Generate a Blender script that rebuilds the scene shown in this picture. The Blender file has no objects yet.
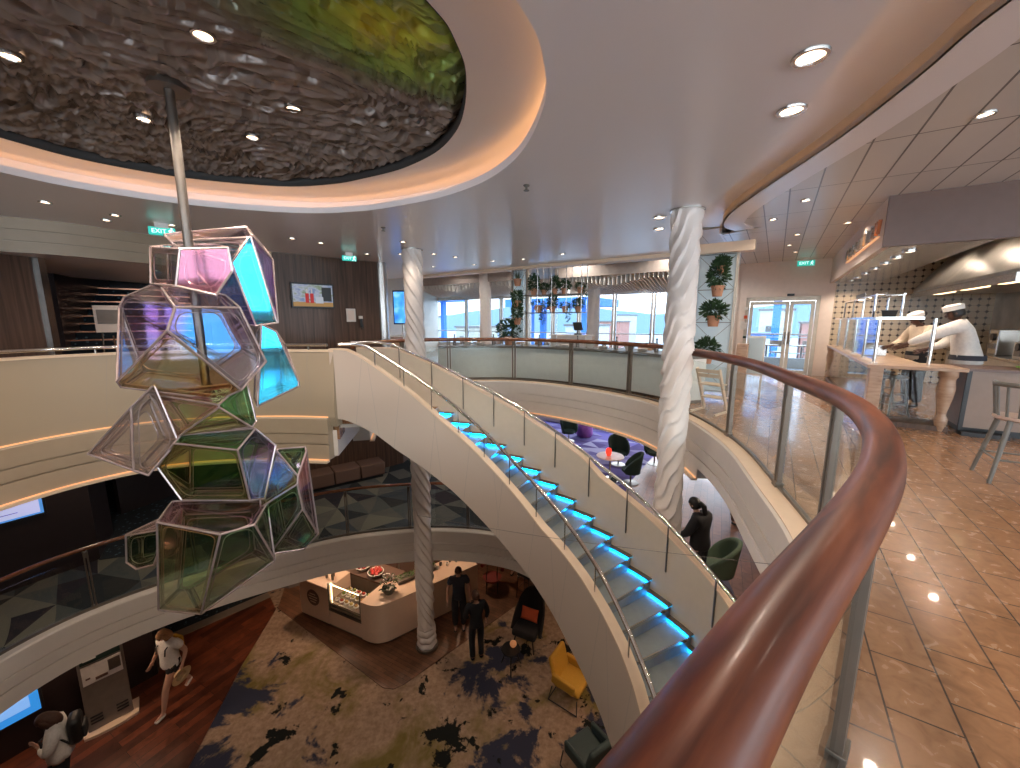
import bpy, bmesh, math, random
from mathutils import Vector, Matrix, geometry
from math import sin, cos, pi, radians, degrees, atan2, hypot, sqrt
random.seed(7)
sc = bpy.context.scene
COL = sc.collection

# ------------------------------------------------------------------ mesh helpers
class MB:
    def __init__(s):
        s.v = []; s.f = []; s.uv = []; s.hasuv = False
    def add(s, vs, fs, uvs=None):
        o = len(s.v)
        s.v += [tuple(p) for p in vs]
        for k, f in enumerate(fs):
            s.f.append(tuple(i + o for i in f))
            if uvs: s.uv.append(uvs[k]); s.hasuv = True
            else: s.uv.append([(0, 0)] * len(f))
        return s
    def box(s, c, d, rz=0, rot=None):
        x, y, z = d[0] / 2, d[1] / 2, d[2] / 2
        R = rot if rot else Matrix.Rotation(rz, 3, 'Z')
        vs = [R @ Vector((a * x, b * y, e * z)) + Vector(c) for a, b, e in
              ((-1,-1,-1),(1,-1,-1),(1,1,-1),(-1,1,-1),(-1,-1,1),(1,-1,1),(1,1,1),(-1,1,1))]
        return s.add(vs, [(0,3,2,1),(4,5,6,7),(0,1,5,4),(1,2,6,5),(2,3,7,6),(3,0,4,7)])
    def box2(s, a, b):
        return s.box([(a[i] + b[i]) / 2 for i in range(3)], [abs(b[i] - a[i]) for i in range(3)])
    def bar(s, p, q, w, h, up=(0, 0, 1)):
        p, q = Vector(p), Vector(q); d = q - p; L = d.length; d.normalize()
        u = Vector(up); sd = d.cross(u)
        if sd.length < 1e-4: sd = d.cross(Vector((1, 0, 0)))
        sd.normalize(); u = sd.cross(d)
        R = Matrix((sd, d, u)).transposed()
        return s.box((p + q) / 2, (w, L, h), rot=R)
    def prism(s, poly, z0, z1):
        n = len(poly)
        if sum(poly[i][0]*poly[(i+1)%n][1]-poly[(i+1)%n][0]*poly[i][1] for i in range(n)) < 0: poly = poly[::-1]
        vs = [(x, y, z0) for x, y in poly] + [(x, y, z1) for x, y in poly]
        fs = [tuple(range(n))[::-1], tuple(range(n, 2*n))] + [(i, (i+1) % n, n + (i+1) % n, n + i) for i in range(n)]
        return s.add(vs, fs)
    def plate(s, loops, z0, z1=None):
        """flat polygon with holes at z0 (faces up); with z1 < z0 a slab with sides"""
        flat = [Vector((x, y, 0)) for l in loops for x, y in l]
        tris = geometry.tessellate_polygon([[Vector((x, y, 0)) for x, y in l] for l in loops])
        fs = []
        for t in tris:
            a, b, c = (flat[i] for i in t)
            fs.append(tuple(t) if (b - a).cross(c - a).z > 0 else tuple(t[::-1]))
        vs = [(p.x, p.y, z0) for p in flat]
        s.add(vs, fs)
        if z1 is not None:
            s.add([(p.x, p.y, z1) for p in flat], [f[::-1] for f in fs])
            for l in loops:
                n = len(l)
                s.add([(x, y, z0) for x, y in l] + [(x, y, z1) for x, y in l],
                      [(i, (i+1) % n, n + (i+1) % n, n + i) for i in range(n)])
        return s
    def tube(s, path, r, n=8, closed=False, cap=True, sx=1.0, sz=1.0, up=None):
        P = [Vector(p) for p in path]; m = len(P)
        rs = r if isinstance(r, (list, tuple)) else [r] * m
        vs = []; us = []; L = 0; prev = None
        for i in range(m):
            if closed: t = P[(i+1) % m] - P[i-1]
            else: t = P[min(i+1, m-1)] - P[max(i-1, 0)]
            t.normalize()
            if up is not None: a = t.cross(Vector(up))
            elif prev is None:
                a = t.cross(Vector((0, 0, 1)))
                if a.length < .05: a = t.cross(Vector((0, 1, 0)))
            else: a = prev - t * prev.dot(t)
            if a.length < 1e-5: a = t.cross(Vector((0, 1, 0)))
            a.normalize(); prev = a; b = a.cross(t)
            if i: L += (P[i] - P[i-1]).length
            us.append(L)
            for k in range(n):
                an = 2*pi*k/n
                vs.append(P[i] + a * cos(an) * rs[i] * sx + b * sin(an) * rs[i] * sz)
        fs = []; uv = []
        cnt = m if closed else m - 1
        for i in range(cnt):
            j = (i+1) % m
            u0 = us[i]; u1 = us[j] if j else us[i] + (P[0]-P[-1]).length
            for k in range(n):
                k2 = (k+1) % n
                fs.append((i*n+k, j*n+k, j*n+k2, i*n+k2))
                uv.append([(u0, k/n), (u1, k/n), (u1, (k+1)/n), (u0, (k+1)/n)])
        if cap and not closed:
            fs.append(tuple(range(n))); uv.append([(0, 0)]*n)
            fs.append(tuple(range((m-1)*n, m*n))[::-1]); uv.append([(0, 0)]*n)
        return s.add(vs, fs, uv)
    def cyl(s, c, r, h, n=16, r2=None):
        return s.lathe([(0, 0), (r, 0), (r if r2 is None else r2, h), (0, h)], c, n)
    def lathe(s, prof, c=(0, 0, 0), n=20, sx=1, sy=1):
        vs = []; fs = []; idx = []
        for r, z in prof:
            if r < 1e-6:
                idx.append([len(vs)]); vs.append((c[0], c[1], c[2]+z))
            else:
                idx.append(list(range(len(vs), len(vs)+n)))
                vs += [(c[0]+sx*r*cos(2*pi*k/n), c[1]+sy*r*sin(2*pi*k/n), c[2]+z) for k in range(n)]
        for a, b in zip(idx, idx[1:]):
            for k in range(n):
                k2 = (k+1) % n
                if len(a) == 1 and len(b) == 1: continue
                if len(a) == 1: fs.append((a[0], b[k2], b[k]))
                elif len(b) == 1: fs.append((a[k], a[k2], b[0]))
                else: fs.append((a[k], a[k2], b[k2], b[k]))
        return s.add(vs, fs)
    def sphere(s, c, r, n=10, m=7):
        R = r if isinstance(r, (tuple, list)) else (r, r, r)
        vs = [(c[0], c[1], c[2]-R[2])]
        for i in range(1, m):
            ph = -pi/2 + pi*i/m
            vs += [(c[0]+R[0]*cos(ph)*cos(2*pi*k/n), c[1]+R[1]*cos(ph)*sin(2*pi*k/n), c[2]+R[2]*sin(ph)) for k in range(n)]
        vs.append((c[0], c[1], c[2]+R[2])); T = len(vs)-1; fs = []
        for k in range(n):
            k2 = (k+1) % n
            fs.append((0, 1+k2, 1+k)); fs.append((T, 1+(m-2)*n+k, 1+(m-2)*n+k2))
            for i in range(m-2):
                fs.append((1+i*n+k, 1+i*n+k2, 1+(i+1)*n+k2, 1+(i+1)*n+k))
        return s.add(vs, fs)
    def sweep(s, path, prof, closed=False, zs=None, ends=True):
        """path: xy list; prof: closed list of (offset along the left normal, z); zs: z added per path point"""
        P = [Vector((p[0], p[1])) for p in path]; m = len(P); n = len(prof)
        vs = []; us = [0]
        for i in range(m):
            if closed: t = P[(i+1) % m] - P[i-1]
            else: t = P[min(i+1, m-1)] - P[max(i-1, 0)]
            t.normalize(); nl = Vector((-t.y, t.x))
            if i: us.append(us[-1] + (P[i]-P[i-1]).length)
            zz = zs[i] if zs else 0
            for k in range(n):
                o, z = prof[k] if not callable(prof[k]) else prof[k](i)
                vs.append((P[i].x + nl.x*o, P[i].y + nl.y*o, z + zz))
        fs = []; uv = []
        pl = [0]
        pr = [p if not callable(p) else p(0) for p in prof]
        for k in range(n): pl.append(pl[-1] + hypot(pr[(k+1) % n][0]-pr[k][0], pr[(k+1) % n][1]-pr[k][1]))
        for i in range(m if closed else m-1):
            j = (i+1) % m; u0 = us[i]; u1 = us[j] if j else us[i] + (P[0]-P[-1]).length
            for k in range(n):
                k2 = (k+1) % n
                fs.append((i*n+k, i*n+k2, j*n+k2, j*n+k)); uv.append([(u0, pl[k]), (u0, pl[k+1]), (u1, pl[k+1]), (u1, pl[k])])
        if ends and not closed:
            fs.append(tuple(range(n))[::-1]); uv.append([(0, 0)]*n)
            fs.append(tuple(range((m-1)*n, m*n))); uv.append([(0, 0)]*n)
        return s.add(vs, fs, uv)
    def xf(s, M):
        s.v = [tuple(M @ Vector(p)) for p in s.v]; return s
    def join(s, o):
        k = len(s.v); s.v += o.v; s.f += [tuple(i+k for i in f) for f in o.f]; s.uv += o.uv
        s.hasuv = s.hasuv or o.hasuv; return s
    def build(s, name, mat, parent=None, local=False, smooth=True, bevel=0, sub=0, fix=True, ang=38, solid=0):
        me = bpy.data.meshes.new(name)
        vs = s.v
        if parent is not None and not local:
            root = parent
            while root.parent: root = root.parent
            Mi = (Matrix.Translation(root.location) @ Matrix.Rotation(root.rotation_euler.z, 4, 'Z')).inverted()
            vs = [tuple(Mi @ Vector(p)) for p in vs]
        me.from_pydata(vs, [], s.f)
        if s.hasuv:
            ul = me.uv_layers.new(name='UVMap')
            flat = [c for f in s.uv for p in f for c in p]
            ul.data.foreach_set('uv', flat)
        me.validate()
        if fix:
            bm = bmesh.new(); bm.from_mesh(me)
            bmesh.ops.recalc_face_normals(bm, faces=bm.faces[:]); bm.to_mesh(me); bm.free()
        me.materials.append(mat)
        if smooth:
            me.shade_smooth(); me.set_sharp_from_angle(angle=radians(ang))
        o = bpy.data.objects.new(name, me); COL.objects.link(o)
        if parent is not None: o.parent = parent
        if solid:
            m = o.modifiers.new('Solid', 'SOLIDIFY'); m.thickness = solid; m.offset = 0
        if bevel:
            m = o.modifiers.new('Bevel', 'BEVEL'); m.width = bevel; m.segments = 2; m.limit_method = 'ANGLE'; m.angle_limit = radians(40)
        if sub:
            m = o.modifiers.new('Sub', 'SUBSURF'); m.levels = sub; m.render_levels = sub
        return o

def tag(o, label, cat, group=None, kind=None):
    o['label'] = label; o['category'] = cat
    if group: o['group'] = group
    if kind: o['kind'] = kind
    return o
def thing(name, label, cat, loc=(0, 0, 0), rz=0, group=None):
    o = bpy.data.objects.new(name, None); COL.objects.link(o)
    o.empty_display_size = .1; o.location = loc; o.rotation_euler = (0, 0, rz)
    return tag(o, label, cat, group)
def struct(o, label=None):
    o['kind'] = 'structure'
    if label: o['label'] = label
    return o
def dup(o, loc, rz=0, label=None, group=None, scale=None):
    r = o.copy(); COL.objects.link(r); r.location = loc; r.rotation_euler = (0, 0, rz)
    if scale: r.scale = scale
    if label: r['label'] = label
    if group: r['group'] = group
    for c in list(o.children):
        k = c.copy(); COL.objects.link(k); k.parent = r
        for g in list(c.children):
            q = g.copy(); COL.objects.link(q); q.parent = k
    return r

def spline(pts, n=8, closed=False):
    P = [Vector(p) for p in pts]; m = len(P); out = []
    for i in range(m if closed else m-1):
        p0 = P[i-1] if (closed or i > 0) else P[0]*2 - P[1]
        p1 = P[i]; p2 = P[(i+1) % m]
        p3 = P[(i+2) % m] if (closed or i+2 < m) else P[-1]*2 - P[-2]
        for k in range(n):
            t = k/n
            out.append(tuple(.5*((2*p1) + (p2-p0)*t + (2*p0-5*p1+4*p2-p3)*t*t + (3*p1-p0-3*p2+p3)*t**3)))
    if not closed: out.append(tuple(P[-1]))
    return out
def resample(path, step):
    P = [Vector(p) for p in path]; out = [tuple(P[0])]; acc = 0
    L = sum((P[i+1]-P[i]).length for i in range(len(P)-1)); n = max(1, round(L/step)); st = L/n; need = st
    for i in range(len(P)-1):
        seg = (P[i+1]-P[i]).length
        while seg > 0 and acc + seg >= need - 1e-9 and len(out) <= n:
            out.append(tuple(P[i].lerp(P[i+1], (need-acc)/seg))); need += st
        acc += seg
    if len(out) <= n: out.append(tuple(P[-1]))
    return out
def offset(path, d, closed=False):
    P = [Vector((p[0], p[1])) for p in path]; m = len(P); out = []
    for i in range(m):
        t = (P[(i+1) % m]-P[i-1]) if closed else (P[min(i+1, m-1)]-P[max(i-1, 0)])
        t.normalize(); out.append((P[i].x - t.y*d, P[i].y + t.x*d))
    return out
AU = (.555, .832); AV = (.832, -.555)          # the ship's two main directions on this deck
def S(a, b): return (a*AU[0] + b*AV[0], a*AU[1] + b*AV[1])
def S3(a, b, z): return (*S(a, b), z)
RS = atan2(AV[1], AV[0])                       # rotation of a local x axis onto AV
def sbox(mb, a0, a1, b0, b1, z0, z1):
    return mb.prism([S(a0, b0), S(a0, b1), S(a1, b1), S(a1, b0)], z0, z1)

# ------------------------------------------------------------------ materials
def nodes(name):
    m = bpy.data.materials.new(name); m.use_nodes = True
    nt = m.node_tree; b = nt.nodes['Principled BSDF']
    return m, nt, b
def N(nt, t, **kw):
    n = nt.nodes.new(t)
    for k, v in kw.items():
        if hasattr(n, k): setattr(n, k, v)
        else: n.inputs[k].default_value = v
    return n
def c4(c): return (c[0], c[1], c[2], 1)
def coords(nt, kind='Object', scale=(1, 1, 1), rot=(0, 0, 0), loc=(0, 0, 0)):
    tc = N(nt, 'ShaderNodeTexCoord'); mp = N(nt, 'ShaderNodeMapping')
    mp.inputs['Scale'].default_value = scale; mp.inputs['Rotation'].default_value = rot; mp.inputs['Location'].default_value = loc
    nt.links.new(tc.outputs[kind], mp.inputs['Vector']); return mp.outputs[0]
def ramp(nt, fac, stops, interp='LINEAR'):
    r = N(nt, 'ShaderNodeValToRGB'); e = r.color_ramp.elements; r.color_ramp.interpolation = interp
    while len(e) < len(stops): e.new(.5)
    for k, (p, c) in enumerate(stops): e[k].position = p; e[k].color = c4(c)
    nt.links.new(fac, r.inputs[0]); return r.outputs[0]
def mixc(nt, f, a, b):
    m = N(nt, 'ShaderNodeMix', data_type='RGBA')
    for k, s in ((0, f), (6, a), (7, b)):
        if hasattr(s, 'is_output'): nt.links.new(s, m.inputs[k])
        else: m.inputs[k].default_value = s if k == 0 else c4(s)
    return m.outputs[2]
def math_(nt, op, a, b=None, c=None):
    m = N(nt, 'ShaderNodeMath', operation=op)
    for k, s in enumerate((a, b, c)):
        if s is None: continue
        if hasattr(s, 'is_output'): nt.links.new(s, m.inputs[k])
        else: m.inputs[k].default_value = s
    return m.outputs[0]
def bump(nt, b, h, strength=.2, dist=.02):
    n = N(nt, 'ShaderNodeBump'); n.inputs['Strength'].default_value = strength; n.inputs['Distance'].default_value = dist
    nt.links.new(h, n.inputs['Height']); nt.links.new(n.outputs[0], b.inputs['Normal'])
def pm(name, col, rough=.5, metal=0., var=.08, scale=9., bmp=0., coat=0., emit=None, es=0., spec=.5, stretch=(1, 1, 1)):
    m, nt, b = nodes(name)
    v = coords(nt, 'Object', stretch)
    nz = N(nt, 'ShaderNodeTexNoise'); nz.inputs['Scale'].default_value = scale; nz.inputs['Detail'].default_value = 3
    nt.links.new(v, nz.inputs['Vector'])
    lo = [max(0, x*(1-var)) for x in col]; hi = [min(1, x*(1+var)) for x in col]
    nt.links.new(ramp(nt, nz.outputs[0], [(.3, lo), (.7, hi)]), b.inputs['Base Color'])
    b.inputs['Roughness'].default_value = rough; b.inputs['Metallic'].default_value = metal
    b.inputs['Coat Weight'].default_value = coat; b.inputs['Specular IOR Level'].default_value = spec
    if bmp: bump(nt, b, nz.outputs[0], bmp)
    if emit:
        b.inputs['Emission Color'].default_value = c4(emit); b.inputs['Emission Strength'].default_value = es
    return m
def emis(name, col, s):
    m, nt, b = nodes(name); b.inputs['Base Color'].default_value = c4(col)
    b.inputs['Emission Color'].default_value = c4(col); b.inputs['Emission Strength'].default_value = s
    b.inputs['Roughness'].default_value = .4
    return m
def glassm(name, tint=(.9, .97, .95), refl=.5, tr=1.0, rough=.02, edge=None):
    """thin clear pane: tinted see-through plus a sharp Fresnel reflection"""
    m, nt, b = nodes(name); nt.nodes.remove(b); out = nt.nodes['Material Output']
    t = N(nt, 'ShaderNodeBsdfTransparent'); t.inputs[0].default_value = c4(tint)
    g = N(nt, 'ShaderNodeBsdfGlossy'); g.inputs['Roughness'].default_value = rough
    lw = N(nt, 'ShaderNodeLayerWeight'); lw.inputs[0].default_value = .5
    f = math_(nt, 'MULTIPLY_ADD', math_(nt, 'POWER', lw.outputs[1], 4.), refl*.8, .035*refl)
    mx = N(nt, 'ShaderNodeMixShader'); nt.links.new(f, mx.inputs[0]); nt.links.new(t.outputs[0], mx.inputs[1]); nt.links.new(g.outputs[0], mx.inputs[2])
    nt.links.new(mx.outputs[0], out.inputs[0]); return m
def filmm(name, c1, c2, glo, refl=.35):
    """dichroic film glass: the colour let through shifts with the angle of the pane, the reflection takes the other hue"""
    m, nt, b = nodes(name); nt.nodes.remove(b); out = nt.nodes['Material Output']
    lw = N(nt, 'ShaderNodeLayerWeight'); lw.inputs[0].default_value = .5
    nz = N(nt, 'ShaderNodeTexNoise'); nz.inputs['Scale'].default_value = 1.7
    nt.links.new(coords(nt), nz.inputs['Vector'])
    f0 = math_(nt, 'ADD', lw.outputs[1], math_(nt, 'MULTIPLY_ADD', nz.outputs[0], .9, -.45))
    col = ramp(nt, f0, [(.12, c1), (.62, c2), (.95, (.94, .94, .93))])
    t = N(nt, 'ShaderNodeBsdfTransparent'); nt.links.new(col, t.inputs[0])
    g = N(nt, 'ShaderNodeBsdfGlossy'); g.inputs['Roughness'].default_value = .05
    nt.links.new(ramp(nt, f0, [(.1, glo), (.5, (glo[2], glo[0], glo[1])), (.9, (.95, .9, .95))]), g.inputs[0])
    f = math_(nt, 'MULTIPLY_ADD', math_(nt, 'POWER', lw.outputs[1], 4.), .6, refl*.6)
    mx = N(nt, 'ShaderNodeMixShader'); nt.links.new(f, mx.inputs[0]); nt.links.new(t.outputs[0], mx.inputs[1]); nt.links.new(g.outputs[0], mx.inputs[2])
    nt.links.new(mx.outputs[0], out.inputs[0]); return m
def woodm(name, cols, scale=(1, 1, 1), rough=.3, coat=.3, kind='Object', rot=(0, 0, 0), bmp=.04, ns=3.):
    m, nt, b = nodes(name)
    v = coords(nt, kind, scale, rot)
    nz = N(nt, 'ShaderNodeTexNoise'); nz.inputs['Scale'].default_value = ns; nz.inputs['Detail'].default_value = 8; nz.inputs['Distortion'].default_value = .6
    nt.links.new(v, nz.inputs['Vector'])
    k = len(cols)
    nt.links.new(ramp(nt, nz.outputs[0], [(.28 + .44*i/(k-1), c) for i, c in enumerate(cols)]), b.inputs['Base Color'])
    b.inputs['Roughness'].default_value = rough; b.inputs['Coat Weight'].default_value = coat; b.inputs['Coat Roughness'].default_value = .12
    if bmp: bump(nt, b, nz.outputs[0], bmp, .01)
    return m
def bricks(name, c1, c2, mort, w, h, rot, mo=.008, rough=.3, off=.5, loc=(0, 0, 0), var=.5, coat=0., rv=.25, kind='Object', noise_scale=5):
    m, nt, b = nodes(name)
    v = coords(nt, kind, (1, 1, 1), (0, 0, rot), loc)
    bt = N(nt, 'ShaderNodeTexBrick', offset=off, squash=1.0)
    for k, x in (('Scale', 1.), ('Mortar Size', mo), ('Mortar Smooth', .1), ('Bias', 0.), ('Brick Width', w), ('Row Height', h)): bt.inputs[k].default_value = x
    bt.inputs['Color1'].default_value = c4(c1); bt.inputs['Color2'].default_value = c4(c2); bt.inputs['Mortar'].default_value = c4(mort)
    nt.links.new(v, bt.inputs['Vector'])
    nz = N(nt, 'ShaderNodeTexNoise'); nz.inputs['Scale'].default_value = noise_scale; nz.inputs['Detail'].default_value = 6; nz.inputs['Distortion'].default_value = .8
    nt.links.new(v, nz.inputs['Vector'])
    tint = ramp(nt, nz.outputs[0], [(.3, (1-var*.4,)*3), (.5, (1, 1, 1)), (.72, (1+var*.3,)*3)])
    mm = N(nt, 'ShaderNodeMix', data_type='RGBA', blend_type='MULTIPLY'); mm.inputs[0].default_value = 1
    nt.links.new(bt.outputs[0], mm.inputs[6]); nt.links.new(tint, mm.inputs[7])
    nt.links.new(mm.outputs[2], b.inputs['Base Color'])
    rr = math_(nt, 'MULTIPLY_ADD', nz.outputs[0], rv, rough-rv/2); nt.links.new(rr, b.inputs['Roughness'])
    b.inputs['Coat Weight'].default_value = coat
    bump(nt, b, math_(nt, 'SUBTRACT', 1, bt.outputs[1]), .35, .004)
    return m
def panelm(name, col, p1=.62, s1=.35, p2=1.05, s2=-.22, w=.004, rough=.45, line=(.3, .25, .2)):
    """painted panels with fine slanting joints; the UV runs along the wall"""
    m, nt, b = nodes(name)
    tc = N(nt, 'ShaderNodeUVMap'); sp = N(nt, 'ShaderNodeSeparateXYZ'); nt.links.new(tc.outputs[0], sp.inputs[0])
    ls = []
    for p, s, ph in ((p1, s1, .13), (p2, s2, .61)):
        q = math_(nt, 'MULTIPLY_ADD', sp.outputs[1], s, math_(nt, 'ADD', sp.outputs[0], ph))
        fr = math_(nt, 'FRACT', math_(nt, 'DIVIDE', q, p))
        ls.append(math_(nt, 'LESS_THAN', math_(nt, 'ABSOLUTE', math_(nt, 'SUBTRACT', fr, .5)), w/p))
    f = math_(nt, 'MAXIMUM', ls[0], ls[1])
    nz = N(nt, 'ShaderNodeTexNoise'); nz.inputs['Scale'].default_value = 1.2; nt.links.new(coords(nt), nz.inputs['Vector'])
    base = ramp(nt, nz.outputs[0], [(.3, [x*.97 for x in col]), (.7, col)])
    nt.links.new(mixc(nt, f, base, line), b.inputs['Base Color']); b.inputs['Roughness'].default_value = rough
    return m
def carpet_blot(name):
    m, nt, b = nodes(name); v = coords(nt)
    def nz(sc_, d, off, det=5):
        mp = N(nt, 'ShaderNodeMapping'); mp.inputs['Location'].default_value = off; nt.links.new(v, mp.inputs[0])
        n = N(nt, 'ShaderNodeTexNoise'); n.inputs['Scale'].default_value = sc_; n.inputs['Detail'].default_value = det; n.inputs['Roughness'].default_value = .62; n.inputs['Distortion'].default_value = d
        nt.links.new(mp.outputs[0], n.inputs['Vector']); return n.outputs[0]
    base = ramp(nt, nz(9, 0, (0, 0, 0), 6), [(.3, (.23, .15, .1)), (.7, (.4, .28, .2))])
    ol = ramp(nt, nz(.8, .5, (3, 1, 0)), [(.5, (0, 0, 0)), (.64, (1, 1, 1))])
    c = mixc(nt, math_(nt, 'MULTIPLY', ol, .8), base, (.13, .105, .015))
    bl = ramp(nt, nz(.95, .3, (8.3, 5, 0), 10), [(.545, (0, 0, 0)), (.585, (1, 1, 1))])
    c = mixc(nt, bl, c, (.035, .038, .062))
    bk = ramp(nt, nz(1.5, .25, (1.5, 9, 0), 11), [(.59, (0, 0, 0)), (.61, (1, 1, 1))])
    c = mixc(nt, bk, c, (.012, .013, .012))
    nt.links.new(c, b.inputs['Base Color']); b.inputs['Roughness'].default_value = .95; b.inputs['Specular IOR Level'].default_value = .1
    bump(nt, b, nz(160, 0, (0, 0, 0)), .3, .01)
    return m
def carpet_tri(name, cols, scale=.9, rot=.3):
    """facets: a skewed grid of triangles, each in its own flat tone"""
    m, nt, b = nodes(name)
    v = coords(nt, 'Object', (scale, scale*1.25, 0), (0, 0, rot))
    nz = N(nt, 'ShaderNodeTexNoise'); nz.inputs['Scale'].default_value = .45; nz.inputs['Detail'].default_value = 0; nt.links.new(v, nz.inputs['Vector'])
    vm = N(nt, 'ShaderNodeVectorMath', operation='MULTIPLY_ADD'); nt.links.new(nz.outputs['Color'], vm.inputs[0]); vm.inputs[1].default_value = (.35, .35, 0); nt.links.new(v, vm.inputs[2])
    sp = N(nt, 'ShaderNodeSeparateXYZ'); nt.links.new(vm.outputs[0], sp.inputs[0])
    x = math_(nt, 'MULTIPLY_ADD', sp.outputs[1], .45, sp.outputs[0]); y = sp.outputs[1]
    fx, fy = math_(nt, 'FRACT', x), math_(nt, 'FRACT', y)
    k1 = math_(nt, 'GREATER_THAN', fx, fy); k2 = math_(nt, 'GREATER_THAN', math_(nt, 'ADD', fx, fy), 1.)
    cb = N(nt, 'ShaderNodeCombineXYZ'); nt.links.new(math_(nt, 'FLOOR', x), cb.inputs[0]); nt.links.new(math_(nt, 'FLOOR', y), cb.inputs[1]); nt.links.new(math_(nt, 'MULTIPLY_ADD', k1, 2., k2), cb.inputs[2])
    wn = N(nt, 'ShaderNodeTexWhiteNoise'); nt.links.new(cb.outputs[0], wn.inputs['Vector'])
    k = len(cols)
    c = ramp(nt, wn.outputs['Value'], [(i/k, q) for i, q in enumerate(cols)], 'CONSTANT')
    nt.links.new(c, b.inputs['Base Color']); b.inputs['Roughness'].default_value = .95; b.inputs['Specular IOR Level'].default_value = .1
    return m
def carpet_dots(name, base, dot, scale=14):
    m, nt, b = nodes(name); v = coords(nt)
    vo = N(nt, 'ShaderNodeTexVoronoi'); vo.inputs['Scale'].default_value = scale; nt.links.new(v, vo.inputs['Vector'])
    f = math_(nt, 'LESS_THAN', vo.outputs['Distance'], .22)
    nt.links.new(mixc(nt, f, base, dot), b.inputs['Base Color']); b.inputs['Roughness'].default_value = .95
    return m
def screenm(name, stops, s=1.5, scale=3, seed=0):
    m, nt, b = nodes(name)
    nz = N(nt, 'ShaderNodeTexNoise'); nz.inputs['Scale'].default_value = scale; nz.inputs['Detail'].default_value = 2
    nt.links.new(coords(nt, loc=(seed, seed, 0)), nz.inputs['Vector'])
    c = ramp(nt, nz.outputs[0], stops)
    nt.links.new(c, b.inputs['Emission Color']); b.inputs['Emission Strength'].default_value = s
    b.inputs['Base Color'].default_value = (.01, .01, .01, 1); b.inputs['Roughness'].default_value = .15
    return m

M = {}
M['ceil'] = pm('ceiling_paint', (.8, .765, .78), .28, var=.01, scale=1.5)
M['white'] = pm('white_paint', (.78, .72, .66), .5, var=.02)
M['column'] = pm('column_plaster', (.8, .73, .68), .42, var=.03)
M['panel'] = panelm('shaded_cream_panel', (.4, .33, .24), 1.3, .12, 1.9, -.1, .003, line=(.36, .31, .25))  # same cream as the stair panels, darkened to carry the dimmer left side
M['panel2'] = panelm('stair_panel', (.57, .485, .415), .62, .14, .93, -.1, .0026, line=(.42, .38, .35))
M['trimcream'] = pm('cream_cap', (.78, .62, .46), .4, var=.03)
M['fascia'] = pm('fascia_paint', (.72, .66, .6), .42, var=.02)
M['fascia2'] = pm('shaded_fascia_paint', (.41, .33, .24), .42, var=.02)  # fascia paint darkened, the dimmer left side put into its colour
M['groove'] = pm('dark_groove', (.16, .13, .11), .7)
M['mahog'] = woodm('mahogany', [(.03, .006, .003), (.105, .024, .009), (.18, .048, .019), (.25, .078, .034)], (.7, 2.6, 1), .4, .06, 'UV', ns=2.6)
M['mahog'].node_tree.nodes['Principled BSDF'].inputs['Specular IOR Level'].default_value = .32
M['railwood'] = woodm('rail_wood', [(.12, .04, .02), (.3, .11, .05)], (3, 6, 1), .25, .5, 'UV')
M['oak'] = woodm('oak', [(.33, .19, .12), (.45, .29, .19), (.5, .34, .23)], (2, 2, 9), .4, .1)
M['walnut'] = woodm('dark_wood_panel', [(.035, .018, .011), (.085, .045, .028), (.13, .075, .048)], (9, 9, .35), .45, .05, ns=2.5)
M['steel'] = pm('brushed_steel', (.55, .53, .5), .25, 1, .05)
M['poststeel'] = pm('post_steel', (.2, .17, .14), .42, .6, .05)
M['dsteel'] = pm('dark_steel', (.2, .18, .16), .35, .9, .05)
M['chrome'] = pm('chrome', (.75, .72, .68), .12, 1, .02)
M['glass'] = glassm('clear_glass', (.96, .985, .98), .9)
M['fglass'] = glassm('tinted_window_glass', (.6, .68, .76), .4)
M['wglass'] = glassm('window_glass', (.93, .97, 1), .4)
M['frost'] = pm('frosted_glass', (.74, .78, .76), .25, var=.03)
M['tread'] = pm('tread_glass', (.27, .31, .31), .3, var=.06)
M['blueled'] = emis('blue_led', (.0, .24, .7), 60.)
M['warmled'] = emis('warm_led', (1, .52, .2), 3.2)
M['liplight'] = emis('lip_led', (1, .52, .24), .4)
M['lamp'] = emis('lamp_lens', (1, .74, .5), 4.)
M['black'] = pm('black_plastic', (.012, .012, .013), .35)
M['blackfab'] = pm('black_fabric', (.018, .016, .017), .9, bmp=.1, scale=60)
M['rubber'] = pm('dark_rubber', (.03, .03, .03), .7)
M['tile'] = bricks('travertine_tile', (.37, .195, .098), (.31, .16, .078), (.075, .05, .035), .345, .232, -atan2(AU[1], AU[0]), .004, .24, coat=.22, var=.6, loc=(.02, .06, 0), noise_scale=13)
M['ceilpanel'] = bricks('metal_ceiling_panel', (.6, .56, .52), (.585, .545, .505), (.1, .085, .075), 1.35, .312, -atan2(AU[1], AU[0]), .009, .3, off=0, var=.03, rv=.02)
M['backceil'] = bricks('back_ceiling_panel', (.66, .64, .6), (.64, .62, .58), (.2, .18, .16), 1.5, .5, -atan2(AU[1], AU[0]), .006, .4, off=0, var=.03, rv=.02)
M['lowfloor'] = bricks('dark_wood_floor', (.17, .045, .02), (.06, .018, .011), (.015, .006, .004), 1.3, .17, radians(-62), .004, .35, coat=.2, var=.9)
M['cafefloor'] = bricks('cafe_wood_floor', (.19, .085, .045), (.12, .055, .03), (.02, .012, .008), .9, .09, radians(28), .003, .4, var=.7)
M['blot'] = carpet_blot('blotted_carpet')
M['tri'] = carpet_tri('faceted_carpet', [(.028, .034, .038), (.08, .092, .092), (.155, .15, .125), (.052, .062, .074), (.11, .11, .1), (.032, .03, .038)], 1.0)
M['tri2'] = carpet_tri('faceted_carpet_light', [(.08, .075, .1), (.2, .17, .15), (.05, .05, .07), (.27, .22, .2), (.12, .12, .16)], .8, .5)
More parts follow.
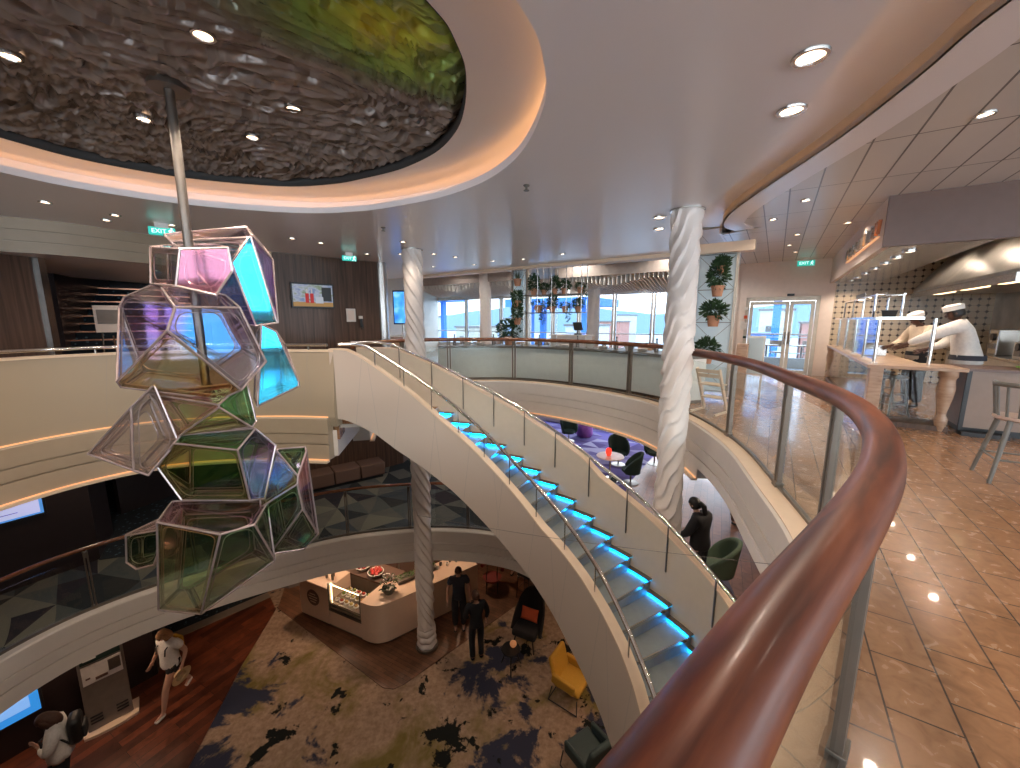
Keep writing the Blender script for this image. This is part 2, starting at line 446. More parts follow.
M['purple'] = carpet_tri('purple_carpet', [(.12, .1, .25), (.2, .18, .33), (.14, .12, .34), (.28, .27, .42), (.08, .06, .18)], 1.0, .2)
M['walk'] = bricks('walkway_tile', (.27, .14, .095), (.18, .105, .08), (.07, .045, .035), .5, .17, radians(-62), .004, .35, var=.6)
M['dots'] = carpet_dots('speckled_carpet', (.012, .02, .03), (.07, .12, .16), 9)
M['stone'] = pm('grey_stone_strip', (.2, .16, .13), .5)
M['darkwall'] = pm('dark_wall', (.02, .012, .012), .4)
M['wallgrey'] = pm('taupe_wall', (.78, .67, .6), .55, var=.03)
M['mauve'] = pm('mauve_panel', (.145, .085, .066), .35, var=.04)
M['counterpanel'] = pm('taupe_counter_panel', (.3, .22, .175), .4, var=.05)
M['soffit'] = pm('soffit_steel', (.5, .52, .54), .22, .6, .04)
M['hood'] = pm('hood_steel', (.55, .51, .46), .28, .75, .25, 2)
M['frame'] = pm('window_frame_white', (.7, .68, .64), .4)
M['wframe'] = pm('aluminium_frame', (.5, .44, .36), .35, .3)
M['terracotta'] = pm('terracotta', (.5, .25, .15), .8, bmp=.05)
M['leaf'] = pm('leaf_green', (.03, .075, .025), .5, var=.6, scale=30)
M['leaf2'] = pm('grey_leaf_green', (.07, .11, .055), .5, var=.6, scale=30)
M['soil'] = pm('soil', (.03, .02, .013), .95)
M['skin'] = pm('skin_light', (.5, .28, .2), .55, var=.05)
M['skind'] = pm('skin_dark', (.09, .04, .025), .5, var=.05)
M['cloth_white'] = pm('white_cloth', (.7, .66, .62), .85, bmp=.1, scale=30)
M['cloth_cream'] = pm('cream_cloth', (.62, .5, .38), .85, bmp=.1, scale=30)
M['cloth_black'] = pm('black_cloth', (.012, .012, .015), .85, bmp=.1, scale=30)
M['cloth_slate'] = pm('slate_cloth', (.03, .032, .045), .85, bmp=.1, scale=30)
M['hairb'] = pm('black_hair', (.01, .008, .008), .5)
M['hairbl'] = pm('blonde_hair', (.42, .22, .1), .6, var=.25, scale=40)
M['hairbr'] = pm('brown_hair', (.07, .03, .018), .6, var=.25, scale=40)
M['straw'] = pm('straw', (.55, .38, .2), .8, bmp=.2, scale=60)
M['green'] = pm('bottle_green_upholstery', (.014, .04, .033), .75, bmp=.08, scale=80)
M['palegreen'] = pm('sage_upholstery', (.1, .15, .1), .8, bmp=.08, scale=80)
M['teal'] = pm('teal_upholstery', (.03, .05, .052), .7, bmp=.08, scale=80)
M['yellow'] = pm('mustard_upholstery', (.5, .27, .03), .75, bmp=.08, scale=80)
M['orange'] = pm('orange_cushion', (.6, .1, .035), .85, bmp=.1, scale=80)
M['purplefab'] = pm('purple_upholstery', (.3, .1, .38), .8)
M['taupefab'] = pm('taupe_upholstery', (.15, .09, .068), .8, bmp=.08, scale=70)
M['stoolgrey'] = pm('grey_green_paint', (.155, .148, .13), .45)
M['tabletop'] = pm('pale_table_top', (.55, .42, .36), .3)
M['redglass'] = pm('red_glass', (.6, .02, .02), .15, emit=(1, .04, .02), es=1.2)
M['counter'] = pm('white_solid_surface', (.72, .53, .4), .35, var=.02)
M['paper'] = pm('paper', (.75, .72, .68), .7)
M['sign'] = emis('sign_green', (.03, .5, .42), .55)
M['signw'] = emis('sign_white', (.7, 1, .93), 1.)
M['copper'] = pm('copper', (.8, .4, .25), .25, 1)
M['greybox'] = pm('grey_cabinet', (.2, .165, .14), .5)
# ------------------------------------------------------------------ levels and plan curves
Z0, Z1, Z2 = 0., -3.1, -5.9
ZC, ZP, ZT = 2.97, 3.3, 3.42
CX, CY, RO, RI = -2.131, 2.353, 4.919, 3.52          # the stair turns about this point
def TH(t): return radians(t)
def arc(r, t0, t1, n): return [(CX + r*cos(TH(t0+(t1-t0)*k/n)), CY + r*sin(TH(t0+(t1-t0)*k/n))) for k in range(n+1)]
def stair_z(t): return -.3 - .172*(73.7 - t)/4.025

# balustrade line on the upper deck, from the near left corner of the void round to the far side
RAILPTS = [(-1.9, -.62), (-.9, -.26), (-.3, .02), (.03, .23), (.2, .375), (.39, .545), (.65, .755), (.95, 1.0), (1.33, 1.34), (1.79, 1.87), (2.2, 2.56),
           (2.53, 3.55), (2.8, 4.4), (2.95, 5.2), (3.0, 6.2), (2.86, 7.2), (2.45, 8.1), (1.5, 9.25), (.1, 10.15), (-1.5, 10.1), (-2.4, 9.8), (-2.95, 9.1), (-3.1, 8.2), (-2.95, 7.4)]
RAIL0 = resample(spline(RAILPTS, 8), .08)
for _ in range(7):                                  # fair the curve
    RAIL0 = [RAIL0[0]] + [((a[0]+2*b[0]+c[0])/4, (a[1]+2*b[1]+c[1])/4) for a, b, c in zip(RAIL0, RAIL0[1:], RAIL0[2:])] + [RAIL0[-1]]
LEFTPTS = [(-2.62, 5.86), (-3.4, 5.93), (-4.4, 5.86), (-5.15, 5.6), (-5.65, 5.1), (-5.93, 4.44), (-6.02, 3.4), (-5.85, 2.2), (-5.3, 1.0), (-4.3, -.05), (-3.1, -.6), (-1.9, -.62)]
LEFT0 = resample(spline(LEFTPTS, 8), .1)
OPEN0 = RAIL0 + [(-2.8, 6.6)] + LEFT0[:-1]
LED = .2                                            # ledge outside the glass
L1PTS = [(.9, 1.6), (1.35, 2.5), (1.42, 3.4), (1.5, 4.3), (1.5, 5.2), (1.3, 6.3), (.9, 7.2), (.3, 7.85), (-.45, 8.17), (-1.2, 8.3), (-2.1, 8.3), (-3.5, 8.0), (-4.7, 7.4), (-5.8, 6.7),
         (-6.6, 6.0), (-7.05, 5.3), (-7.2, 4.4), (-7.0, 3.0), (-6.2, 1.4), (-4.8, .2), (-3, -.4), (-1, -.1), (.2, .7)]
OPEN1 = resample(spline(L1PTS, 8, True) + [L1PTS[0]], .12)[:-1]
i0 = min(range(len(OPEN1)), key=lambda i: hypot(OPEN1[i][0]-1.3, OPEN1[i][1]-6.3))

OUT = [S(-8, -17), S(-8, 9), S(16.1, 9), S(16.1, -17)]      # hull line of this part of the ship

# floors
def floor(name, hole, z, th, mat):
    return struct(MB().plate([OUT] + ([hole] if hole else []), z, z-th).build(name, mat, smooth=False, fix=False))
floor('floor_upper', OPEN0, 0, .22, M['tile'])
floor('floor_middle', OPEN1, Z1, .22, M['tri'])
floor('floor_lower', None, Z2, .2, M['blot'])
def ring_sector(r0, r1, t0, t1, z0, z1, n=10): return MB().prism(arc(r1, t0, t1, n) + arc(r0, t1, t0, n), z0, z1)
struct(ring_sector(RI+.14, RO, 80.7, 100.5, -.006, 0).build('floor_landing', M['tile'], smooth=False))
struct(ring_sector(RI+.13, RO, 80.75, 100.5, -.06, -.006).build('ceiling_landing', M['fascia'], smooth=False))
lb = ring_sector(RI+.03, RO+.1, 98.6, 101.5, -.48, -.07, 3)
struct(lb.build('wall_landing_edge', M['fascia'], smooth=False))

# patches of other flooring, laid flush on the decks
def patch(name, poly, z, mat, t=.012):
    return struct(MB().prism(poly, z-.05, z+t).build(name, mat, smooth=False))
patch('floor_purple_carpet', [(-1.5, 12.6), (5.35, 8.75), (11, 11.8), (9, 19), (2, 22), (-4, 17)], Z1, M['purple'])
patch('floor_walkway', [(2.4, 8.6), (3.5, 10.9), (4.9, 13.0), (9.5, 15.5), (12, 11), (6.2, 2.2), (3.2, 4.2), (2.9, 7.4)], Z1, M['walk'], .02)
patch('floor_faceted_carpet', [(1.9, 7.0), (2.9, 7.4), (4.05, 6.85), (3.5, 4.5), (3.2, 3.5), (2.0, 3.5)], Z1, M['tri2'], .025)
patch('floor_speckled_carpet', [(-8.15, 7.15), (-6.7, 7.6), (-5.9, 8.3), (-5.2, 11.5), (-8, 14.5), (-13, 12)], Z1, M['dots'])
patch('floor_cafe', [(-6.12, 9.3), (-2.62, 7.02), (-2.4, 6.99), (-2.2, 7.1), (.05, 9.3), (2.5, 11.6), (1, 16), (-8, 15)], Z2, M['cafefloor'])
patch('floor_boardwalk', [(-6.14, 9.25), (-5.9, 7.6), (-5.45, 5.55), (-4.6, 2.0), (-9.2, 1.0), (-9.9, 5.6), (-8.5, 7.7), (-6.55, 9.7)], Z2, M['lowfloor'])
patch('floor_stone_strip', [(-9.9, 5.6), (-8.5, 7.7), (-6.55, 9.7), (-6.75, 9.9), (-8.7, 7.92), (-10.1, 5.75)], Z2, M['stone'], .02)
patch('floor_lobby_carpet', [(-10.1, 5.75), (-8.7, 7.92), (-6.75, 9.9), (-8, 12), (-13, 9)], Z2, M['dots'])

# fascia rings with their lower lip (upper and middle deck)
def fascia(name, path, ztop, closed, ledge=LED, drop=.72, grooves=(.24, .42), mat='fascia'):
    o = ledge
    prof = [(0, ztop), (0, ztop+.05), (o-.02, ztop+.05), (o, ztop+.03)]
    for g in grooves: prof += [(o+.004, ztop-g+.01), (o-.018, ztop-g+.008), (o-.018, ztop-g-.01), (o+.006, ztop-g-.012)]
    prof += [(o+.02, ztop-drop), (o-.3, ztop-drop), (o-.3, ztop-drop+.1), (0, ztop-.2)]
    return struct(MB().sweep(path, prof, closed).build(name, M[mat], ang=25))
def lip(n1_, n2_, path, ztop, ledge=LED, drop=.72):
    o = ledge+.024
    struct(MB().sweep(path, [(o-.02, ztop-drop-.03), (o-.02, ztop-drop), (o+.07, ztop-drop), (o+.07, ztop-drop-.03)]).build(n1_, M['trimcream'], ang=25))
    struct(MB().sweep(path, [(o, ztop-drop+.002), (o, ztop-drop+.014), (o+.01, ztop-drop+.014), (o+.01, ztop-drop+.002)]).build(n2_, M['liplight']))
NB = min(range(len(RAIL0)), key=lambda i: hypot(RAIL0[i][0]-2.93, RAIL0[i][1]-6.8))
NF = min(range(len(RAIL0)), key=lambda i: hypot(RAIL0[i][0]-2.95, RAIL0[i][1]-5.5))
fascia('trim_1', RAIL0[:NF+1], 0, False, drop=.56); fascia('trim_20', RAIL0[NF:], 0, False, drop=.72)
lip('trim_2', 'trim_21', RAIL0[NF:], 0)
struct(MB().sweep(RAIL0, [(.0, .052), (.0, .062), (LED-.02, .062), (LED-.02, .052)]).build('trim_3', M['trimcream'], ang=25))
LF = LEFT0[1:]
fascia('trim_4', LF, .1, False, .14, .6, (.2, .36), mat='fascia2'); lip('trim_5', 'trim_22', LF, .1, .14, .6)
fascia('trim_6', OPEN1, Z1, True, .16, .66)

# solid cream parapet on the left of the void
zs = None
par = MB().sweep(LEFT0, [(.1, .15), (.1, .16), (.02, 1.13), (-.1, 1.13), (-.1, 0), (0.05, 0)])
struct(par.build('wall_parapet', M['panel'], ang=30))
struct(MB().sweep(LEFT0, [(.035, 1.13), (.035, 1.16), (-.115, 1.16), (-.115, 1.13)]).build('trim_8', M['trimcream'], ang=30))
struct(MB().sweep(LF, [(.105, .152), (.105, .168), (.118, .168), (.118, .152)]).build('trim_9', M['liplight'], ang=30))

# ceilings of the decks below (underside of the slab, dropped)
struct(MB().plate([OUT, offset(OPEN0, -.04, True)], -.46, -.4).build('ceiling_middle', M['white'], smooth=False))
struct(MB().plate([OUT, offset(OPEN1, -.04, True)], Z1-.44, Z1-.38).build('ceiling_lower', M['white'], smooth=False))

# ------------------------------------------------------------------ main ceiling with the oval recess
OVAL = [(-4.78, 3.97), (-4.45, 4.55), (-3.77, 5.08), (-2.72, 5.4), (-1.91, 5.31), (-1.33, 5.06), (-.79, 4.74), (-.3, 4.27), (0, 3.77), (.15, 3.3), (.22, 2.78), (.19, 2.42), (.1, 2.1),
        (-.15, 1.7), (-.65, 1.25), (-1.4, .95), (-2.3, .8), (-3.2, .85), (-4.1, 1.2), (-4.75, 1.9), (-5.0, 2.9)]
OVAL = spline(OVAL[::-1], 6, True)[::-1]              # clockwise listing kept for the offsets
INNER = offset(OVAL, -.5, True)
if abs(sum(hypot(p[0]+2.4, p[1]-3.1) for p in INNER)) > abs(sum(hypot(p[0]+2.4, p[1]-3.1) for p in OVAL)): INNER = offset(OVAL, .5, True)
SGN = 1 if hypot(*(Vector(offset(OVAL, .1, True)[0]) - Vector((-2.4, 3.1)))) > hypot(*(Vector(OVAL[0]) - Vector((-2.4, 3.1)))) else -1
EDGE = spline([(.9, -5), (1.15, -1.5), (1.4, .6), (1.64, 1.9), (1.85, 2.6), (2.05, 3.2), (2.25, 4.0), (2.46, 5.3), (2.72, 6.4), (3.1, 7.3), (3.7, 8.2)], 10)
BA = 9.15                                             # the line where the promenade ceiling begins
MAINC = EDGE + [S(BA, -1.2), S(BA, -8.5), (-5.0, 13.5), (-15, 13.5), (-15, -5)]
struct(MB().plate([MAINC, OVAL], ZC+.07, ZC).build('ceiling_main', M['ceil'], smooth=False))
# recess: a ring above the lip, lit from strips laid on the lip, then the relief dome
RINGO = offset(OVAL, SGN*.28, True)
rg = MB()
no = len(OVAL)
rg.add([(x, y, ZC+.21) for x, y in RINGO] + [(x, y, ZC+.17) for x, y in INNER] , [(i, (i+1) % no, no+(i+1) % no, no+i) for i in range(no)])
rg.add([(x, y, ZC+.0) for x, y in RINGO] + [(x, y, ZC+.21) for x, y in RINGO], [(i, (i+1) % no, no+(i+1) % no, no+i) for i in range(no)])
struct(rg.build('ceiling_cove', M['ceil'], fix=False, ang=20))
shadow_gap = MB().add([(x, y, ZC+.168) for x, y in INNER] + [(x, y, ZC+.32) for x, y in INNER], [(i, (i+1) % no, no+(i+1) % no, no+i) for i in range(no)])
struct(shadow_gap.build('trim_shadow_gap', M['rubber'], fix=False, solid=.004))  # dark riser stands for the shadow line round the dome rim
strip = MB()
pth = offset(OVAL, SGN*.12, True)
strip.sweep(pth, [(-.012, ZC+.075), (.012, ZC+.075), (.012, ZC+.09), (-.012, ZC+.09)], True)
struct(strip.build('trim_10', M['warmled']))
# dome of molten relief
def dome():
    m, nt, b = nodes('relief_dome'); v = coords(nt)
    nz = N(nt, 'ShaderNodeTexNoise'); nz.inputs['Scale'].default_value = .75; nz.inputs['Detail'].default_value = 3
    nt.links.new(v, nz.inputs['Vector'])
    sp = N(nt, 'ShaderNodeSeparateXYZ'); nt.links.new(v, sp.inputs[0])
    # green-gilt leaf towards the right side of the dome
    dx = math_(nt, 'POWER', math_(nt, 'MULTIPLY', math_(nt, 'ADD', sp.outputs[0], .72), .8), 2.)
    dy = math_(nt, 'POWER', math_(nt, 'MULTIPLY', math_(nt, 'ADD', sp.outputs[1], -2.55), 1.1), 2.)
    d = math_(nt, 'SQRT', math_(nt, 'ADD', dx, dy))
    f = math_(nt, 'ADD', d, math_(nt, 'MULTIPLY_ADD', nz.outputs[0], 1.1, -.55))
    c = ramp(nt, f, [(.1, (.6, .6, .06)), (.38, (.3, .45, .09)), (.6, (.19, .23, .11)), (.85, (.26, .215, .19))])
    nt.links.new(c, b.inputs['Base Color']); b.inputs['Metallic'].default_value = .2; b.inputs['Roughness'].default_value = .26
    n1 = N(nt, 'ShaderNodeTexNoise'); n1.inputs['Scale'].default_value = .55; n1.inputs['Detail'].default_value = 1; nt.links.new(v, n1.inputs['Vector'])
    ang = math_(nt, 'MULTIPLY_ADD', n1.outputs[0], 1.3, -.1)
    vr = N(nt, 'ShaderNodeVectorRotate', rotation_type='Z_AXIS'); nt.links.new(v, vr.inputs['Vector']); nt.links.new(ang, vr.inputs['Angle']); vr.inputs['Center'].default_value = (-2.4, 3, 3.3)
    mp = N(nt, 'ShaderNodeMapping'); mp.inputs['Scale'].default_value = (3.2, 8.5, 0); nt.links.new(vr.outputs[0], mp.inputs[0])
    vo = N(nt, 'ShaderNodeTexVoronoi', feature='SMOOTH_F1', voronoi_dimensions='2D'); vo.inputs['Scale'].default_value = 1.; vo.inputs['Smoothness'].default_value = .35
    n2 = N(nt, 'ShaderNodeTexNoise'); n2.inputs['Scale'].default_value = 3.; n2.inputs['Detail'].default_value = 2; nt.links.new(v, n2.inputs['Vector'])
    vm = N(nt, 'ShaderNodeVectorMath', operation='MULTIPLY_ADD'); nt.links.new(n2.outputs['Color'], vm.inputs[0]); vm.inputs[1].default_value = (2.2, 2.2, 0); nt.links.new(mp.outputs[0], vm.inputs[2])
    nt.links.new(vm.outputs[0], vo.inputs['Vector'])
    bump(nt, b, vo.outputs['Distance'], 1., .09)
    return m
M['dome'] = dome()
from mathutils import noise as mn
dm = MB()
cx, cy = -2.42, 3.05
NR, NA = 150, 420
ins = INNER
def rin(an):
    d = Vector((cos(an), sin(an))); best = 3
    for i in range(no):
        a = Vector(ins[i]) - Vector((cx, cy)); e = Vector(ins[(i+1) % no]) - Vector(ins[i])
        den = d.x*e.y - d.y*e.x
        if abs(den) < 1e-9: continue
        t = (a.x*e.y - a.y*e.x)/den; u = (a.x*d.y - a.y*d.x)/den
        if t > 0 and -1e-6 <= u <= 1+1e-6: best = t
    return best
RAD = [rin(2*pi*k/NA) for k in range(NA)]
def relief(x, y):
    w = mn.noise_vector(Vector((x*1.1, y*1.1, 3.3)))
    a = .6 + 1.1*mn.noise(Vector((x*.55, y*.55, 9)))            # the strokes swirl slowly across the dome
    xx, yy = x + w.x*.28, y + w.y*.28
    px, py = xx*cos(a) + yy*sin(a), -xx*sin(a) + yy*cos(a)
    n1 = mn.noise(Vector((px*3.6, py*9.5, .7)))
    n2 = mn.noise(Vector((px*7.5 + 5, py*15., 2.2)))
    return .05*(1-abs(n1)*2.) + .015*(1-abs(n2)*2.)
vs = []; fs = []
for i in range(NR+1):
    r = (i/NR)**.75
    for k in range(NA):
        an = 2*pi*k/NA; R = RAD[k]*r*1.0
        x, y = cx + R*cos(an), cy + R*sin(an)
        base = ZC + .26 + .14*(1 - r**3)
        vs.append((x, y, base - relief(x, y)*(1 if r < .97 else (1-r)/.03)))
for i in range(NR):
    for k in range(NA):
        k2 = (k+1) % NA
        fs.append((i*NA+k, (i+1)*NA+k, (i+1)*NA+k2, i*NA+k2))
dm.add(vs, fs)
struct(dm.build('ceiling_dome', M['dome'], fix=False, ang=180))
def dome_z(x, y):
    an = atan2(y-cy, x-cx) % (2*pi); r = hypot(x-cx, y-cy)/RAD[int(an/(2*pi)*NA) % NA]
    return ZC + .26 + .14*(1-min(1, r)**3) - .06

# right-hand side: raised trough, riser, panelled ceiling
STRIP = spline([(2.5, -5), (2.5, -1), (2.56, 1.2), (2.66, 2.42), (2.84, 3.05), (3.08, 4.05), (3.28, 5.4), (3.5, 6.6), (3.85, 7.5), (4.3, 7.95)], 8)
trough = EDGE[:] 
struct(MB().plate([[(1.1, -5)] + offset(EDGE, .15) + [S(BA, -1.1), S(BA, -.4)] + offset(STRIP, -.1)[::-1]], ZT, ZT+.03).build('ceiling_trough', M['ceil'], smooth=False, fix=False))
struct(MB().sweep(STRIP, [(.0, ZP-.02), (.0, ZT+.02), (-.02, ZT+.02), (-.02, ZP-.02)]).build('trim_12', M['trimcream']))
struct(MB().sweep(offset(EDGE, .06), [(-.01, ZC+.075), (.01, ZC+.075), (.01, ZC+.085), (-.01, ZC+.085)]).build('trim_13', emis('trough_led', (1, .62, .34), 5.)))
PBAND = offset(STRIP, -.34)
struct(MB().plate([STRIP + PBAND[::-1]], ZP-.02, ZP+.03).build('ceiling_band', M['ceil'], smooth=False))
struct(MB().plate([PBAND + [S(BA-.2, -.35), S(BA+.2, -1.08), S(14.6, -1.08), S(14.6, 9), S(-6, 9), S(-6, 3)]], ZP, ZP+.03).build('ceiling_panelled', M['ceilpanel'], smooth=False))
struct(MB().plate([[S(BA, -.3), S(BA, -17), S(16.2, -17), S(16.2, -1.0), S(BA, -1.0)]], 3.4, 3.43).build('ceiling_promenade', M['backceil'], smooth=False))
struct(MB().plate([[(-15, 13.4), (-5, 13.4), S(BA, -8.4), S(BA, -17.2), (-20, 14)]], ZC, ZC+.03).build('ceiling_lobby', M['ceil'], smooth=False))

wall_edge = MB(); sbox(wall_edge, BA, 14.4, -1.1, -1.06, ZP-.01, 3.42); struct(wall_edge.build('trim_24', M['ceil'], smooth=False))
# header beam along the promenade
bm_ = MB(); sbox(bm_, BA-.22, BA+.05, -9.5, -.45, 2.9, ZC+.12)
struct(bm_.build('trim_14', M['trimcream'], smooth=False, bevel=.01))

# ------------------------------------------------------------------ outer shell
def wall(name, a0, a1, b0, b1, z0, z1, mat):
    m = MB(); sbox(m, a0, a1, b0, b1, z0, z1); return struct(m.build(name, M[mat], smooth=False))
WA = 16.0
ztop, zbot = 3.5, -6.1
for k, (b0, b1, z0, z1) in enumerate([(-17, 9, zbot, -2.6), (-17, 9, -.75, .35), (-17, 9, 2.72, ztop)]):
    wall(['wall_far', 'wall_sill', 'wall_header'][k], WA, WA+.2, b0, b1, z0, z1, 'white')
wall('wall_port', -8, WA, -17.2, -17, zbot, ztop, 'wallgrey')
for nm, z0, z1 in (('low', zbot, .35), ('high', 2.75, ztop)):
    wall('wall_starboard_'+nm, -8, WA, 9, 9.2, z0, z1, 'wallgrey'); wall('wall_behind_'+nm, -8.2, -8, -17, 9, z0, z1, 'wallgrey')
wall('wall_starboard_galley', 7.6, WA, 9, 9.2, .35, 2.75, 'wallgrey')
nw = 40
def fill_window(a0, a1, b0, b1, along_a):  # unseen windows, added so daylight fills in from behind and starboard
    global nw
    f = MB(); g = MB()
    if along_a:
        for p in (a0, a1-.07): sbox(f, p, p+.07, b0, b1, .35, 2.75)
        sbox(f, a0, a1, b0, b1, .35, .43); sbox(f, a0, a1, b0, b1, 2.67, 2.75); sbox(g, a0+.07, a1-.07, b0+.04, b0+.05, .43, 2.67)
    else:
        for p in (b0, b1-.07): sbox(f, a0, a1, p, p+.07, .35, 2.75)
        sbox(f, a0, a1, b0, b1, .35, .43); sbox(f, a0, a1, b0, b1, 2.67, 2.75); sbox(g, a0+.04, a0+.05, b0+.07, b1-.07, .43, 2.67)
    o = struct(f.build('window_%d' % nw, M['frame'], smooth=False)); p = g.build('window_pane', M['wglass'], o, smooth=False); p['kind'] = 'structure'; nw += 1
for k in range(10): fill_window(-8.15, -8.05, -17+2.6*k, -14.4+2.6*k, False)
for k in range(6): fill_window(-8+2.6*k, -5.4+2.6*k, 9.05, 9.15, True)
roof = MB(); sbox(roof, -8.2, 16.3, -17.2, 9.2, 3.9, 4.0); struct(roof.build('ceiling_roof', M['greybox'], smooth=False))
wall('wall_roof_edge', WA, WA+.2, -17, 9, 3.4, 3.95, 'white'); wall('wall_roof_side', -8, WA, -17.2, -17, 3.4, 3.95, 'white')
wall('wall_roof_back', -8.2, -8, -17, 9, 3.4, 3.95, 'white'); wall('wall_roof_right', -8, WA, 9, 9.2, 3.4, 3.95, 'white')
# windows of the promenade: white frames and panes, one window per bay
bays = [-15.6, -13.4, -11.2, -9.6, -8.35, -7.1, -5.55, -4.0, -2.45, -1.0]
for k in range(len(bays)-1):
    b0, b1 = bays[k]+.02, bays[k+1]-.02
    f = MB()
    for (p, q, r_, s_) in ((b0, b0+.07, .35, 2.72), (b1-.07, b1, .35, 2.72), (b0, b1, .35, .43), (b0, b1, 2.62, 2.72), (b0, b1, 1.02, 1.06)):
        sbox(f, WA-.02, WA+.08, p, q, r_, s_)
    fo = struct(f.build('window_%d' % (k+1), M['frame'], smooth=False))
    g = MB(); sbox(g, WA+.02, WA+.03, b0+.07, b1-.07, .43, 2.62)
    go = g.build('window_pane', M['fglass'], fo, smooth=False); go['kind'] = 'structure'
# windows one deck down
for k in range(6):
    b0 = -12+2.*k; f = MB()
    for (p, q, r_, s_) in ((b0, b0+.08, -2.6, -.75), (b0+1.92, b0+2, -2.6, -.75)): sbox(f, WA-.02, WA+.08, p, q, r_, s_)
    struct(f.build('window_%d' % (k+11), M['frame'], smooth=False))
for nm, b0, b1 in (('wall_window_left', -17, -12), ('wall_window_right', 0, 9)): wall(nm, WA, WA+.2, b0, b1, -2.6, -.75, 'white')
wall('wall_promenade_end', WA, WA+.2, -17, -15.6, .35, 2.72, 'white')
wall('wall_promenade_right', WA, WA+.2, 8, 9, .35, 2.72, 'white')
# door wall
DA = 14.4; D0, D1 = -.82, 1.0
wall('wall_door_left', DA, DA+.16, -1.05, D0, -.02, 3.44, 'wallgrey'); wall('wall_door_right', DA, DA+.16, D1, 1.3, -.02, ZP, 'wallgrey')
wall('wall_door_top', DA, DA+.16, D0, D1, 2.28, ZP, 'wallgrey'); wall('wall_return', DA, WA, -1.1, -1.0, -.02, 3.4, 'wallgrey')
df = MB()
sbox(df, DA-.03, DA+.1, D0, D0+.1, 0, 2.28); sbox(df, DA-.03, DA+.1, D1-.1, D1, 0, 2.28); sbox(df, DA-.03, DA+.1, D0, D1, 2.16, 2.28)
struct(df.build('door_frame', M['wframe'], smooth=False, bevel=.006))
for k, (b0, b1) in enumerate(((D0+.11, .29), (.30, D1-.11))):
    l = MB()
    for p, q, r_, s_ in ((b0, b0+.09, .02, 2.15), (b1-.09, b1, .02, 2.15), (b0, b1, .02, .12), (b0, b1, 2.05, 2.15)): sbox(l, DA, DA+.05, p, q, r_, s_)
    lo = struct(l.build('door_%d' % (k+1), M['wframe'], smooth=False, bevel=.005))
    g = MB(); sbox(g, DA+.02, DA+.03, b0+.09, b1-.09, .12, 2.05); go = g.build('door_pane', M['fglass'], lo, smooth=False); go['kind'] = 'structure'
    h = MB(); hb = b1-.045 if k == 0 else b0+.045
    h.bar(S3(DA-.05, hb, .9), S3(DA-.05, hb, 1.25), .025, .025); h.bar(S3(DA-.05, hb, .95), S3(DA, hb, .95), .02, .02); h.bar(S3(DA-.05, hb, 1.2), S3(DA, hb, 1.2), .02, .02)
    ho = h.build('door_handle', M['steel'], lo, smooth=False); ho['kind'] = 'structure'
# terrace outside the doors
struct(patch('floor_terrace', [S(DA+.1, -1.05), S(DA+.1, 8), S(18.6, 8), S(18.6, -1.05)], 0, pm('terrace_deck', (.55, .55, .55), .5)))

# left side: dark panelled lobby on the upper deck
def vwall(name, pts, z0, z1, mat, th=.15):
    m = MB().sweep(pts, [(0, z0), (0, z1), (-th, z1), (-th, z0)]); return struct(m.build(name, M[mat], ang=30))
vwall('wall_left', [(-6.75, -2), (-7.3, 2.5), (-7.1, 5.2), (-7.0, 6.1), (-9.1, 7.9)], 0, ZC, 'walnut', -.2)
BLK = [(-3.15, 9.9), (-3.28, 9.72), (-4.2, 8.92), (-4.95, 8.28), (-5.9, 7.9)]
vwall('wall_block', BLK + [(-7.2, 9.3)], 0, ZC, 'walnut', -.02)
struct(MB().cyl((-3.14, 9.9, 0), .13, ZC, 20).build('trim_15', M['steel']))
vwall('wall_block_end', [(-3.1, 9.95), (-5.5, 13.4)], 0, ZC, 'wallgrey', .1)
struct(MB().prism([(-6.93, 6.0), (-6.96, 6.12), (-7.1, 6.1), (-7.08, 5.98)], 0, ZC-.35).build('trim_16', M['steel'], smooth=False))
# stepped bulkhead above the lobby opening
BH = spline([(-4.86, 8.33), (-5.25, 7.85), (-5.75, 7.05), (-6.1, 6.35), (-6.4, 5.87), (-6.78, 5.58), (-7.3, 5.35)], 8)
bh = MB().sweep(BH, [(0, ZC), (.03, ZC), (.03, ZC-.15), (.018, ZC-.153), (.018, ZC-.162), (.03, ZC-.165), (.03, ZC-.3), (.018, ZC-.303), (.018, ZC-.312), (.03, ZC-.315), (.03, ZC-.46), (0, ZC-.46)])
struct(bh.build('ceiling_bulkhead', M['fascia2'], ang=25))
struct(MB().plate([BH + [(-9.8, 6), (-9.2, 10.5), (-6.4, 10)]], ZC-.46, ZC-.4).build('ceiling_lobby_low', M['ceil'], smooth=False))
vwall('wall_lobby', [(-9.15, 7.95), (-10.6, 10.6), (-7.6, 12.6)], 0, ZC, 'darkwall', .15)

# middle deck: lift wall on the left, panelled wall behind the bench
vwall('wall_lift', [(-9.5, .5), (-9.25, 4.9), (-8.95, 5.95), (-8.17, 7.2), (-8.9, 8.2)], Z1, -.4, 'darkwall', -.2)
vwall('wall_bench', [(-3.45, 13.2), (-3.55, 12.55), (-4.4, 11.75), (-6.9, 10.15), (-7.6, 10.6)], Z1, -.4, 'walnut', .2)
vwall('wall_middle_back', [(-7.6, 14.5), (-9.5, 9)], Z1, -.4, 'darkwall', .15)
# lower deck: dark wall on the left and behind the cafe
vwall('wall_lower_left', [(-9.6, 2), (-9.3, 4.2), (-8.75, 5.5), (-8.1, 6.55), (-7.55, 7.35), (-8.1, 8.2)], Z2, -3.5, 'darkwall', -.2)
vwall('wall_cafe', [(-.2, 13.2), (-3.2, 12.0), (-6.3, 10.2), (-7.4, 10.4)], Z2, -3.5, 'greybox', -.15)

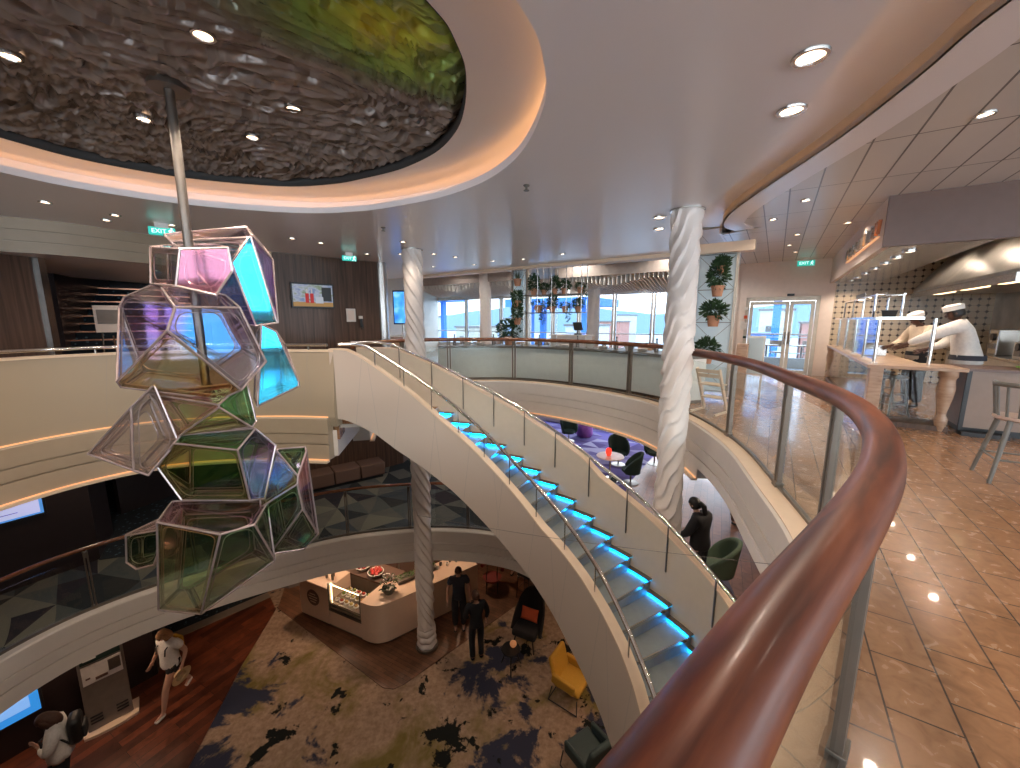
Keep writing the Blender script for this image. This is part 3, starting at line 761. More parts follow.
# kitchen shell: tiled end wall, back wall, dropped front
def dotted(name):
    m, nt, b = nodes(name); v = coords(nt, 'Object', (1, 1, 1), (0, 0, -RS))
    sp = N(nt, 'ShaderNodeSeparateXYZ'); nt.links.new(v, sp.inputs[0])
    p = .15
    fx = math_(nt, 'SUBTRACT', math_(nt, 'FRACT', math_(nt, 'DIVIDE', sp.outputs[0], p)), .5)
    fz = math_(nt, 'SUBTRACT', math_(nt, 'FRACT', math_(nt, 'DIVIDE', sp.outputs[2], p)), .5)
    ax, az = math_(nt, 'ABSOLUTE', fx), math_(nt, 'ABSOLUTE', fz)
    dia = math_(nt, 'GREATER_THAN', math_(nt, 'ADD', ax, az), .74)
    ln = math_(nt, 'GREATER_THAN', math_(nt, 'MAXIMUM', ax, az), .485)
    c = mixc(nt, math_(nt, 'MAXIMUM', dia, ln), (.52, .41, .28), (.05, .03, .02))
    nt.links.new(c, b.inputs['Base Color']); b.inputs['Roughness'].default_value = .25
    return m
M['dotted'] = dotted('octagon_dot_tile')
wall('wall_tiled', DA, DA+.16, 1.3, 4.4, -.02, ZP, 'dotted')
wall('wall_kitchen_back', 8.0, DA, 4.3, 4.45, -.02, ZP, 'hood')
kf = MB(); sbox(kf, 7.82, DA, 1.16, 1.24, 2.62, ZP)
struct(kf.build('wall_sign_front', M['wallgrey'], smooth=False))
kf = MB(); sbox(kf, 7.76, 7.84, 1.16, 6.5, 2.62, ZP)
struct(kf.build('wall_kitchen_front', M['mauve'], smooth=False))
kf = MB(); sbox(kf, 7.84, DA, 1.24, 2.25, 2.62, 2.66)
struct(kf.build('ceiling_kitchen', M['soffit'], smooth=False))
kf = MB(); sbox(kf, 7.84, DA, 2.25, 6.5, 3.2, 3.24)
struct(kf.build('ceiling_kitchen_high', M['hood'], smooth=False))
wall('wall_kitchen_side', 7.75, 7.9, 6.4, 6.5, 0, ZP, 'mauve')
# ------------------------------------------------------------------ the curving staircase
def interp(t, tab):
    tab = sorted(tab)
    if t <= tab[0][0]: return tab[0][1] + (t-tab[0][0])*(tab[1][1]-tab[0][1])/(tab[1][0]-tab[0][0])
    for (a, b), (c, d) in zip(tab, tab[1:]):
        if t <= c: return b + (d-b)*(t-a)/(c-a)
    return tab[-1][1]
TOPI = [(14, -2.23), (17, -2.01), (21, -1.81), (26, -1.63), (32, -1.43), (38, -1.26), (44, -1.1), (49.3, -.87), (56.4, -.56), (63.9, -.22), (72, .13), (79.7, .51), (87, .84), (92, 1.06), (95, 1.15), (97, 1.16)]
BOTI = [(10, -3.7), (21.6, -3.12), (26, -2.87), (30.6, -2.67), (35.5, -2.45), (40, -2.22), (46, -1.95), (51, -1.75), (61, -1.32), (68.6, -.98), (77, -.65), (84, -.38), (89, -.14), (92.5, -.02), (96.5, .1), (100, .12)]
TOPO = [(8, -2.2), (21.4, -1.56), (24.5, -1.44), (28.7, -1.31), (33.6, -1.16), (38.8, -1.0), (44.2, -.82), (47.7, -.6), (55.4, -.29), (63.2, .02), (71.6, .34), (80, .69), (86, .94), (90, 1.06), (92, 1.08)]
def stringer(r0, r1, top, bot, t0, t1, n=90):
    m = MB(); vs = []; fs = []; uv = []
    L = 0
    for i in range(n+1):
        t = t0+(t1-t0)*i/n
        zt, zb = top(t), bot(t)
        for r, z in ((r0, zb), (r0, zt), (r1, zt), (r1, zb)):
            vs.append((CX+r*cos(TH(t)), CY+r*sin(TH(t)), z))
    for i in range(n):
        u0, u1 = r0*radians(t0+(t1-t0)*i/n), r0*radians(t0+(t1-t0)*(i+1)/n)
        for k in range(4):
            k2 = (k+1) % 4
            fs.append((4*i+k, 4*i+k2, 4*i+4+k2, 4*i+4+k))
            if k in (0, 2): uv.append([(u0, vs[4*i+k][2]), (u0, vs[4*i+k2][2]), (u1, vs[4*i+4+k2][2]), (u1, vs[4*i+4+k][2])])
            else: uv.append([(.02, 0)]*4)
    fs.append((0, 1, 2, 3)); fs.append(tuple(4*n+k for k in (3, 2, 1, 0))); uv += [[(.02, 0)]*4]*2
    return m.add(vs, fs, uv)
STAIR = thing('curved_staircase', 'curved cream staircase with blue-lit glass treads sweeping down through the atrium', 'staircase', (1.9, 3.2, Z1))
stringer(RI, RI+.1, lambda t: interp(t, TOPI), lambda t: interp(t, BOTI), 10, 99).build('inner_stringer', M['panel2'], STAIR, ang=25)
stringer(RI-.012, RI+.112, lambda t: interp(t, TOPI)+.022, lambda t: interp(t, TOPI)+.0, 10, 99).build('stringer_cap', M['trimcream'], STAIR, ang=25)
stringer(RO, RO+.1, lambda t: interp(t, TOPO), lambda t: min(stair_z(t)-.42, -.0), 7, 98).build('outer_stringer', pm('stair_inner_face', (.66, .58, .46), .42, var=.02), STAIR, ang=25)
stringer(RO-.012, RO+.112, lambda t: interp(t, TOPO)+.022, lambda t: interp(t, TOPO), 7, 98).build('stringer_cap', M['trimcream'], STAIR, ang=25)
# soffit under the flight
stringer(RI+.1, RO, lambda t: stair_z(t)-.26, lambda t: stair_z(t)-.32, 10, 80).build('soffit', M['fascia'], STAIR, ang=25)
def sector(r0, r1, t0, t1, z0, z1, n=6):
    return MB().prism([(CX+r1*cos(TH(t0+(t1-t0)*k/n)), CY+r1*sin(TH(t0+(t1-t0)*k/n))) for k in range(n+1)] +
                      [(CX+r0*cos(TH(t1+(t0-t1)*k/n)), CY+r0*sin(TH(t1+(t0-t1)*k/n))) for k in range(n+1)], z0, z1)
STP = 4.025
for k in range(1, 18):
    tf = 73.7 - STP*(k-2); tb = tf+STP; z = -.172*k + .03
    tr = sector(RI+.1, RO-.01, tf-.25, tb, z-.045, z).build('tread', M['tread'], STAIR, smooth=False)
    sector(RI+.1, RO-.075, tf-.3, tf-.12, z-.05, z+.004).build('nosing', M['steel'], tr, smooth=False)
    sector(RI+.1, RO-.02, tb-.3, tb-.15, z-.02, z+.13).build('riser', M['tread'], tr, smooth=False)
    e = sector(RO-.075, RO-.002, tf-.5, tb, z+.034, z+.05); e.build('tread_edge', M['poststeel'], tr, smooth=False)
    b = sector(RO-.05, RO-.03, tf+.1, tb-.2, z+.018, z+.033); b.build('blue_light', M['blueled'], tr, smooth=False)
def cpt(r, t, z): return (CX+r*cos(TH(t)), CY+r*sin(TH(t)), z)
HRI = [(6, -2.2), (12.3, -1.9), (27.8, -1.22), (50.3, -.41), (72, .5), (90.6, 1.22), (93, 1.24), (97, 1.24)]
HRO = [(8, -2.02), (17.6, -1.54), (24.9, -1.29), (32.2, -1.0), (44.3, -.6), (62.1, .1), (80.1, .78), (90.9, 1.17), (94, 1.2), (99, 1.2)]
for nm, r, tab, t0, t1, lo in (('inner', RI+.05, HRI, 6, 97, lambda t: interp(t, TOPI)+.1), ('outer', RO-.012, HRO, 8, 99, lambda t: interp(t, TOPO)-.38)):
    hr = MB().tube([cpt(r, t0+(t1-t0)*k/80, interp(t0+(t1-t0)*k/80, tab)) for k in range(81)], .024, 10).build('handrail', M['chrome'], STAIR)
    ts = [11, 20, 29.5, 38, 46, 53.5, 60.5, 67.5, 74.5, 81.5, 88.5] if nm == 'inner' else [14, 22, 30.5, 38.5, 46.5, 54, 61, 68, 75, 82, 89]
    for t in ts:
        zt = interp(t, tab)
        MB().bar(cpt(r, t, lo(t)-.12), cpt(r, t, zt), .022, .012).build('baluster', M['dsteel'] if nm == 'outer' else M['steel'], hr, smooth=False)

# ------------------------------------------------------------------ balustrades
def nearest(path, p): return min(range(len(path)), key=lambda i: hypot(path[i][0]-p[0], path[i][1]-p[1]))
def balustrade(root, path, posts, z, rail_r, rail_mat, ztop=1.1, gtop=.96, pw=.075, curb=.06, rail_sx=1., glass='glass'):
    m = MB().tube([(x, y, z+ztop) for x, y in path], rail_r, 20, sx=rail_sx, up=(0, 0, 1))
    rail = m.build('handrail', rail_mat, root)
    idx = sorted(nearest(path, p) for p in posts)
    for i in idx:
        a = Vector(path[max(i-1, 0)]); b = Vector(path[min(i+1, len(path)-1)]); t = (b-a).normalized()
        x, y = path[i]; pm_ = MB()
        R = atan2(t.y, t.x)
        for s in (-1, 1):
            pm_.box((x+t.x*s*pw*.32, y+t.y*s*pw*.32, z+curb+(ztop-.04-curb)/2), (pw*.3, .05, ztop-.04-curb), R)
        pm_.box((x, y, z+curb+.02), (pw*1.15, .075, .05), R)
        pm_.box((x, y, z+ztop-.1), (pw, .04, .1), R)
        pm_.build('post', M['poststeel'], root, smooth=False, bevel=.003)
    for a, b in zip([-1]+idx if idx[0] > 12 else idx, (idx if idx[0] > 12 else idx[1:]) + ([len(path)] if idx[-1] < len(path)-12 else [])):
        seg = path[a+1:b]
        if len(seg) < 3: continue
        MB().sweep(seg, [(-.005, z+curb), (-.005, z+gtop), (.005, z+gtop), (.005, z+curb)]).build('glass_panel', M[glass], root, ang=25)
    MB().sweep(path, [(-.02, z+curb-.02), (-.02, z+curb+.03), (.02, z+curb+.03), (.02, z+curb-.02)]).build('base_channel', M['dsteel'], root)
    return rail
B1 = thing('glass_balustrade', 'clear glass balustrade with thick red mahogany handrail curving round the near side', 'balustrade', (2.0, 2.3, 0))
balustrade(B1, RAIL0[:NB+1], [(-1.5, -.5), (-.35, 0), (1.18, 1.2), (2.22, 2.62), (2.52, 3.52), (2.93, 5.1)], 0, .064, M['mahog'], 1.085, .95, .09, rail_sx=1.0)
B2 = thing('glass_balustrade', 'glass balustrade with slim wooden handrail round the far side of the void', 'balustrade', (1.5, 9.3, 0))
balustrade(B2, RAIL0[NB:], [(2.45, 8.06), (1.43, 9.3), (.08, 10.16), (-1.54, 10.1), (-2.6, 9.6), (-3.05, 8.5)], 0, .045, M['railwood'], 1.11, .93, .1)
P1 = thing('steel_handrail', 'slim steel handrail on stubby posts along the cream parapet', 'handrail', (-4.5, 5.8, 1.16))
MB().tube([(x, y, 1.235) for x, y in LEFT0[1:]], .022, 10).build('handrail', M['chrome'], P1)
for i in range(4, len(LEFT0)-2, 9):
    x, y = LEFT0[i]; MB().tube([(x, y, 1.16), (x, y, 1.235)], .013, 8).build('post', M['steel'], P1)
i_a = nearest(OPEN1, (.3, 7.85)); 
MIDP = OPEN1[i_a:i_a+170]
B3 = thing('glass_balustrade', 'glass balustrade with orange-brown handrail on the deck below', 'balustrade', (-3.5, 8, Z1))
ps = []
acc = 0
for i in range(1, len(MIDP)):
    acc += hypot(MIDP[i][0]-MIDP[i-1][0], MIDP[i][1]-MIDP[i-1][1])
    if acc > 1.28: ps.append(MIDP[i]); acc = 0
balustrade(B3, MIDP, [MIDP[2]] + ps, Z1, .03, M['railwood'], 1.1, .95, .06)

# ------------------------------------------------------------------ spiral-fluted columns
def column(label, x, y, z0, z1, R, sense, nf=7, rise=1.95, amp=.048, base=True, seg=128, dz=.028, group=None):
    m = MB(); n = seg; nz = int((z1-z0)/dz); vs = []; fs = []
    for i in range(nz+1):
        z = z0+(z1-z0)*i/nz
        e = 1 if not base else min(1, max(0, (z-z0-.55)/.12))
        for k in range(n):
            an = 2*pi*k/n
            ph = nf*(sense*an/(2*pi) - z/rise) + .22*sin(z*4.1+2*an) + .1*sin(z*9+an*3)
            f = ph - math.floor(ph)
            saw = (f/.88)**1.6 if f < .88 else (1-(f-.88)/.12)
            mod = .75 + .25*sin(z*2.6 + an*2*sense)
            r = R + e*amp*(saw*mod - .35)
            if base:
                zb = z-z0
                if zb < .55: r = R + .045*abs(sin(zb*pi/.17))**.7 - .01 + .02*sin(an*6+zb*8)*.4
            if i == nz: r = R-.005
            vs.append((x+r*cos(an), y+r*sin(an), z))
    for i in range(nz):
        for k in range(n): fs.append((i*n+k, i*n+(k+1) % n, (i+1)*n+(k+1) % n, (i+1)*n+k))
    m.add(vs, fs)
    t = thing('fluted_column', label, 'column', (x, y, z0), group=group)
    m.build('shaft', M['column'], t, fix=False, ang=60)
    MB().lathe([(0, 0), (R+.07, 0), (R+.07, .06), (R+.03, .08), (0, .08)], (x, y, z0), 32).build('plinth', M['dsteel'], t)
    MB().lathe([(R+.03, 0), (R+.03, -.012), (0, -.012)], (x, y, z1), 32).build('collar', M['steel'], t)
    return t
column('tall white spiral-fluted column rising beside the curved walkway near the glass', 2.24, 5.26, Z2+.02, ZC, .178, 1)
column('tall white spiral-fluted column standing on the cafe floor and passing behind the stairs', -1.93, 8.08, Z2+.02, ZC, .185, -1)
column('pale fluted column before the bright far windows', 2.75, 13.2, 0, 3.38, .2, 1, 8, 5, .03, False, 64, .1)
column('pale fluted column half hidden behind hanging copper lamps', -.85, 13.9, 0, 3.38, .2, -1, 8, 5, .03, False, 64, .1)

# ------------------------------------------------------------------ the hanging sculpture
CELLS = [
    ((-2.81, 3.15, 1.88), (-2.70, 3.30, 1.87), (-2.37, 3.28, 1.80), (-2.13, 3.10, 1.68), (-2.01, 3.20, 1.37), (-2.04, 3.25, 1.29), (-2.08, 3.15, 1.14), (-2.14, 3.00, 1.08), (-2.27, 3.05, 1.02), (-2.86, 3.05, 1.04), (-2.99, 3.00, 1.11), (-3.14, 3.10, 1.32), (-2.30, 2.85, 1.71), (-2.25, 2.72, 1.46), (-3.36, 3.75, 1.78), (-2.70, 3.80, 1.69), (-2.68, 3.85, 1.31), (-2.98, 3.75, 1.03), (-3.50, 3.70, 1.13), (-3.58, 3.75, 1.51)),
    ((-2.84, 3.25, 2.13), (-2.39, 2.95, 2.12), (-2.09, 3.05, 2.09), (-2.12, 3.10, 1.96), (-2.22, 3.05, 1.79), (-2.40, 2.92, 1.84), (-2.84, 3.20, 1.89), (-3.02, 3.60, 2.23), (-2.65, 3.70, 2.27), (-2.53, 3.60, 1.91), (-3.03, 3.60, 1.86)),
    ((-2.92, 3.50, 2.24), (-3.04, 3.80, 2.40), (-2.37, 3.75, 2.42), (-2.11, 3.35, 2.27), (-2.08, 3.55, 2.15), (-2.03, 3.50, 1.61), (-2.08, 3.45, 1.56), (-2.15, 3.40, 1.57), (-2.25, 3.30, 2.10), (-2.20, 3.30, 1.87), (-2.39, 4.00, 2.27), (-2.41, 3.95, 1.70), (-2.77, 3.90, 1.70), (-3.05, 3.90, 2.17)),
    ((-2.07, 3.35, 1.55), (-1.99, 3.40, 1.48), (-1.87, 3.45, 1.05), (-2.12, 3.30, 0.89), (-2.11, 3.25, 1.12), (-2.06, 3.28, 1.36), (-2.41, 3.80, 1.46), (-2.22, 3.90, 1.36), (-2.23, 3.85, 0.96), (-2.44, 3.70, 0.89)),
    ((-2.88, 3.10, 1.03), (-2.23, 3.05, 1.01), (-2.17, 3.20, 1.09), (-2.12, 3.20, 0.77), (-2.13, 3.15, 0.73), (-2.65, 3.05, 0.67), (-2.69, 3.05, 0.71), (-2.26, 2.98, 0.93), (-3.17, 3.60, 0.86), (-2.59, 3.65, 0.90), (-2.57, 3.65, 0.66), (-3.02, 3.60, 0.58)),
    ((-2.79, 3.05, 1.03), (-2.89, 2.95, 0.97), (-3.26, 2.95, 0.56), (-2.98, 2.92, 0.46), (-2.85, 2.98, 0.41), (-2.64, 3.02, 0.67), (-3.17, 3.40, 0.91), (-3.64, 3.40, 0.45), (-3.35, 3.40, 0.31), (-3.13, 3.45, 0.52)),
    ((-2.65, 3.05, 0.67), (-2.34, 3.05, 0.68), (-2.12, 3.15, 0.72), (-2.03, 3.30, 0.51), (-2.06, 3.20, 0.39), (-2.14, 3.15, 0.10), (-2.39, 3.05, 0.15), (-2.74, 3.10, 0.11), (-2.86, 3.05, 0.42), (-2.16, 2.97, 0.55), (-3.12, 3.70, 0.40), (-2.52, 3.75, 0.43), (-2.59, 3.70, -0.07), (-3.14, 3.65, -0.05)),
    ((-2.02, 3.30, 0.49), (-1.84, 3.35, 0.49), (-1.76, 3.35, -0.06), (-1.84, 3.40, -0.39), (-1.92, 3.40, -0.52), (-2.14, 3.30, -0.49), (-2.16, 3.20, 0.06), (-2.10, 3.25, 0.34), (-1.76, 3.10, 0.34), (-1.73, 3.08, 0.06), (-2.08, 3.12, 0.01), (-2.23, 3.90, 0.17), (-2.14, 3.85, -0.36), (-2.35, 3.80, -0.67), (-2.42, 3.85, -0.03)),
    ((-2.84, 3.20, -0.01), (-3.27, 3.15, -0.21), (-3.36, 3.15, -0.48), (-3.23, 3.10, -0.52), (-3.04, 3.10, -0.47), (-2.90, 3.05, -0.13), (-3.23, 3.60, -0.28), (-3.75, 3.70, -0.55), (-3.69, 3.65, -0.80), (-3.28, 3.60, -0.66)),
    ((-2.78, 3.15, 0.07), (-2.47, 3.20, 0.07), (-2.13, 3.20, 0.02), (-1.97, 2.88, -0.02), (-2.64, 2.78, 0.02), (-2.10, 2.66, 0.08), (-2.94, 2.95, -0.79), (-2.51, 2.85, -0.75), (-2.31, 3.00, -0.61), (-2.06, 3.10, -0.47), (-2.05, 3.15, -0.13), (-3.15, 3.50, -1.02), (-2.53, 3.60, -0.66), (-2.54, 3.60, -0.23), (-3.15, 3.50, -0.28)),
]
FILM = {
 'clear': filmm('clear_film', (.94, .94, .94), (.9, .92, .94), (.6, .7, .9), .25),
 'lilac': filmm('lilac_film', (.78, .74, .95), (.93, .87, .93), (.4, .5, 1), .4),
 'blue': filmm('blue_film', (.5, .66, .96), (.8, .8, .96), (.1, .5, 1), .5),
 'cyan': filmm('cyan_film', (.45, .88, .94), (.78, .9, .96), (.05, .7, 1), .6),
 'amber': filmm('amber_film', (.95, .68, .28), (.97, .82, .55), (.9, .6, .3), .3),
 'pink': filmm('pink_film', (.88, .58, .66), (.93, .8, .82), (.9, .35, .5), .3),
 'green': filmm('green_film', (.5, .82, .5), (.8, .92, .66), (.2, .9, .4), .35),
 'olive': filmm('olive_film', (.82, .8, .4), (.92, .88, .7), (.6, .8, .3), .3),
}
# films by the way a pane faces: front upper, front lower, left, right, top, back
PAL = [('lilac', 'amber', 'clear', 'clear', 'clear', 'blue'), ('pink', 'clear', 'green', 'clear', 'clear', 'cyan'), ('clear', 'blue', 'lilac', 'cyan', 'lilac', 'cyan'), ('lilac', 'cyan', 'amber', 'cyan', 'clear', 'blue'),
       ('pink', 'olive', 'pink', 'green', 'pink', 'green'), ('clear', 'clear', 'clear', 'green', 'clear', 'clear'), ('pink', 'olive', 'pink', 'blue', 'green', 'green'), ('olive', 'green', 'green', 'lilac', 'green', 'pink'),
       ('green', 'clear', 'green', 'cyan', 'clear', 'green'), ('olive', 'amber', 'clear', 'green', 'lilac', 'green')]
M['cellframe'] = pm('cell_frame', (.62, .5, .48), .25, .6, .15)
def gasketm():
    m, nt, b = nodes('cell_gasket'); out = nt.nodes['Material Output']
    nz = N(nt, 'ShaderNodeTexNoise'); nz.inputs['Scale'].default_value = 2.2; nt.links.new(coords(nt), nz.inputs['Vector'])
    nt.links.new(ramp(nt, nz.outputs[0], [(.3, (.4, .34, .34)), (.5, (.55, .42, .38)), (.7, (.34, .42, .4))]), b.inputs['Base Color']); b.inputs['Roughness'].default_value = .2; b.inputs['Metallic'].default_value = .4
    t = N(nt, 'ShaderNodeBsdfTransparent'); t.inputs[0].default_value = (.88, .85, .85, 1)
    mx = N(nt, 'ShaderNodeMixShader'); mx.inputs[0].default_value = .22; nt.links.new(t.outputs[0], mx.inputs[1]); nt.links.new(b.outputs[0], mx.inputs[2]); nt.links.new(mx.outputs[0], out.inputs[0]); return m
M['cellgasket'] = gasketm()
SC = thing('hanging_sculpture', 'hanging sculpture of iridescent glass polyhedra on a long steel pole', 'sculpture', (-2.54, 3.25, dome_z(-2.54, 3.25)))
pz = dome_z(-2.54, 3.25)
pole = MB().tube([(-2.54, 3.25, pz+.05), (-2.54, 3.25, .9)], .033, 14).build('pole', M['dsteel'], SC)
MB().cyl((-2.54, 3.25, pz-.02), .13, .06, 28).build('ceiling_plate', M['dsteel'], pole)
def polygon_frame(poly, nrm, w, rc):
    """rounded inner opening of a flat polygon: returns matched (outer, inner) loops"""
    c = sum(poly, Vector())/len(poly); nrm = nrm.normalized()
    u = (poly[1]-poly[0]); u -= nrm*u.dot(nrm); u.normalize(); v = nrm.cross(u)
    P = [Vector(((p-c).dot(u), (p-c).dot(v))) for p in poly]; n = len(P)
    H = [(p-c).dot(nrm) for p in poly]
    outr, inn = [], []
    for i in range(n):
        a, b, d = P[i-1], P[i], P[(i+1) % n]
        e1 = (b-a).normalized(); e2 = (d-b).normalized()
        n1 = Vector((-e1.y, e1.x)); n2 = Vector((-e2.y, e2.x))
        k = 1+n1.dot(n2)
        q = b + (n1+n2)*(w/max(k, .35))
        rr = min(rc, (b-a).length*.3, (d-b).length*.3)
        s, t = q-e1*rr, q+e2*rr
        for j in range(5):
            f = j/4; x = s*(1-f)**2 + q*2*f*(1-f) + t*f*f
            inn.append(c + u*x.x + v*x.y + nrm*H[i]*.8)
            outr.append(poly[i])
    return outr, inn
def clip(faces, n, d):
    """convex solid (list of polygons) cut to the side n.p <= d"""
    out, cap = [], []
    for f in faces:
        g = []
        for i in range(len(f)):
            p, q = f[i-1], f[i]; a, b = n.dot(p)-d, n.dot(q)-d
            if (a > 0) != (b > 0):
                x = p.lerp(q, a/(a-b)); g.append(x); cap.append(x)
            if b <= 0: g.append(q)
        if len(g) > 2: out.append(g)
    if len(cap) > 2:
        c = sum(cap, Vector())/len(cap); u = n.orthogonal().normalized(); v = n.cross(u)
        cap.sort(key=lambda p: atan2((p-c).dot(v), (p-c).dot(u)))
        g = [p for i, p in enumerate(cap) if (p-cap[i-1]).length > .004]
        if len(g) > 2: out.append(g)
    return out
def facets(pts, limit):
    """few flat faces that follow the hull of the points"""
    bm = bmesh.new()
    for p in pts: bm.verts.new(p)
    bmesh.ops.convex_hull(bm, input=bm.verts[:])
    bmesh.ops.delete(bm, geom=[v for v in bm.verts if not v.link_faces], context='VERTS')
    bm.normal_update(); bm.faces.index_update(); bm.faces.ensure_lookup_table()
    grp = {f.index: [f.index] for f in bm.faces}; own = {f.index: f.index for f in bm.faces}
    A = [f.calc_area() for f in bm.faces]; Nn = [f.normal.copy() for f in bm.faces]; Cc = [f.calc_center_median() for f in bm.faces]
    def nrm(g): return sum((Nn[i]*A[i] for i in grp[g]), Vector()).normalized()
    while True:
        best = None
        for e in bm.edges:
            a, b = (own[f.index] for f in e.link_faces)
            if a == b: continue
            an = nrm(a).angle(nrm(b)) * (.55 + .45*min(1, min(sum(A[i] for i in grp[a]), sum(A[i] for i in grp[b]))/.08))
            if best is None or an < best[0]: best = (an, a, b)
        if best is None or best[0] > limit or len(set(own.values())) <= 7: break
        _, a, b = best
        for i in grp[b]: own[i] = a
        grp[a] += grp.pop(b)
    c = sum((Vector(p) for p in pts), Vector())/len(pts); R = 3
    P = [c+Vector(q)*R for q in ((-1,-1,-1),(1,-1,-1),(1,1,-1),(-1,1,-1),(-1,-1,1),(1,-1,1),(1,1,1),(-1,1,1))]
    faces = [[P[i] for i in f] for f in ((0,3,2,1),(4,5,6,7),(0,1,5,4),(1,2,6,5),(2,3,7,6),(3,0,4,7))]
    for g in grp:
        n = nrm(g); w_ = sum(A[i] for i in grp[g])
        vs = {v.index: v.co for i in grp[g] for v in bm.faces[i].verts}
        d = sum(n.dot(Cc[i])*A[i] for i in grp[g])/w_
        faces = clip(faces, n, .75*d + .25*max(n.dot(v) for v in vs.values()))
    bm.free(); return faces
for ci, pts in enumerate(CELLS):
    faces = facets(pts, radians(26))
    cc_ = sum((Vector(p) for p in pts), Vector())/len(pts)
    fr = MB(); gk = MB(); panes = {}; seen = set()
    key = lambda p: (round(p.x, 2), round(p.y, 2), round(p.z, 2))
    for f in faces:
        n = (f[1]-f[0]).cross(f[2]-f[0]).normalized()
        if n.dot(sum(f, Vector())/len(f)-cc_) < 0: f.reverse(); n = -n
        for i in range(len(f)):
            k = tuple(sorted((key(f[i-1]), key(f[i]))))
            if k not in seen and (f[i]-f[i-1]).length > .01: seen.add(k); fr.tube([f[i-1], f[i]], .0085, 6)
        if sum((f[i]-f[i-1]).length for i in range(len(f))) > .35:
            o_, i_ = polygon_frame(f, n, .036, .07)
            lp = [p for k, p in enumerate(i_) if (p-i_[k-1]).length > 1e-4]
            if len(lp) > 5:
                m_ = len(i_); dn = n*.012
                gk.add([p-dn for p in o_]+[p-dn for p in i_], [(k, (k+1) % m_, m_+(k+1) % m_, m_+k) for k in range(m_)])
                fr.tube([p-dn for p in lp], .004, 5, closed=True)
        kind = 4 if n.z > .6 else 5 if n.y > .35 else (2 if n.x < -.6 else 3 if n.x > .6 else 1 if n.z < -.12 else 0)
        panes.setdefault(PAL[ci][kind], []).append(f)
    cell = fr.build('cell_frame', M['cellframe'], SC)
    gk.build('gasket', M['cellgasket'], cell, smooth=False, fix=False)
    for mt, L in panes.items():
        for f in L:
            MB().add(f, [tuple(range(len(f)))]).build('glass_pane', FILM[mt], cell, smooth=False, fix=False)
# ------------------------------------------------------------------ plants
def foliage(mb, c, r, n, size, seed, droop=0):
    rnd = random.Random(seed)
    for _ in range(n):
        d = Vector((rnd.gauss(0, 1), rnd.gauss(0, 1), rnd.gauss(0, 1))).normalized()
        k = rnd.random()**.4
        p = Vector((c[0]+d.x*r[0]*k, c[1]+d.y*r[1]*k, c[2]+d.z*r[2]*k - droop*abs(d.x)*k))
        t = (d + Vector((rnd.uniform(-.6, .6), rnd.uniform(-.6, .6), rnd.uniform(-.5, .6)))).normalized()
        s = t.cross(Vector((rnd.random(), rnd.random(), rnd.random()+.1))).normalized()
        L = size*rnd.uniform(.7, 1.3); nrm = t.cross(s)
        mb.add([p, p+t*L*.5+s*L*.22+nrm*L*.05, p+t*L, p+t*L*.5-s*L*.22+nrm*L*.05], [(0, 1, 2), (0, 2, 3)])
def pot_plant(kind, seed, label, loc, sc_=1., group=None):
    t = thing('potted_plant', label, 'plant', loc, group=group)
    p = MB().lathe([(0, 0), (.075*sc_, 0), (.1*sc_, .15*sc_), (.108*sc_, .15*sc_), (.108*sc_, .18*sc_), (.09*sc_, .18*sc_), (.088*sc_, .15*sc_), (0, .15*sc_)], (0, 0, 0), 18)
    p.build('pot', M['terracotta'], t, local=True)
    MB().lathe([(0, .155*sc_), (.088*sc_, .15*sc_)], (0, 0, 0), 12).build('soil', M['soil'], t, local=True)
    f = MB()
    if kind == 'bush': foliage(f, (0, 0, .27*sc_), (.17*sc_, .17*sc_, .14*sc_), 340, .08*sc_, seed)
    elif kind == 'tall': foliage(f, (0, 0, .35*sc_), (.14*sc_, .14*sc_, .24*sc_), 420, .08*sc_, seed)
    elif kind == 'spike':
        rnd = random.Random(seed)
        for _ in range(46):
            a = rnd.uniform(0, 2*pi); l = rnd.uniform(.18, .32)*sc_; o = rnd.uniform(.1, .55)
            b = Vector((cos(a)*.03*sc_, sin(a)*.03*sc_, .15*sc_)); e = b+Vector((cos(a)*o*l, sin(a)*o*l, l))
            s = Vector((-sin(a), cos(a), 0))*.011*sc_
            f.add([b-s, b+s, e], [(0, 1, 2)])
    elif kind == 'ball': foliage(f, (0, 0, .31*sc_), (.24*sc_, .24*sc_, .2*sc_), 700, .07*sc_, seed)
    elif kind == 'trail':
        foliage(f, (0, 0, .22*sc_), (.16*sc_, .16*sc_, .09*sc_), 120, .07*sc_, seed)
        foliage(f, (.1*sc_, -.08*sc_, -.05*sc_), (.07*sc_, .07*sc_, .26*sc_), 130, .06*sc_, seed+1)
    f.build('foliage', M['leaf'] if kind != 'spike' else M['leaf2'], t, local=True, smooth=False, fix=False)
    return t

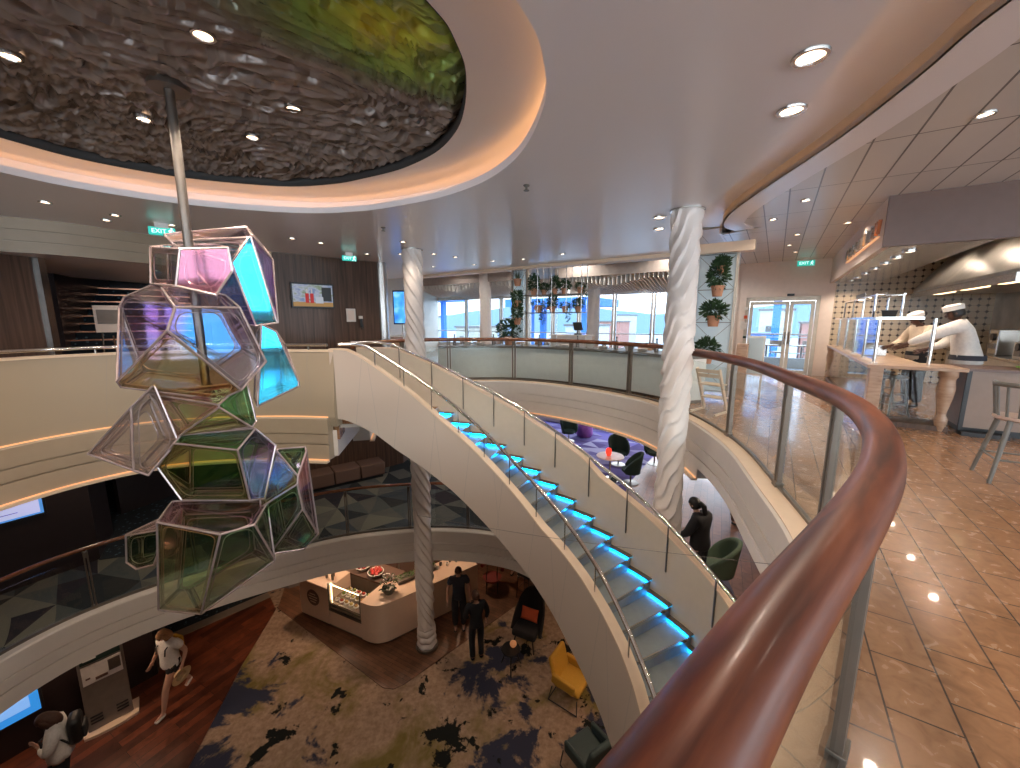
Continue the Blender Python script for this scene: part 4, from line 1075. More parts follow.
# plant screen by the end of the promenade: posts, glass leaves and crossed wires
def paleglass():
    m, nt, b = nodes('pale_screen_glass'); out = nt.nodes['Material Output']
    b.inputs['Base Color'].default_value = (.86, .93, .95, 1); b.inputs['Roughness'].default_value = .12
    t = N(nt, 'ShaderNodeBsdfTranslucent'); t.inputs[0].default_value = (.8, .92, .97, 1)
    mx = N(nt, 'ShaderNodeMixShader'); mx.inputs[0].default_value = .6; nt.links.new(b.outputs[0], mx.inputs[1]); nt.links.new(t.outputs[0], mx.inputs[2]); nt.links.new(mx.outputs[0], out.inputs[0]); return m
M['paleglass'] = paleglass()
def screen(name, label, a, b0, b1, z1, hs, z0=0):
    t = thing(name, label, 'partition', (*S(a, (b0+b1)/2), 0))
    m = MB(); sbox(m, a, a+.012, b0, b1, z0+.12, z1); m.build('glass_leaf', M['paleglass'], t, smooth=False)
    for b in (b0, b1):
        m = MB(); sbox(m, a-.03, a+.04, b-.025, b+.025, z0, z1); m.build('post', M['wframe'] if b == b1 else M['steel'], t, smooth=False)
    m = MB()
    for h0, h1 in zip(hs, hs[1:]):
        m.tube([S3(a-.02, b0, h0), S3(a-.02, b1, h1)], .004, 5); m.tube([S3(a-.02, b1, h0), S3(a-.02, b0, h1)], .004, 5)
    m.build('crossed_wires', M['dsteel'], t)
    for h in hs:
        m = MB().tube([S3(a-.02, b0, h), S3(a-.02, b1, h)], .006, 5); m.build('rail', M['dsteel'], t)
    return t
SA = BA-.09
screen('plant_screen', 'tall pale glass plant screen with crossed wires next to the nearer fluted column', SA, -1.42, -.72, 2.9, [.15, .85, 1.55, 2.2, 2.88])
for kind, sd, b, z, s_, lb in [('tall', 3, -1.02, 2.06, 1.15, 'leafy plant in terracotta pot, highest on the tall pale plant screen'), ('bush', 4, -1.05, 1.47, 1.2, 'round leafy plant in terracotta pot midway up the tall pale plant screen'),
        ('bush', 6, -1.12, .72, 1.2, 'dark plant hanging low on the tall pale plant screen by the rail')]:
    pot_plant(kind, sd, lb, S3(SA-.14, b, z), s_, 'plants hung on the tall glass screen')
t = pot_plant('bush', 8, 'dark trailing plant in small pot just above the top plant of the tall screen', S3(SA-.13, -.98, 2.5), .8, 'plants hung on the tall glass screen')
screen('plant_screen', 'narrow glass plant screen holding three pots behind the far handrail', SA, -5.95, -5.5, 2.9, [1.1, 1.75, 2.3, 2.88], .921)
for kind, sd, z, lb in [('spike', 11, 2.48, 'spiky plant in terracotta pot at the top of the narrow glass screen'), ('bush', 12, 1.93, 'dark bushy plant in the middle of the narrow glass screen'), ('tall', 13, 1.48, 'leafy plant in terracotta pot lowest on the narrow glass screen')]:
    pot_plant(kind, sd, lb, S3(SA-.13, -5.72, z), 1., 'plants on the narrow glass screen')
# wire-hung shelf with plants
sh = thing('hanging_plant_shelf', 'open metal plant shelf hung on thin rods beside the narrow glass screen', 'shelf', (*S(SA, -4.7), 1.78))
for z in (1.78, 2.22):
    m = MB()
    for p, q in (((SA-.16, -5.5), (SA-.16, -3.9)), ((SA+.16, -5.5), (SA+.16, -3.9)), ((SA-.16, -5.5), (SA+.16, -5.5)), ((SA-.16, -3.9), (SA+.16, -3.9))): m.bar(S3(*p, z), S3(*q, z), .02, .02)
    for k in range(9): m.bar(S3(SA-.16, -5.4+.18*k, z), S3(SA+.16, -5.4+.18*k, z), .012, .012)
    m.build('shelf_frame', M['dsteel'], sh, smooth=False)
for b in (-5.5, -5.1, -4.7, -4.3, -3.9):
    for s_ in (-.16, .16): MB().tube([S3(SA+s_, b, 0.921 if b in (-5.5, -4.7) else 1.78), S3(SA+s_, b, 2.9)], .008, 6).build('rod', M['steel'], sh)
for k, (kind, b, z, s_, lb) in enumerate([('tall', -5.3, 2.235, .9, 'tall dark plant at the left end of the upper hanging shelf'), ('bush', -5.0, 2.235, .7, 'small bushy plant second on the upper hanging shelf'), ('tall', -4.7, 2.235, .75, 'upright plant in the middle of the upper hanging shelf'),
        ('bush', -4.42, 2.235, .8, 'bushy plant right of the middle of the upper hanging shelf'), ('trail', -4.0, 2.235, .8, 'plant trailing off the right end of the upper hanging shelf'),
        ('trail', -5.15, 1.795, 1., 'spreading plant at the left end of the lower hanging shelf'), ('tall', -4.75, 1.795, .8, 'upright plant in terracotta pot on the lower hanging shelf'), ('trail', -4.4, 1.795, .8, 'plant trailing down from the lower hanging shelf'), ('bush', -4.05, 1.795, .75, 'plant in a reddish pot at the right end of the lower hanging shelf')]):
    pot_plant(kind, 20+k, lb, S3(SA, b, z), s_, 'plants on the hanging shelf')

# ------------------------------------------------------------------ buffet counter behind the far rail and things on it
far = RAIL0[nearest(RAIL0, (2.9, 7.3)):nearest(RAIL0, (-1.9, 10.0))]
bt = thing('buffet_counter', 'long curved pale buffet counter with grey top just behind the far glass rail', 'counter', (.8, 10.4, 0))
MB().sweep(far, [(-.42, .06), (-.42, .86), (-1.0, .86), (-1.0, .06)]).build('front', M['frost'], bt, ang=25)
MB().sweep(far, [(-.36, .86), (-.36, .92), (-1.06, .92), (-1.06, .86)]).build('worktop', M['stoolgrey'], bt, ang=25)
MB().sweep(far, [(-.5, .0), (-.5, .06), (-.95, .06), (-.95, .0)]).build('plinth', M['dsteel'], bt, ang=25)
fo = offset(far, -.7)
rnd = random.Random(5)
for k, i in enumerate(range(6, len(fo)-4, 4)):
    x, y = fo[i]; kind = k % 3
    if kind == 0:
        t = thing('serving_bowl', 'pale serving bowl of food on the curved buffet counter', 'bowl', (x, y, .92), group='bowls on the buffet counter')
        MB().lathe([(0, 0), (.07, 0), (.13, .1), (.12, .1), (.06, .02), (0, .02)], (x, y, .92), 18).build('bowl', M['paper'], t)
        MB().sphere((x, y, .99), (.11, .11, .05), 12, 6).build('food', M['copper'] if k % 2 else M['leaf2'], t)
    elif kind == 1:
        t = thing('carafe', 'dark bottle standing on the curved buffet counter', 'bottle', (x, y, .92), group='bottles on the buffet counter')
        MB().lathe([(0, 0), (.045, 0), (.045, .16), (.018, .21), (.018, .27), (0, .27)], (x, y, .92), 14).build('body', M['dsteel'], t)
        MB().cyl((x, y, 1.19), .02, .025, 10).build('stopper', M['black'], t)
    else:
        t = thing('plate_stack', 'small stack of white plates on the curved buffet counter', 'plates', (x, y, .92), group='plates on the buffet counter')
        for j in range(4): MB().lathe([(0, 0), (.07, 0), (.12, .014), (.12, .018), (0, .008)], (x, y, .92+.014*j), 18).build('plate', M['paper'], t)
pot_plant('ball', 40, 'big round mossy plant in a terracotta pot at the left end of the buffet counter', (-.03, 10.85, .922), 1.35)
# small service desk with a till
sd = thing('service_desk', 'small white service desk behind the far rail below the hanging plant shelf', 'counter', (*S(10.6, -4.9), 0))
m = MB(); sbox(m, 10.4, 10.9, -5.5, -4.4, .08, 1.14); m.build('body', M['paper'], sd, smooth=False, bevel=.01)
m = MB(); sbox(m, 10.36, 10.94, -5.54, -4.36, 1.14, 1.18); m.build('top', M['white'], sd, smooth=False)
m = MB(); sbox(m, 10.45, 10.85, -5.45, -4.45, 0, .08); m.build('plinth', M['dsteel'], sd, smooth=False)
x, y = S(10.65, -4.75)
ti = thing('till', 'black till screen on the small white service desk', 'till', (x, y, 1.18))
MB().box((x, y, 1.2), (.2, .18, .04)).build('base', M['black'], ti, smooth=False)
MB().bar((x, y, 1.2), (x, y, 1.36), .04, .04, (1, 0, 0)).build('stem', M['black'], ti, smooth=False)
MB().box((x, y, 1.42), (.3, .03, .24), rot=Matrix.Rotation(.5, 3, 'Z') @ Matrix.Rotation(-.35, 3, 'X')).build('screen', M['black'], ti, smooth=False)
# promenade tables and chairs seen as silhouettes behind the rail
def cafe_table(x, y, label, group):
    t = thing('cafe_table', label, 'table', (x, y, 0), group=group)
    MB().lathe([(0, .72), (.36, .72), (.36, .75), (0, .75)], (x, y, 0), 24).build('tabletop', M['oak'], t)
    MB().tube([(x, y, .03), (x, y, .72)], .03, 10).build('column', M['dsteel'], t)
    MB().lathe([(0, 0), (.24, 0), (.22, .025), (0, .035)], (x, y, 0), 20).build('foot', M['dsteel'], t)
def side_chair(label, group):
    t = thing('cafe_chair', label, 'chair', (0, 0, 0), group=group)
    MB().box((0, 0, .45), (.42, .42, .04)).build('seat', M['oak'], t, local=True, bevel=.01)
    for sx in (-1, 1):
        for sy in (-1, 1): MB().tube([(sx*.22, sy*.2, 0), (sx*.18, sy*.18, .44)], .016, 8).build('leg', M['dsteel'], t, local=True)
        MB().tube([(sx*.18, .19, .45), (sx*.19, .25, .85)], .015, 8).build('back_post', M['dsteel'], t, local=True)
    MB().sweep([(-.2, .24), (-.08, .28), (.08, .28), (.2, .24)], [(0, .66), (0, .88), (.025, .88), (.025, .66)]).build('backrest', M['oak'], t, local=True)
    return t
cc = side_chair('wooden backed cafe chair beyond the far rail near the bright windows', 'cafe chairs on the promenade'); first = True
for a, b in [(12.2, -3.6), (12.6, -5.9), (12.0, -7.6), (13.4, -2.4), (12.4, -9.6)]:
    x, y = S(a, b); cafe_table(x, y, 'round wooden cafe table beyond the far rail near the bright windows', 'cafe tables on the promenade')
    for an in (.6, 2.7, 4.8):
        l = (x+.62*cos(an), y+.62*sin(an), 0)
        if first: cc.location = l; cc.rotation_euler = (0, 0, an-pi/2); first = False
        else: dup(cc, l, an-pi/2)
# hanging slatted canopies
def canopy(label, a0, a1, b0, b1, z, wave, n, group=None):
    t = thing('slatted_canopy', label, 'ceiling canopy', S3((a0+a1)/2, (b0+b1)/2, 3.4))
    m = MB(); sbox(m, a0, a0+.06, b0, b1, z+.18, z+.46); m.build('front_board', pm('canopy_board', (.42, .35, .31), .6), t, smooth=False)
    for k in range(n):
        b = b0+(b1-b0)*(k+.5)/n
        vs = []; K = 16
        for j in range(K+1):
            a = a0+.06+(a1-a0-.06)*j/K; zz = z + wave*sin(j/K*pi)*-1 + .07*sin(j*.8+k*.35)
            for db in (-.012, .012): vs += [S3(a, b+db, zz), S3(a, b+db, zz+.2)]
        fs = []
        for j in range(K):
            q = 4*j
            fs += [(q, q+4, q+5, q+1), (q+2, q+3, q+7, q+6), (q, q+2, q+6, q+4), (q+1, q+5, q+7, q+3)]
        fs += [(0, 1, 3, 2), (4*K, 4*K+2, 4*K+3, 4*K+1)]
        MB().add(vs, fs).build('slat', M['paper'], t, smooth=False)
    for a in (a0+.4, a1-.4):
        for b in (b0+.3, b1-.3): MB().tube([S3(a, b, z+.1), S3(a, b, 3.4)], .012, 6).build('hanger', M['steel'], t)
canopy('large hanging canopy of wavy white slats with a brown front board, nearer the glass screen', 10.4, 14.6, -5.4, -1.9, 2.6, .06, 30)
canopy('hanging canopy of arched white slats beyond the left fluted column', 11.0, 15.0, -12.0, -7.0, 2.7, .12, 30)
# copper pendants on an arched bracket
for k, (a, b) in enumerate([(11.6, -7.6), (11.7, -7.2), (11.8, -6.8), (11.9, -6.4)]):
    x, y = S(a, b)
    t = thing('pendant_lamp', 'small copper pendant lamp hanging before the far windows', 'lamp', (x, y, 3.4), group='copper pendants over the promenade')
    MB().tube([(x, y, 3.4), (x, y, 2.05)], .006, 6).build('cord', M['dsteel'], t)
    MB().lathe([(.02, .1), (.05, .08), (.1, 0), (.095, 0), (.04, .07), (0, .08)], (x, y, 1.95), 18).build('shade', M['copper'], t)
    MB().sphere((x, y, 1.97), .03, 8, 5).build('bulb', M['lamp'], t)
# left end of the promenade: cream wall with frames, timber cabinet, blue standing display
vwall('wall_promenade_left', [(-5.5, 13.3), S(16, -15.5)], 0, 3.4, 'trimcream', .1)
def on_line(p, q, s): return (p[0]+(q[0]-p[0])*s, p[1]+(q[1]-p[1])*s)
PLW = ((-5.5, 13.3), S(16, -15.5))
dwl = Vector((PLW[1][0]-PLW[0][0], PLW[1][1]-PLW[0][1])).normalized()
for s, z0, z1, w_, lb in [(.26, 1.45, 2.25, .6, 'framed woven wall hanging on the cream wall beyond the dark block'), (.36, 1.95, 2.3, .35, 'small framed picture, upper one on the cream wall'), (.37, 1.5, 1.8, .35, 'small framed picture, lower one on the cream wall')]:
    x, y = on_line(*PLW, s); nx, ny = dwl.y, -dwl.x
    t = thing('picture_frame', lb, 'picture', (x, y, z0)); R = atan2(dwl.y, dwl.x)
    MB().box((x+nx*.02, y+ny*.02, (z0+z1)/2), (w_, .03, z1-z0), R).build('frame', M['paper'], t, smooth=False)
    MB().box((x+nx*.04, y+ny*.04, (z0+z1)/2), (w_*.5, .012, (z1-z0)*.5), R).build('picture', M['taupefab'] if w_ > .5 else M['teal'], t, smooth=False)
t = thing('timber_cabinet', 'low timber cabinet under the pictures beyond the dark panelled block', 'cabinet', (-4.0, 12.6, 0))
MB().box((-4.0, 12.9, .55), (1.6, .5, 1.0), .5).build('body', M['oak'], t, smooth=False, bevel=.01)
MB().box((-4.0, 12.9, 1.08), (1.7, .58, .05), .5).build('top', M['paper'], t, smooth=False)
MB().box((-4.0, 12.9, .03), (1.5, .44, .06), .5).build('plinth', M['dsteel'], t, smooth=False)
t = thing('standing_display', 'tall blue lit display screen standing behind the left fluted column', 'screen', (-3.05, 11.4, 0))
R_ = Matrix.Rotation(-.1, 3, 'Z')
MB().box((-3.05, 11.4, 1.95), (.55, .06, .95), rot=R_).build('casing', M['black'], t, smooth=False, bevel=.01)
MB().box((-3.052, 11.365, 1.95), (.48, .012, .87), rot=R_).build('screen', screenm('blue_display', [(.35, (.02, .12, .5)), (.55, (.05, .3, .9)), (.7, (.3, .6, 1))], 1.3, 2.5), t, smooth=False)
MB().tube([(-3.05, 11.42, .02), (-3.05, 11.42, 1.5)], .04, 10).build('stem', M['steel'], t)
MB().cyl((-3.05, 11.42, 0), .25, .025, 24).build('foot', M['steel'], t)

# wall-mounted things on the dark panelled block
def onblk(s, off=.02):
    p, q = (-4.95, 8.28), (-3.28, 9.72); d = Vector((q[0]-p[0], q[1]-p[1])).normalized()
    # BLK bends slightly: keep to its middle chord
    x, y = p[0]+(q[0]-p[0])*s, p[1]+(q[1]-p[1])*s
    return x + d.y*off, y - d.x*off, atan2(d.y, d.x)
x, y, R = onblk(.37, .075)
tv = thing('wall_television', 'wall television showing sauce bottles on the dark panelled wall', 'television', (x, y, 1.84))
MB().box((x, y, 2.12), (.86, .05, .53), R).build('casing', M['black'], tv, smooth=False, bevel=.006)
def tvpic():
    m, nt, b = nodes('television_picture'); v = coords(nt, 'UV')
    sp = N(nt, 'ShaderNodeSeparateXYZ'); nt.links.new(v, sp.inputs[0])
    nz = N(nt, 'ShaderNodeTexNoise'); nz.inputs['Scale'].default_value = 5; nt.links.new(v, nz.inputs['Vector'])
    c = ramp(nt, nz.outputs[0], [(.35, (.25, .35, .6)), (.5, (.6, .65, .8)), (.65, (.3, .4, .25))])
    def between(o, a, bb): return math_(nt, 'MULTIPLY', math_(nt, 'GREATER_THAN', o, a), math_(nt, 'LESS_THAN', o, bb))
    U, V = sp.outputs[0], sp.outputs[1]
    c = mixc(nt, math_(nt, 'LESS_THAN', V, .2), c, (.6, .33, .1))
    c = mixc(nt, math_(nt, 'MULTIPLY', between(U, .72, .97), between(V, .25, .9)), c, (.03, .035, .04))
    for u0 in (.3, .42): c = mixc(nt, math_(nt, 'MULTIPLY', between(U, u0, u0+.09), between(V, .16, .6)), c, (.7, .02, .02))
    for u0 in (.33, .45): c = mixc(nt, math_(nt, 'MULTIPLY', between(U, u0, u0+.035), between(V, .6, .8)), c, (.75, .7, .7))
    c = mixc(nt, math_(nt, 'MULTIPLY', between(U, .55, .75), between(V, .15, .45)), c, (.7, .75, .85))
    nt.links.new(c, b.inputs['Emission Color']); b.inputs['Emission Strength'].default_value = .38; b.inputs['Base Color'].default_value = (.01, .01, .01, 1)
    return m
d = Vector((cos(R), sin(R))); nx, ny = d.y*.032, -d.x*.032
q = [(x-d.x*.4+nx, y-d.y*.4+ny, 1.89), (x+d.x*.4+nx, y+d.y*.4+ny, 1.89), (x+d.x*.4+nx, y+d.y*.4+ny, 2.35), (x-d.x*.4+nx, y-d.y*.4+ny, 2.35)]
MB().add(q, [(0, 1, 2, 3)], [[(0, 0), (1, 0), (1, 1), (0, 1)]]).build('screen', tvpic(), tv, smooth=False, fix=False)
x, y, R = onblk(.73, .06)
nb = thing('wall_notice', 'white framed notice sheet right of the wall television', 'notice', (x, y, 1.55))
MB().box((x, y, 1.71), (.21, .015, .3), R).build('frame', M['paper'], nb, smooth=False)
MB().box((x+sin(R)*.01, y-cos(R)*.01, 1.71), (.13, .012, .21), R).build('sheet', M['wallgrey'], nb, smooth=False)
x, y, R = onblk(.83, .055)
ph = thing('wall_telephone', 'black wall telephone with white cradle right of the notice sheet', 'telephone', (x, y, 1.4))
MB().box((x, y, 1.66), (.09, .05, .07), R).build('cradle', M['paper'], ph, smooth=False, bevel=.006)
MB().box((x+sin(R)*.03, y-cos(R)*.03, 1.53), (.055, .045, .2), R).build('handset', M['black'], ph, smooth=False, bevel=.012)
MB().tube([(x+.01, y-.03, 1.44), (x+.03, y-.05, 1.38), (x+.06, y-.03, 1.4), (x+.05, y, 1.5)], .008, 6).build('cord', M['black'], ph)

# exit signs with a running figure
def text_mb(s, size, depth):
    c = bpy.data.curves.new('lettering', 'FONT'); c.body = s; c.size = size; c.extrude = depth; c.align_x = 'CENTER'; c.align_y = 'CENTER'
    o = bpy.data.objects.new('lettering', c); COL.objects.link(o)
    dg = bpy.context.evaluated_depsgraph_get(); me = o.evaluated_get(dg).to_mesh()
    m = MB().add([v.co[:] for v in me.vertices], [tuple(p.vertices) for p in me.polygons])
    o.evaluated_get(dg).to_mesh_clear(); bpy.data.objects.remove(o); bpy.data.curves.remove(c)
    return m
def exit_sign(x, y, ztop, R, label, w_=.4):
    t = thing('exit_sign', label, 'exit sign', (x, y, ztop)); h = .38*w_; zc = ztop-.06-h/2
    Rm = Matrix.Translation((x, y, zc)) @ Matrix.Rotation(R, 4, 'Z')
    MB().box((0, 0, 0), (w_, .03, h)).xf(Rm).build('sign_box', M['sign'], t, smooth=False, bevel=.01)
    MB().box((0, 0, h/2+.025), (w_*.5, .05, .07)).xf(Rm).build('bracket', M['paper'], t, smooth=False)
    F = Rm @ Matrix.Translation((-.045*w_/.4, -.018, 0)) @ Matrix.Rotation(pi/2, 4, 'X')
    text_mb('EXIT', .27*w_, .002).xf(F).build('lettering', M['signw'], t, smooth=False)
    g = MB(); ox = w_*.33
    g.sphere((ox+.01, -.018, .045), .012, 8, 5); g.bar((ox, -.018, .03), (ox-.01, -.018, -.01), .004, .022, (1, 0, 0)); g.bar((ox-.01, -.018, -.01), (ox+.025, -.018, -.03), .004, .014, (0, 0, 1))
    g.bar((ox+.025, -.018, -.03), (ox+.02, -.018, -.055), .004, .012, (1, 0, 0)); g.bar((ox-.01, -.018, -.01), (ox-.035, -.018, -.05), .004, .012, (1, 0, 0)); g.bar((ox, -.018, .025), (ox+.035, -.018, .012), .004, .01); g.bar((ox, -.018, .025), (ox-.03, -.018, .008), .004, .01)
    g.xf(Rm).build('running_figure', M['signw'], t, smooth=False)
    MB().box((w_*.33, -.0165, 0), (w_*.26, .002, h*.85)).xf(Rm).build('figure_panel', M['sign'], t, smooth=False)
exit_sign(-4.99, 5.93, ZC, .62, 'green lit exit sign left of the hanging sculpture under the white ceiling', .3)
exit_sign(-3.32, 8.45, ZC, .5, 'green lit exit sign above the dark panelled wall with the television', .28)
exit_sign(*S(DA-.35, .55), ZP, RS, 'green lit exit sign above the glass double doors', .4)

# lobby: dark carpeted steps and an easel with a poster
stp = thing('lobby_steps', 'dark carpeted steps with bright nosings rising in the lobby behind the sculpture', 'steps', (-8.3, 8.6, 0))
for k in range(14):
    d0 = Vector((-.62, .785)); c_ = Vector((-7.35, 7.75)) + d0*(.27*k)
    MB().box((c_.x, c_.y, .085+.17*k), (2.3, .3, .17), radians(38)).build('step', M['dots'], stp, smooth=False)
    MB().box((c_.x-d0.x*.15, c_.y-d0.y*.15, .16+.17*k), (2.3, .03, .03), radians(38)).build('nosing', M['copper'], stp, smooth=False)
es = thing('poster_easel', 'slim steel easel holding a grey poster in the dark lobby', 'easel', (-7.6, 7.6, 0))
ex, ey = -7.6, 7.6; R = .75
for s in (-1, 1): MB().tube([(ex+s*.2*cos(R), ey+s*.2*sin(R), 0), (ex+s*.14*cos(R), ey+s*.14*sin(R), 1.35)], .014, 8).build('leg', M['steel'], es)
MB().tube([(ex-.3, ey+.35, 0), (ex, ey, 1.3)], .014, 8).build('leg', M['steel'], es)
MB().box((ex+.02, ey-.03, 1.62), (.42, .02, .5), R).build('poster', M['wallgrey'], es, smooth=False)
MB().box((ex+.03, ey-.043, 1.66), (.34, .006, .26), R).build('picture', M['greybox'], es, smooth=False)

# ------------------------------------------------------------------ things by the glass doors
for (a, b, z, w_, h, mt, nm, cat, lb) in [(DA-.02, -.8, 1.62, .12, .14, 'orange', 'fire_call_point', 'alarm', 'small red call point on the taupe wall left of the glass doors'),
        (DA-.02, -.82, 1.3, .2, .26, 'paper', 'wall_notice', 'notice', 'white notice on the taupe wall left of the glass doors'), (DA-.02, -.78, 1.02, .12, .1, 'green', 'wall_switch', 'switch', 'small green plate low on the taupe wall left of the glass doors'),
        (DA-.02, -.8, 1.9, .1, .1, 'paper', 'wall_sensor', 'sensor', 'small white sensor high on the taupe wall left of the glass doors')]:
    t = thing(nm, lb, cat, S3(a, b, z)); m = MB(); sbox(m, a-.01, a+.01, b-w_/2, b+w_/2, z, z+h); m.build('plate', M['paper'], t, smooth=False)
    m = MB(); sbox(m, a-.016, a-.011, b-w_*.36, b+w_*.36, z+h*.15, z+h*.85); m.build('face', M[mt], t, smooth=False)
t = thing('door_closer_sensor', 'small black sensor above the middle of the glass doors', 'sensor', S3(DA-.04, .29, 2.3)); m = MB(); sbox(m, DA-.08, DA-.01, .2, .38, 2.29, 2.36); m.build('body', M['black'], t, smooth=False, bevel=.01)
t = thing('menu_stand', 'wooden stand with a white glazed menu board beside the tall plant screen', 'stand', S3(9.35, -.4, 0))
m = MB(); sbox(m, 9.2, 9.5, -.62, -.42, 0, 1.12); m.build('pedestal', M['oak'], t, smooth=False, bevel=.01)
m = MB(); sbox(m, 9.6, 9.64, -.46, -.14, .45, 1.28); m.build('board', M['frame'], t, smooth=False)
m = MB(); sbox(m, 9.59, 9.6, -.43, -.17, .5, 1.24); m.build('glazing', M['paleglass'], t, smooth=False)
for b in (-.44, -.16): m = MB(); sbox(m, 9.6, 9.64, b-.02, b+.02, 0, .5); m.build('leg', M['frame'], t, smooth=False)
# child's high chair in cream wood
def high_chair(x, y, rz, label):
    t = thing('high_chair', label, 'high chair', (x, y, 0), rz)
    for s in (-1, 1):
        MB().bar((s*.21, -.22, .02), (s*.21, .24, .02), .03, .035).build('runner', M['trimcream'], t, local=True, smooth=False)
        MB().bar((s*.2, -.2, .03), (s*.19, .16, .78), .03, .06, (0, -1, 0)).build('side_rail', M['trimcream'], t, local=True, smooth=False)
    MB().box((0, -.02, .5), (.38, .26, .02)).build('seat', M['trimcream'], t, local=True, smooth=False)
    MB().box((0, -.13, .26), (.38, .22, .02)).build('footrest', M['trimcream'], t, local=True, smooth=False)
    for z in (.66, .74): MB().box((0, .13 if z < .7 else .155, z), (.38, .02, .06)).build('back_slat', M['trimcream'], t, local=True, smooth=False)
high_chair(3.5, 6.75, 2.2, 'cream wooden high chair standing behind the glass rail by the nearer fluted column')
# terrace furniture beyond the doors
t = thing('terrace_railing', 'white railing of the open terrace beyond the glass doors', 'railing', S3(18.4, 1.5, 0))
m = MB()
for z in (.35, .65, .95): m.tube([S3(18.4, -1, z), S3(18.4, 7, z)], .018, 6)
m.build('rails', M['frame'], t)
for k in range(7): MB().tube([S3(18.4, -1+1.3*k, 0), S3(18.4, -1+1.3*k, 1.05)], .02, 6).build('post', M['frame'], t)
MB().tube([S3(18.4, -1, 1.06), S3(18.4, 7, 1.06)], .03, 8).build('handrail', M['oak'], t)
for k, b in enumerate((-.2, .8)):
    x, y = S(16.6, b); cafe_table(x, y, ['terrace table seen through the left glass door', 'terrace table seen through the right glass door'][k], 'tables on the open terrace')
    dup(cc, (x+.75, y+.45, 0), 2.1-.4*k, ['terrace chair seen through the left glass door', 'terrace chair seen through the right glass door'][k], 'chairs on the open terrace')

# ------------------------------------------------------------------ kitchen counter
KC = thing('kitchen_counter', 'pale wooden serving counter on turned legs with glass base in front of the cooks', 'counter', S3(8.4, 1.6, 0))
m = MB(); m.prism([S(8.0, 1.22), S(8.0, 2.28), S(8.75, 2.28), S(8.75, 1.95), S(13.9, 1.95), S(13.9, 1.22)], .88, .93); m.build('worktop', M['oak'], KC, smooth=False, bevel=.006)
def turned(x, y): return MB().lathe([(0, 0), (.045, 0), (.055, .05), (.07, .12), (.072, .18), (.045, .24), (.05, .3), (.085, .5), (.095, .62), (.08, .74), (.085, .78), (.1, .8), (.1, .88), (0, .88)], (x, y, 0), 20)
turned(*S(8.12, 2.12)).build('leg', M['oak'], KC); 
m = MB(); sbox(m, 8.04, 8.2, 1.26, 1.42, 0, .88); m.build('leg', M['oak'], KC, smooth=False, bevel=.01)
turned(*S(13.7, 1.32)).build('leg', M['oak'], KC)
m = MB(); sbox(m, 8.14, 8.15, 1.42, 2.05, .1, .87); m.build('glass_base', M['glass'], KC, smooth=False)
m = MB(); sbox(m, 8.3, 13.6, 1.3, 1.31, .1, .87); m.build('glass_base', M['glass'], KC, smooth=False)
m = MB(); sbox(m, 8.08, 8.6, 1.4, 2.2, 0, .07); sbox(m, 8.2, 13.8, 1.27, 1.34, 0, .07); m.build('plinth', M['walnut'], KC, smooth=False)
SG = thing('sneeze_guard', 'chrome and glass food shield with overhead rack standing on the serving counter', 'food shield', S3(10, 1.5, .93))
for a in (8.35, 9.3, 10.4, 11.6, 12.9):
    MB().tube([S3(a, 1.34, .93), S3(a, 1.34, 1.62)], .022, 10).build('post', M['chrome'], SG)
    m = MB(); sbox(m, a-.02, a+.02, 1.3, 1.38, .93, .95); m.build('foot', M['chrome'], SG, smooth=False)
m = MB(); sbox(m, 8.2, 13.3, 1.28, 1.8, 1.62, 1.635); m.build('glass_shelf', M['glass'], SG, smooth=False)
m = MB(); sbox(m, 8.2, 13.3, 1.27, 1.29, 1.61, 1.645); sbox(m, 8.2, 8.22, 1.28, 1.8, 1.61, 1.645); m.build('shelf_edge', M['chrome'], SG, smooth=False)
for a0, a1 in ((8.38, 9.27), (9.33, 10.37), (10.43, 11.57), (11.63, 12.87)):
    m = MB(); sbox(m, a0, a1, 1.335, 1.343, .97, 1.6); m.build('glass_front', M['glass'], SG, smooth=False)
MB().tube([S3(8.35, 1.95, .93), S3(8.35, 1.95, 1.62)], .022, 10).build('post', M['chrome'], SG)
for a in (9.3, 10.4, 11.6, 12.9): MB().tube([S3(a, 1.4, 1.63), S3(a, 1.4, 2.02), S3(a, 1.75, 2.02), S3(a, 1.75, 1.63)], .018, 8).build('rack_hoop', M['chrome'], SG)
for b in (1.4, 1.75): MB().tube([S3(9.25, b, 2.03), S3(12.95, b, 2.03)], .018, 8).build('rack_rail', M['chrome'], SG)
t = thing('plate_bin', 'black plastic bin on the glass shelf of the food shield', 'bin', S3(9.0, 1.55, 1.636)); x, y = S(9.0, 1.55)
MB().lathe([(0, 0), (.11, 0), (.14, .12), (.13, .12), (.1, .015), (0, .015)], (x, y, 1.636), 4).build('body', M['black'], t, smooth=False); MB().lathe([(.14, .11), (.15, .11), (.15, .125), (.14, .125), (.14, .11)], (x, y, 1.636), 4).build('rim', M['black'], t, smooth=False)
t = thing('rack_tray', 'dark tray lying on the overhead rack of the food shield', 'tray', S3(11.0, 1.58, 2.05)); m = MB(); sbox(m, 10.5, 11.5, 1.42, 1.74, 2.05, 2.07); m.build('base', M['dsteel'], t, smooth=False)
m = MB(); sbox(m, 10.5, 11.5, 1.41, 1.43, 2.05, 2.13); sbox(m, 10.5, 11.5, 1.73, 1.75, 2.05, 2.13); m.build('sides', M['dsteel'], t, smooth=False)
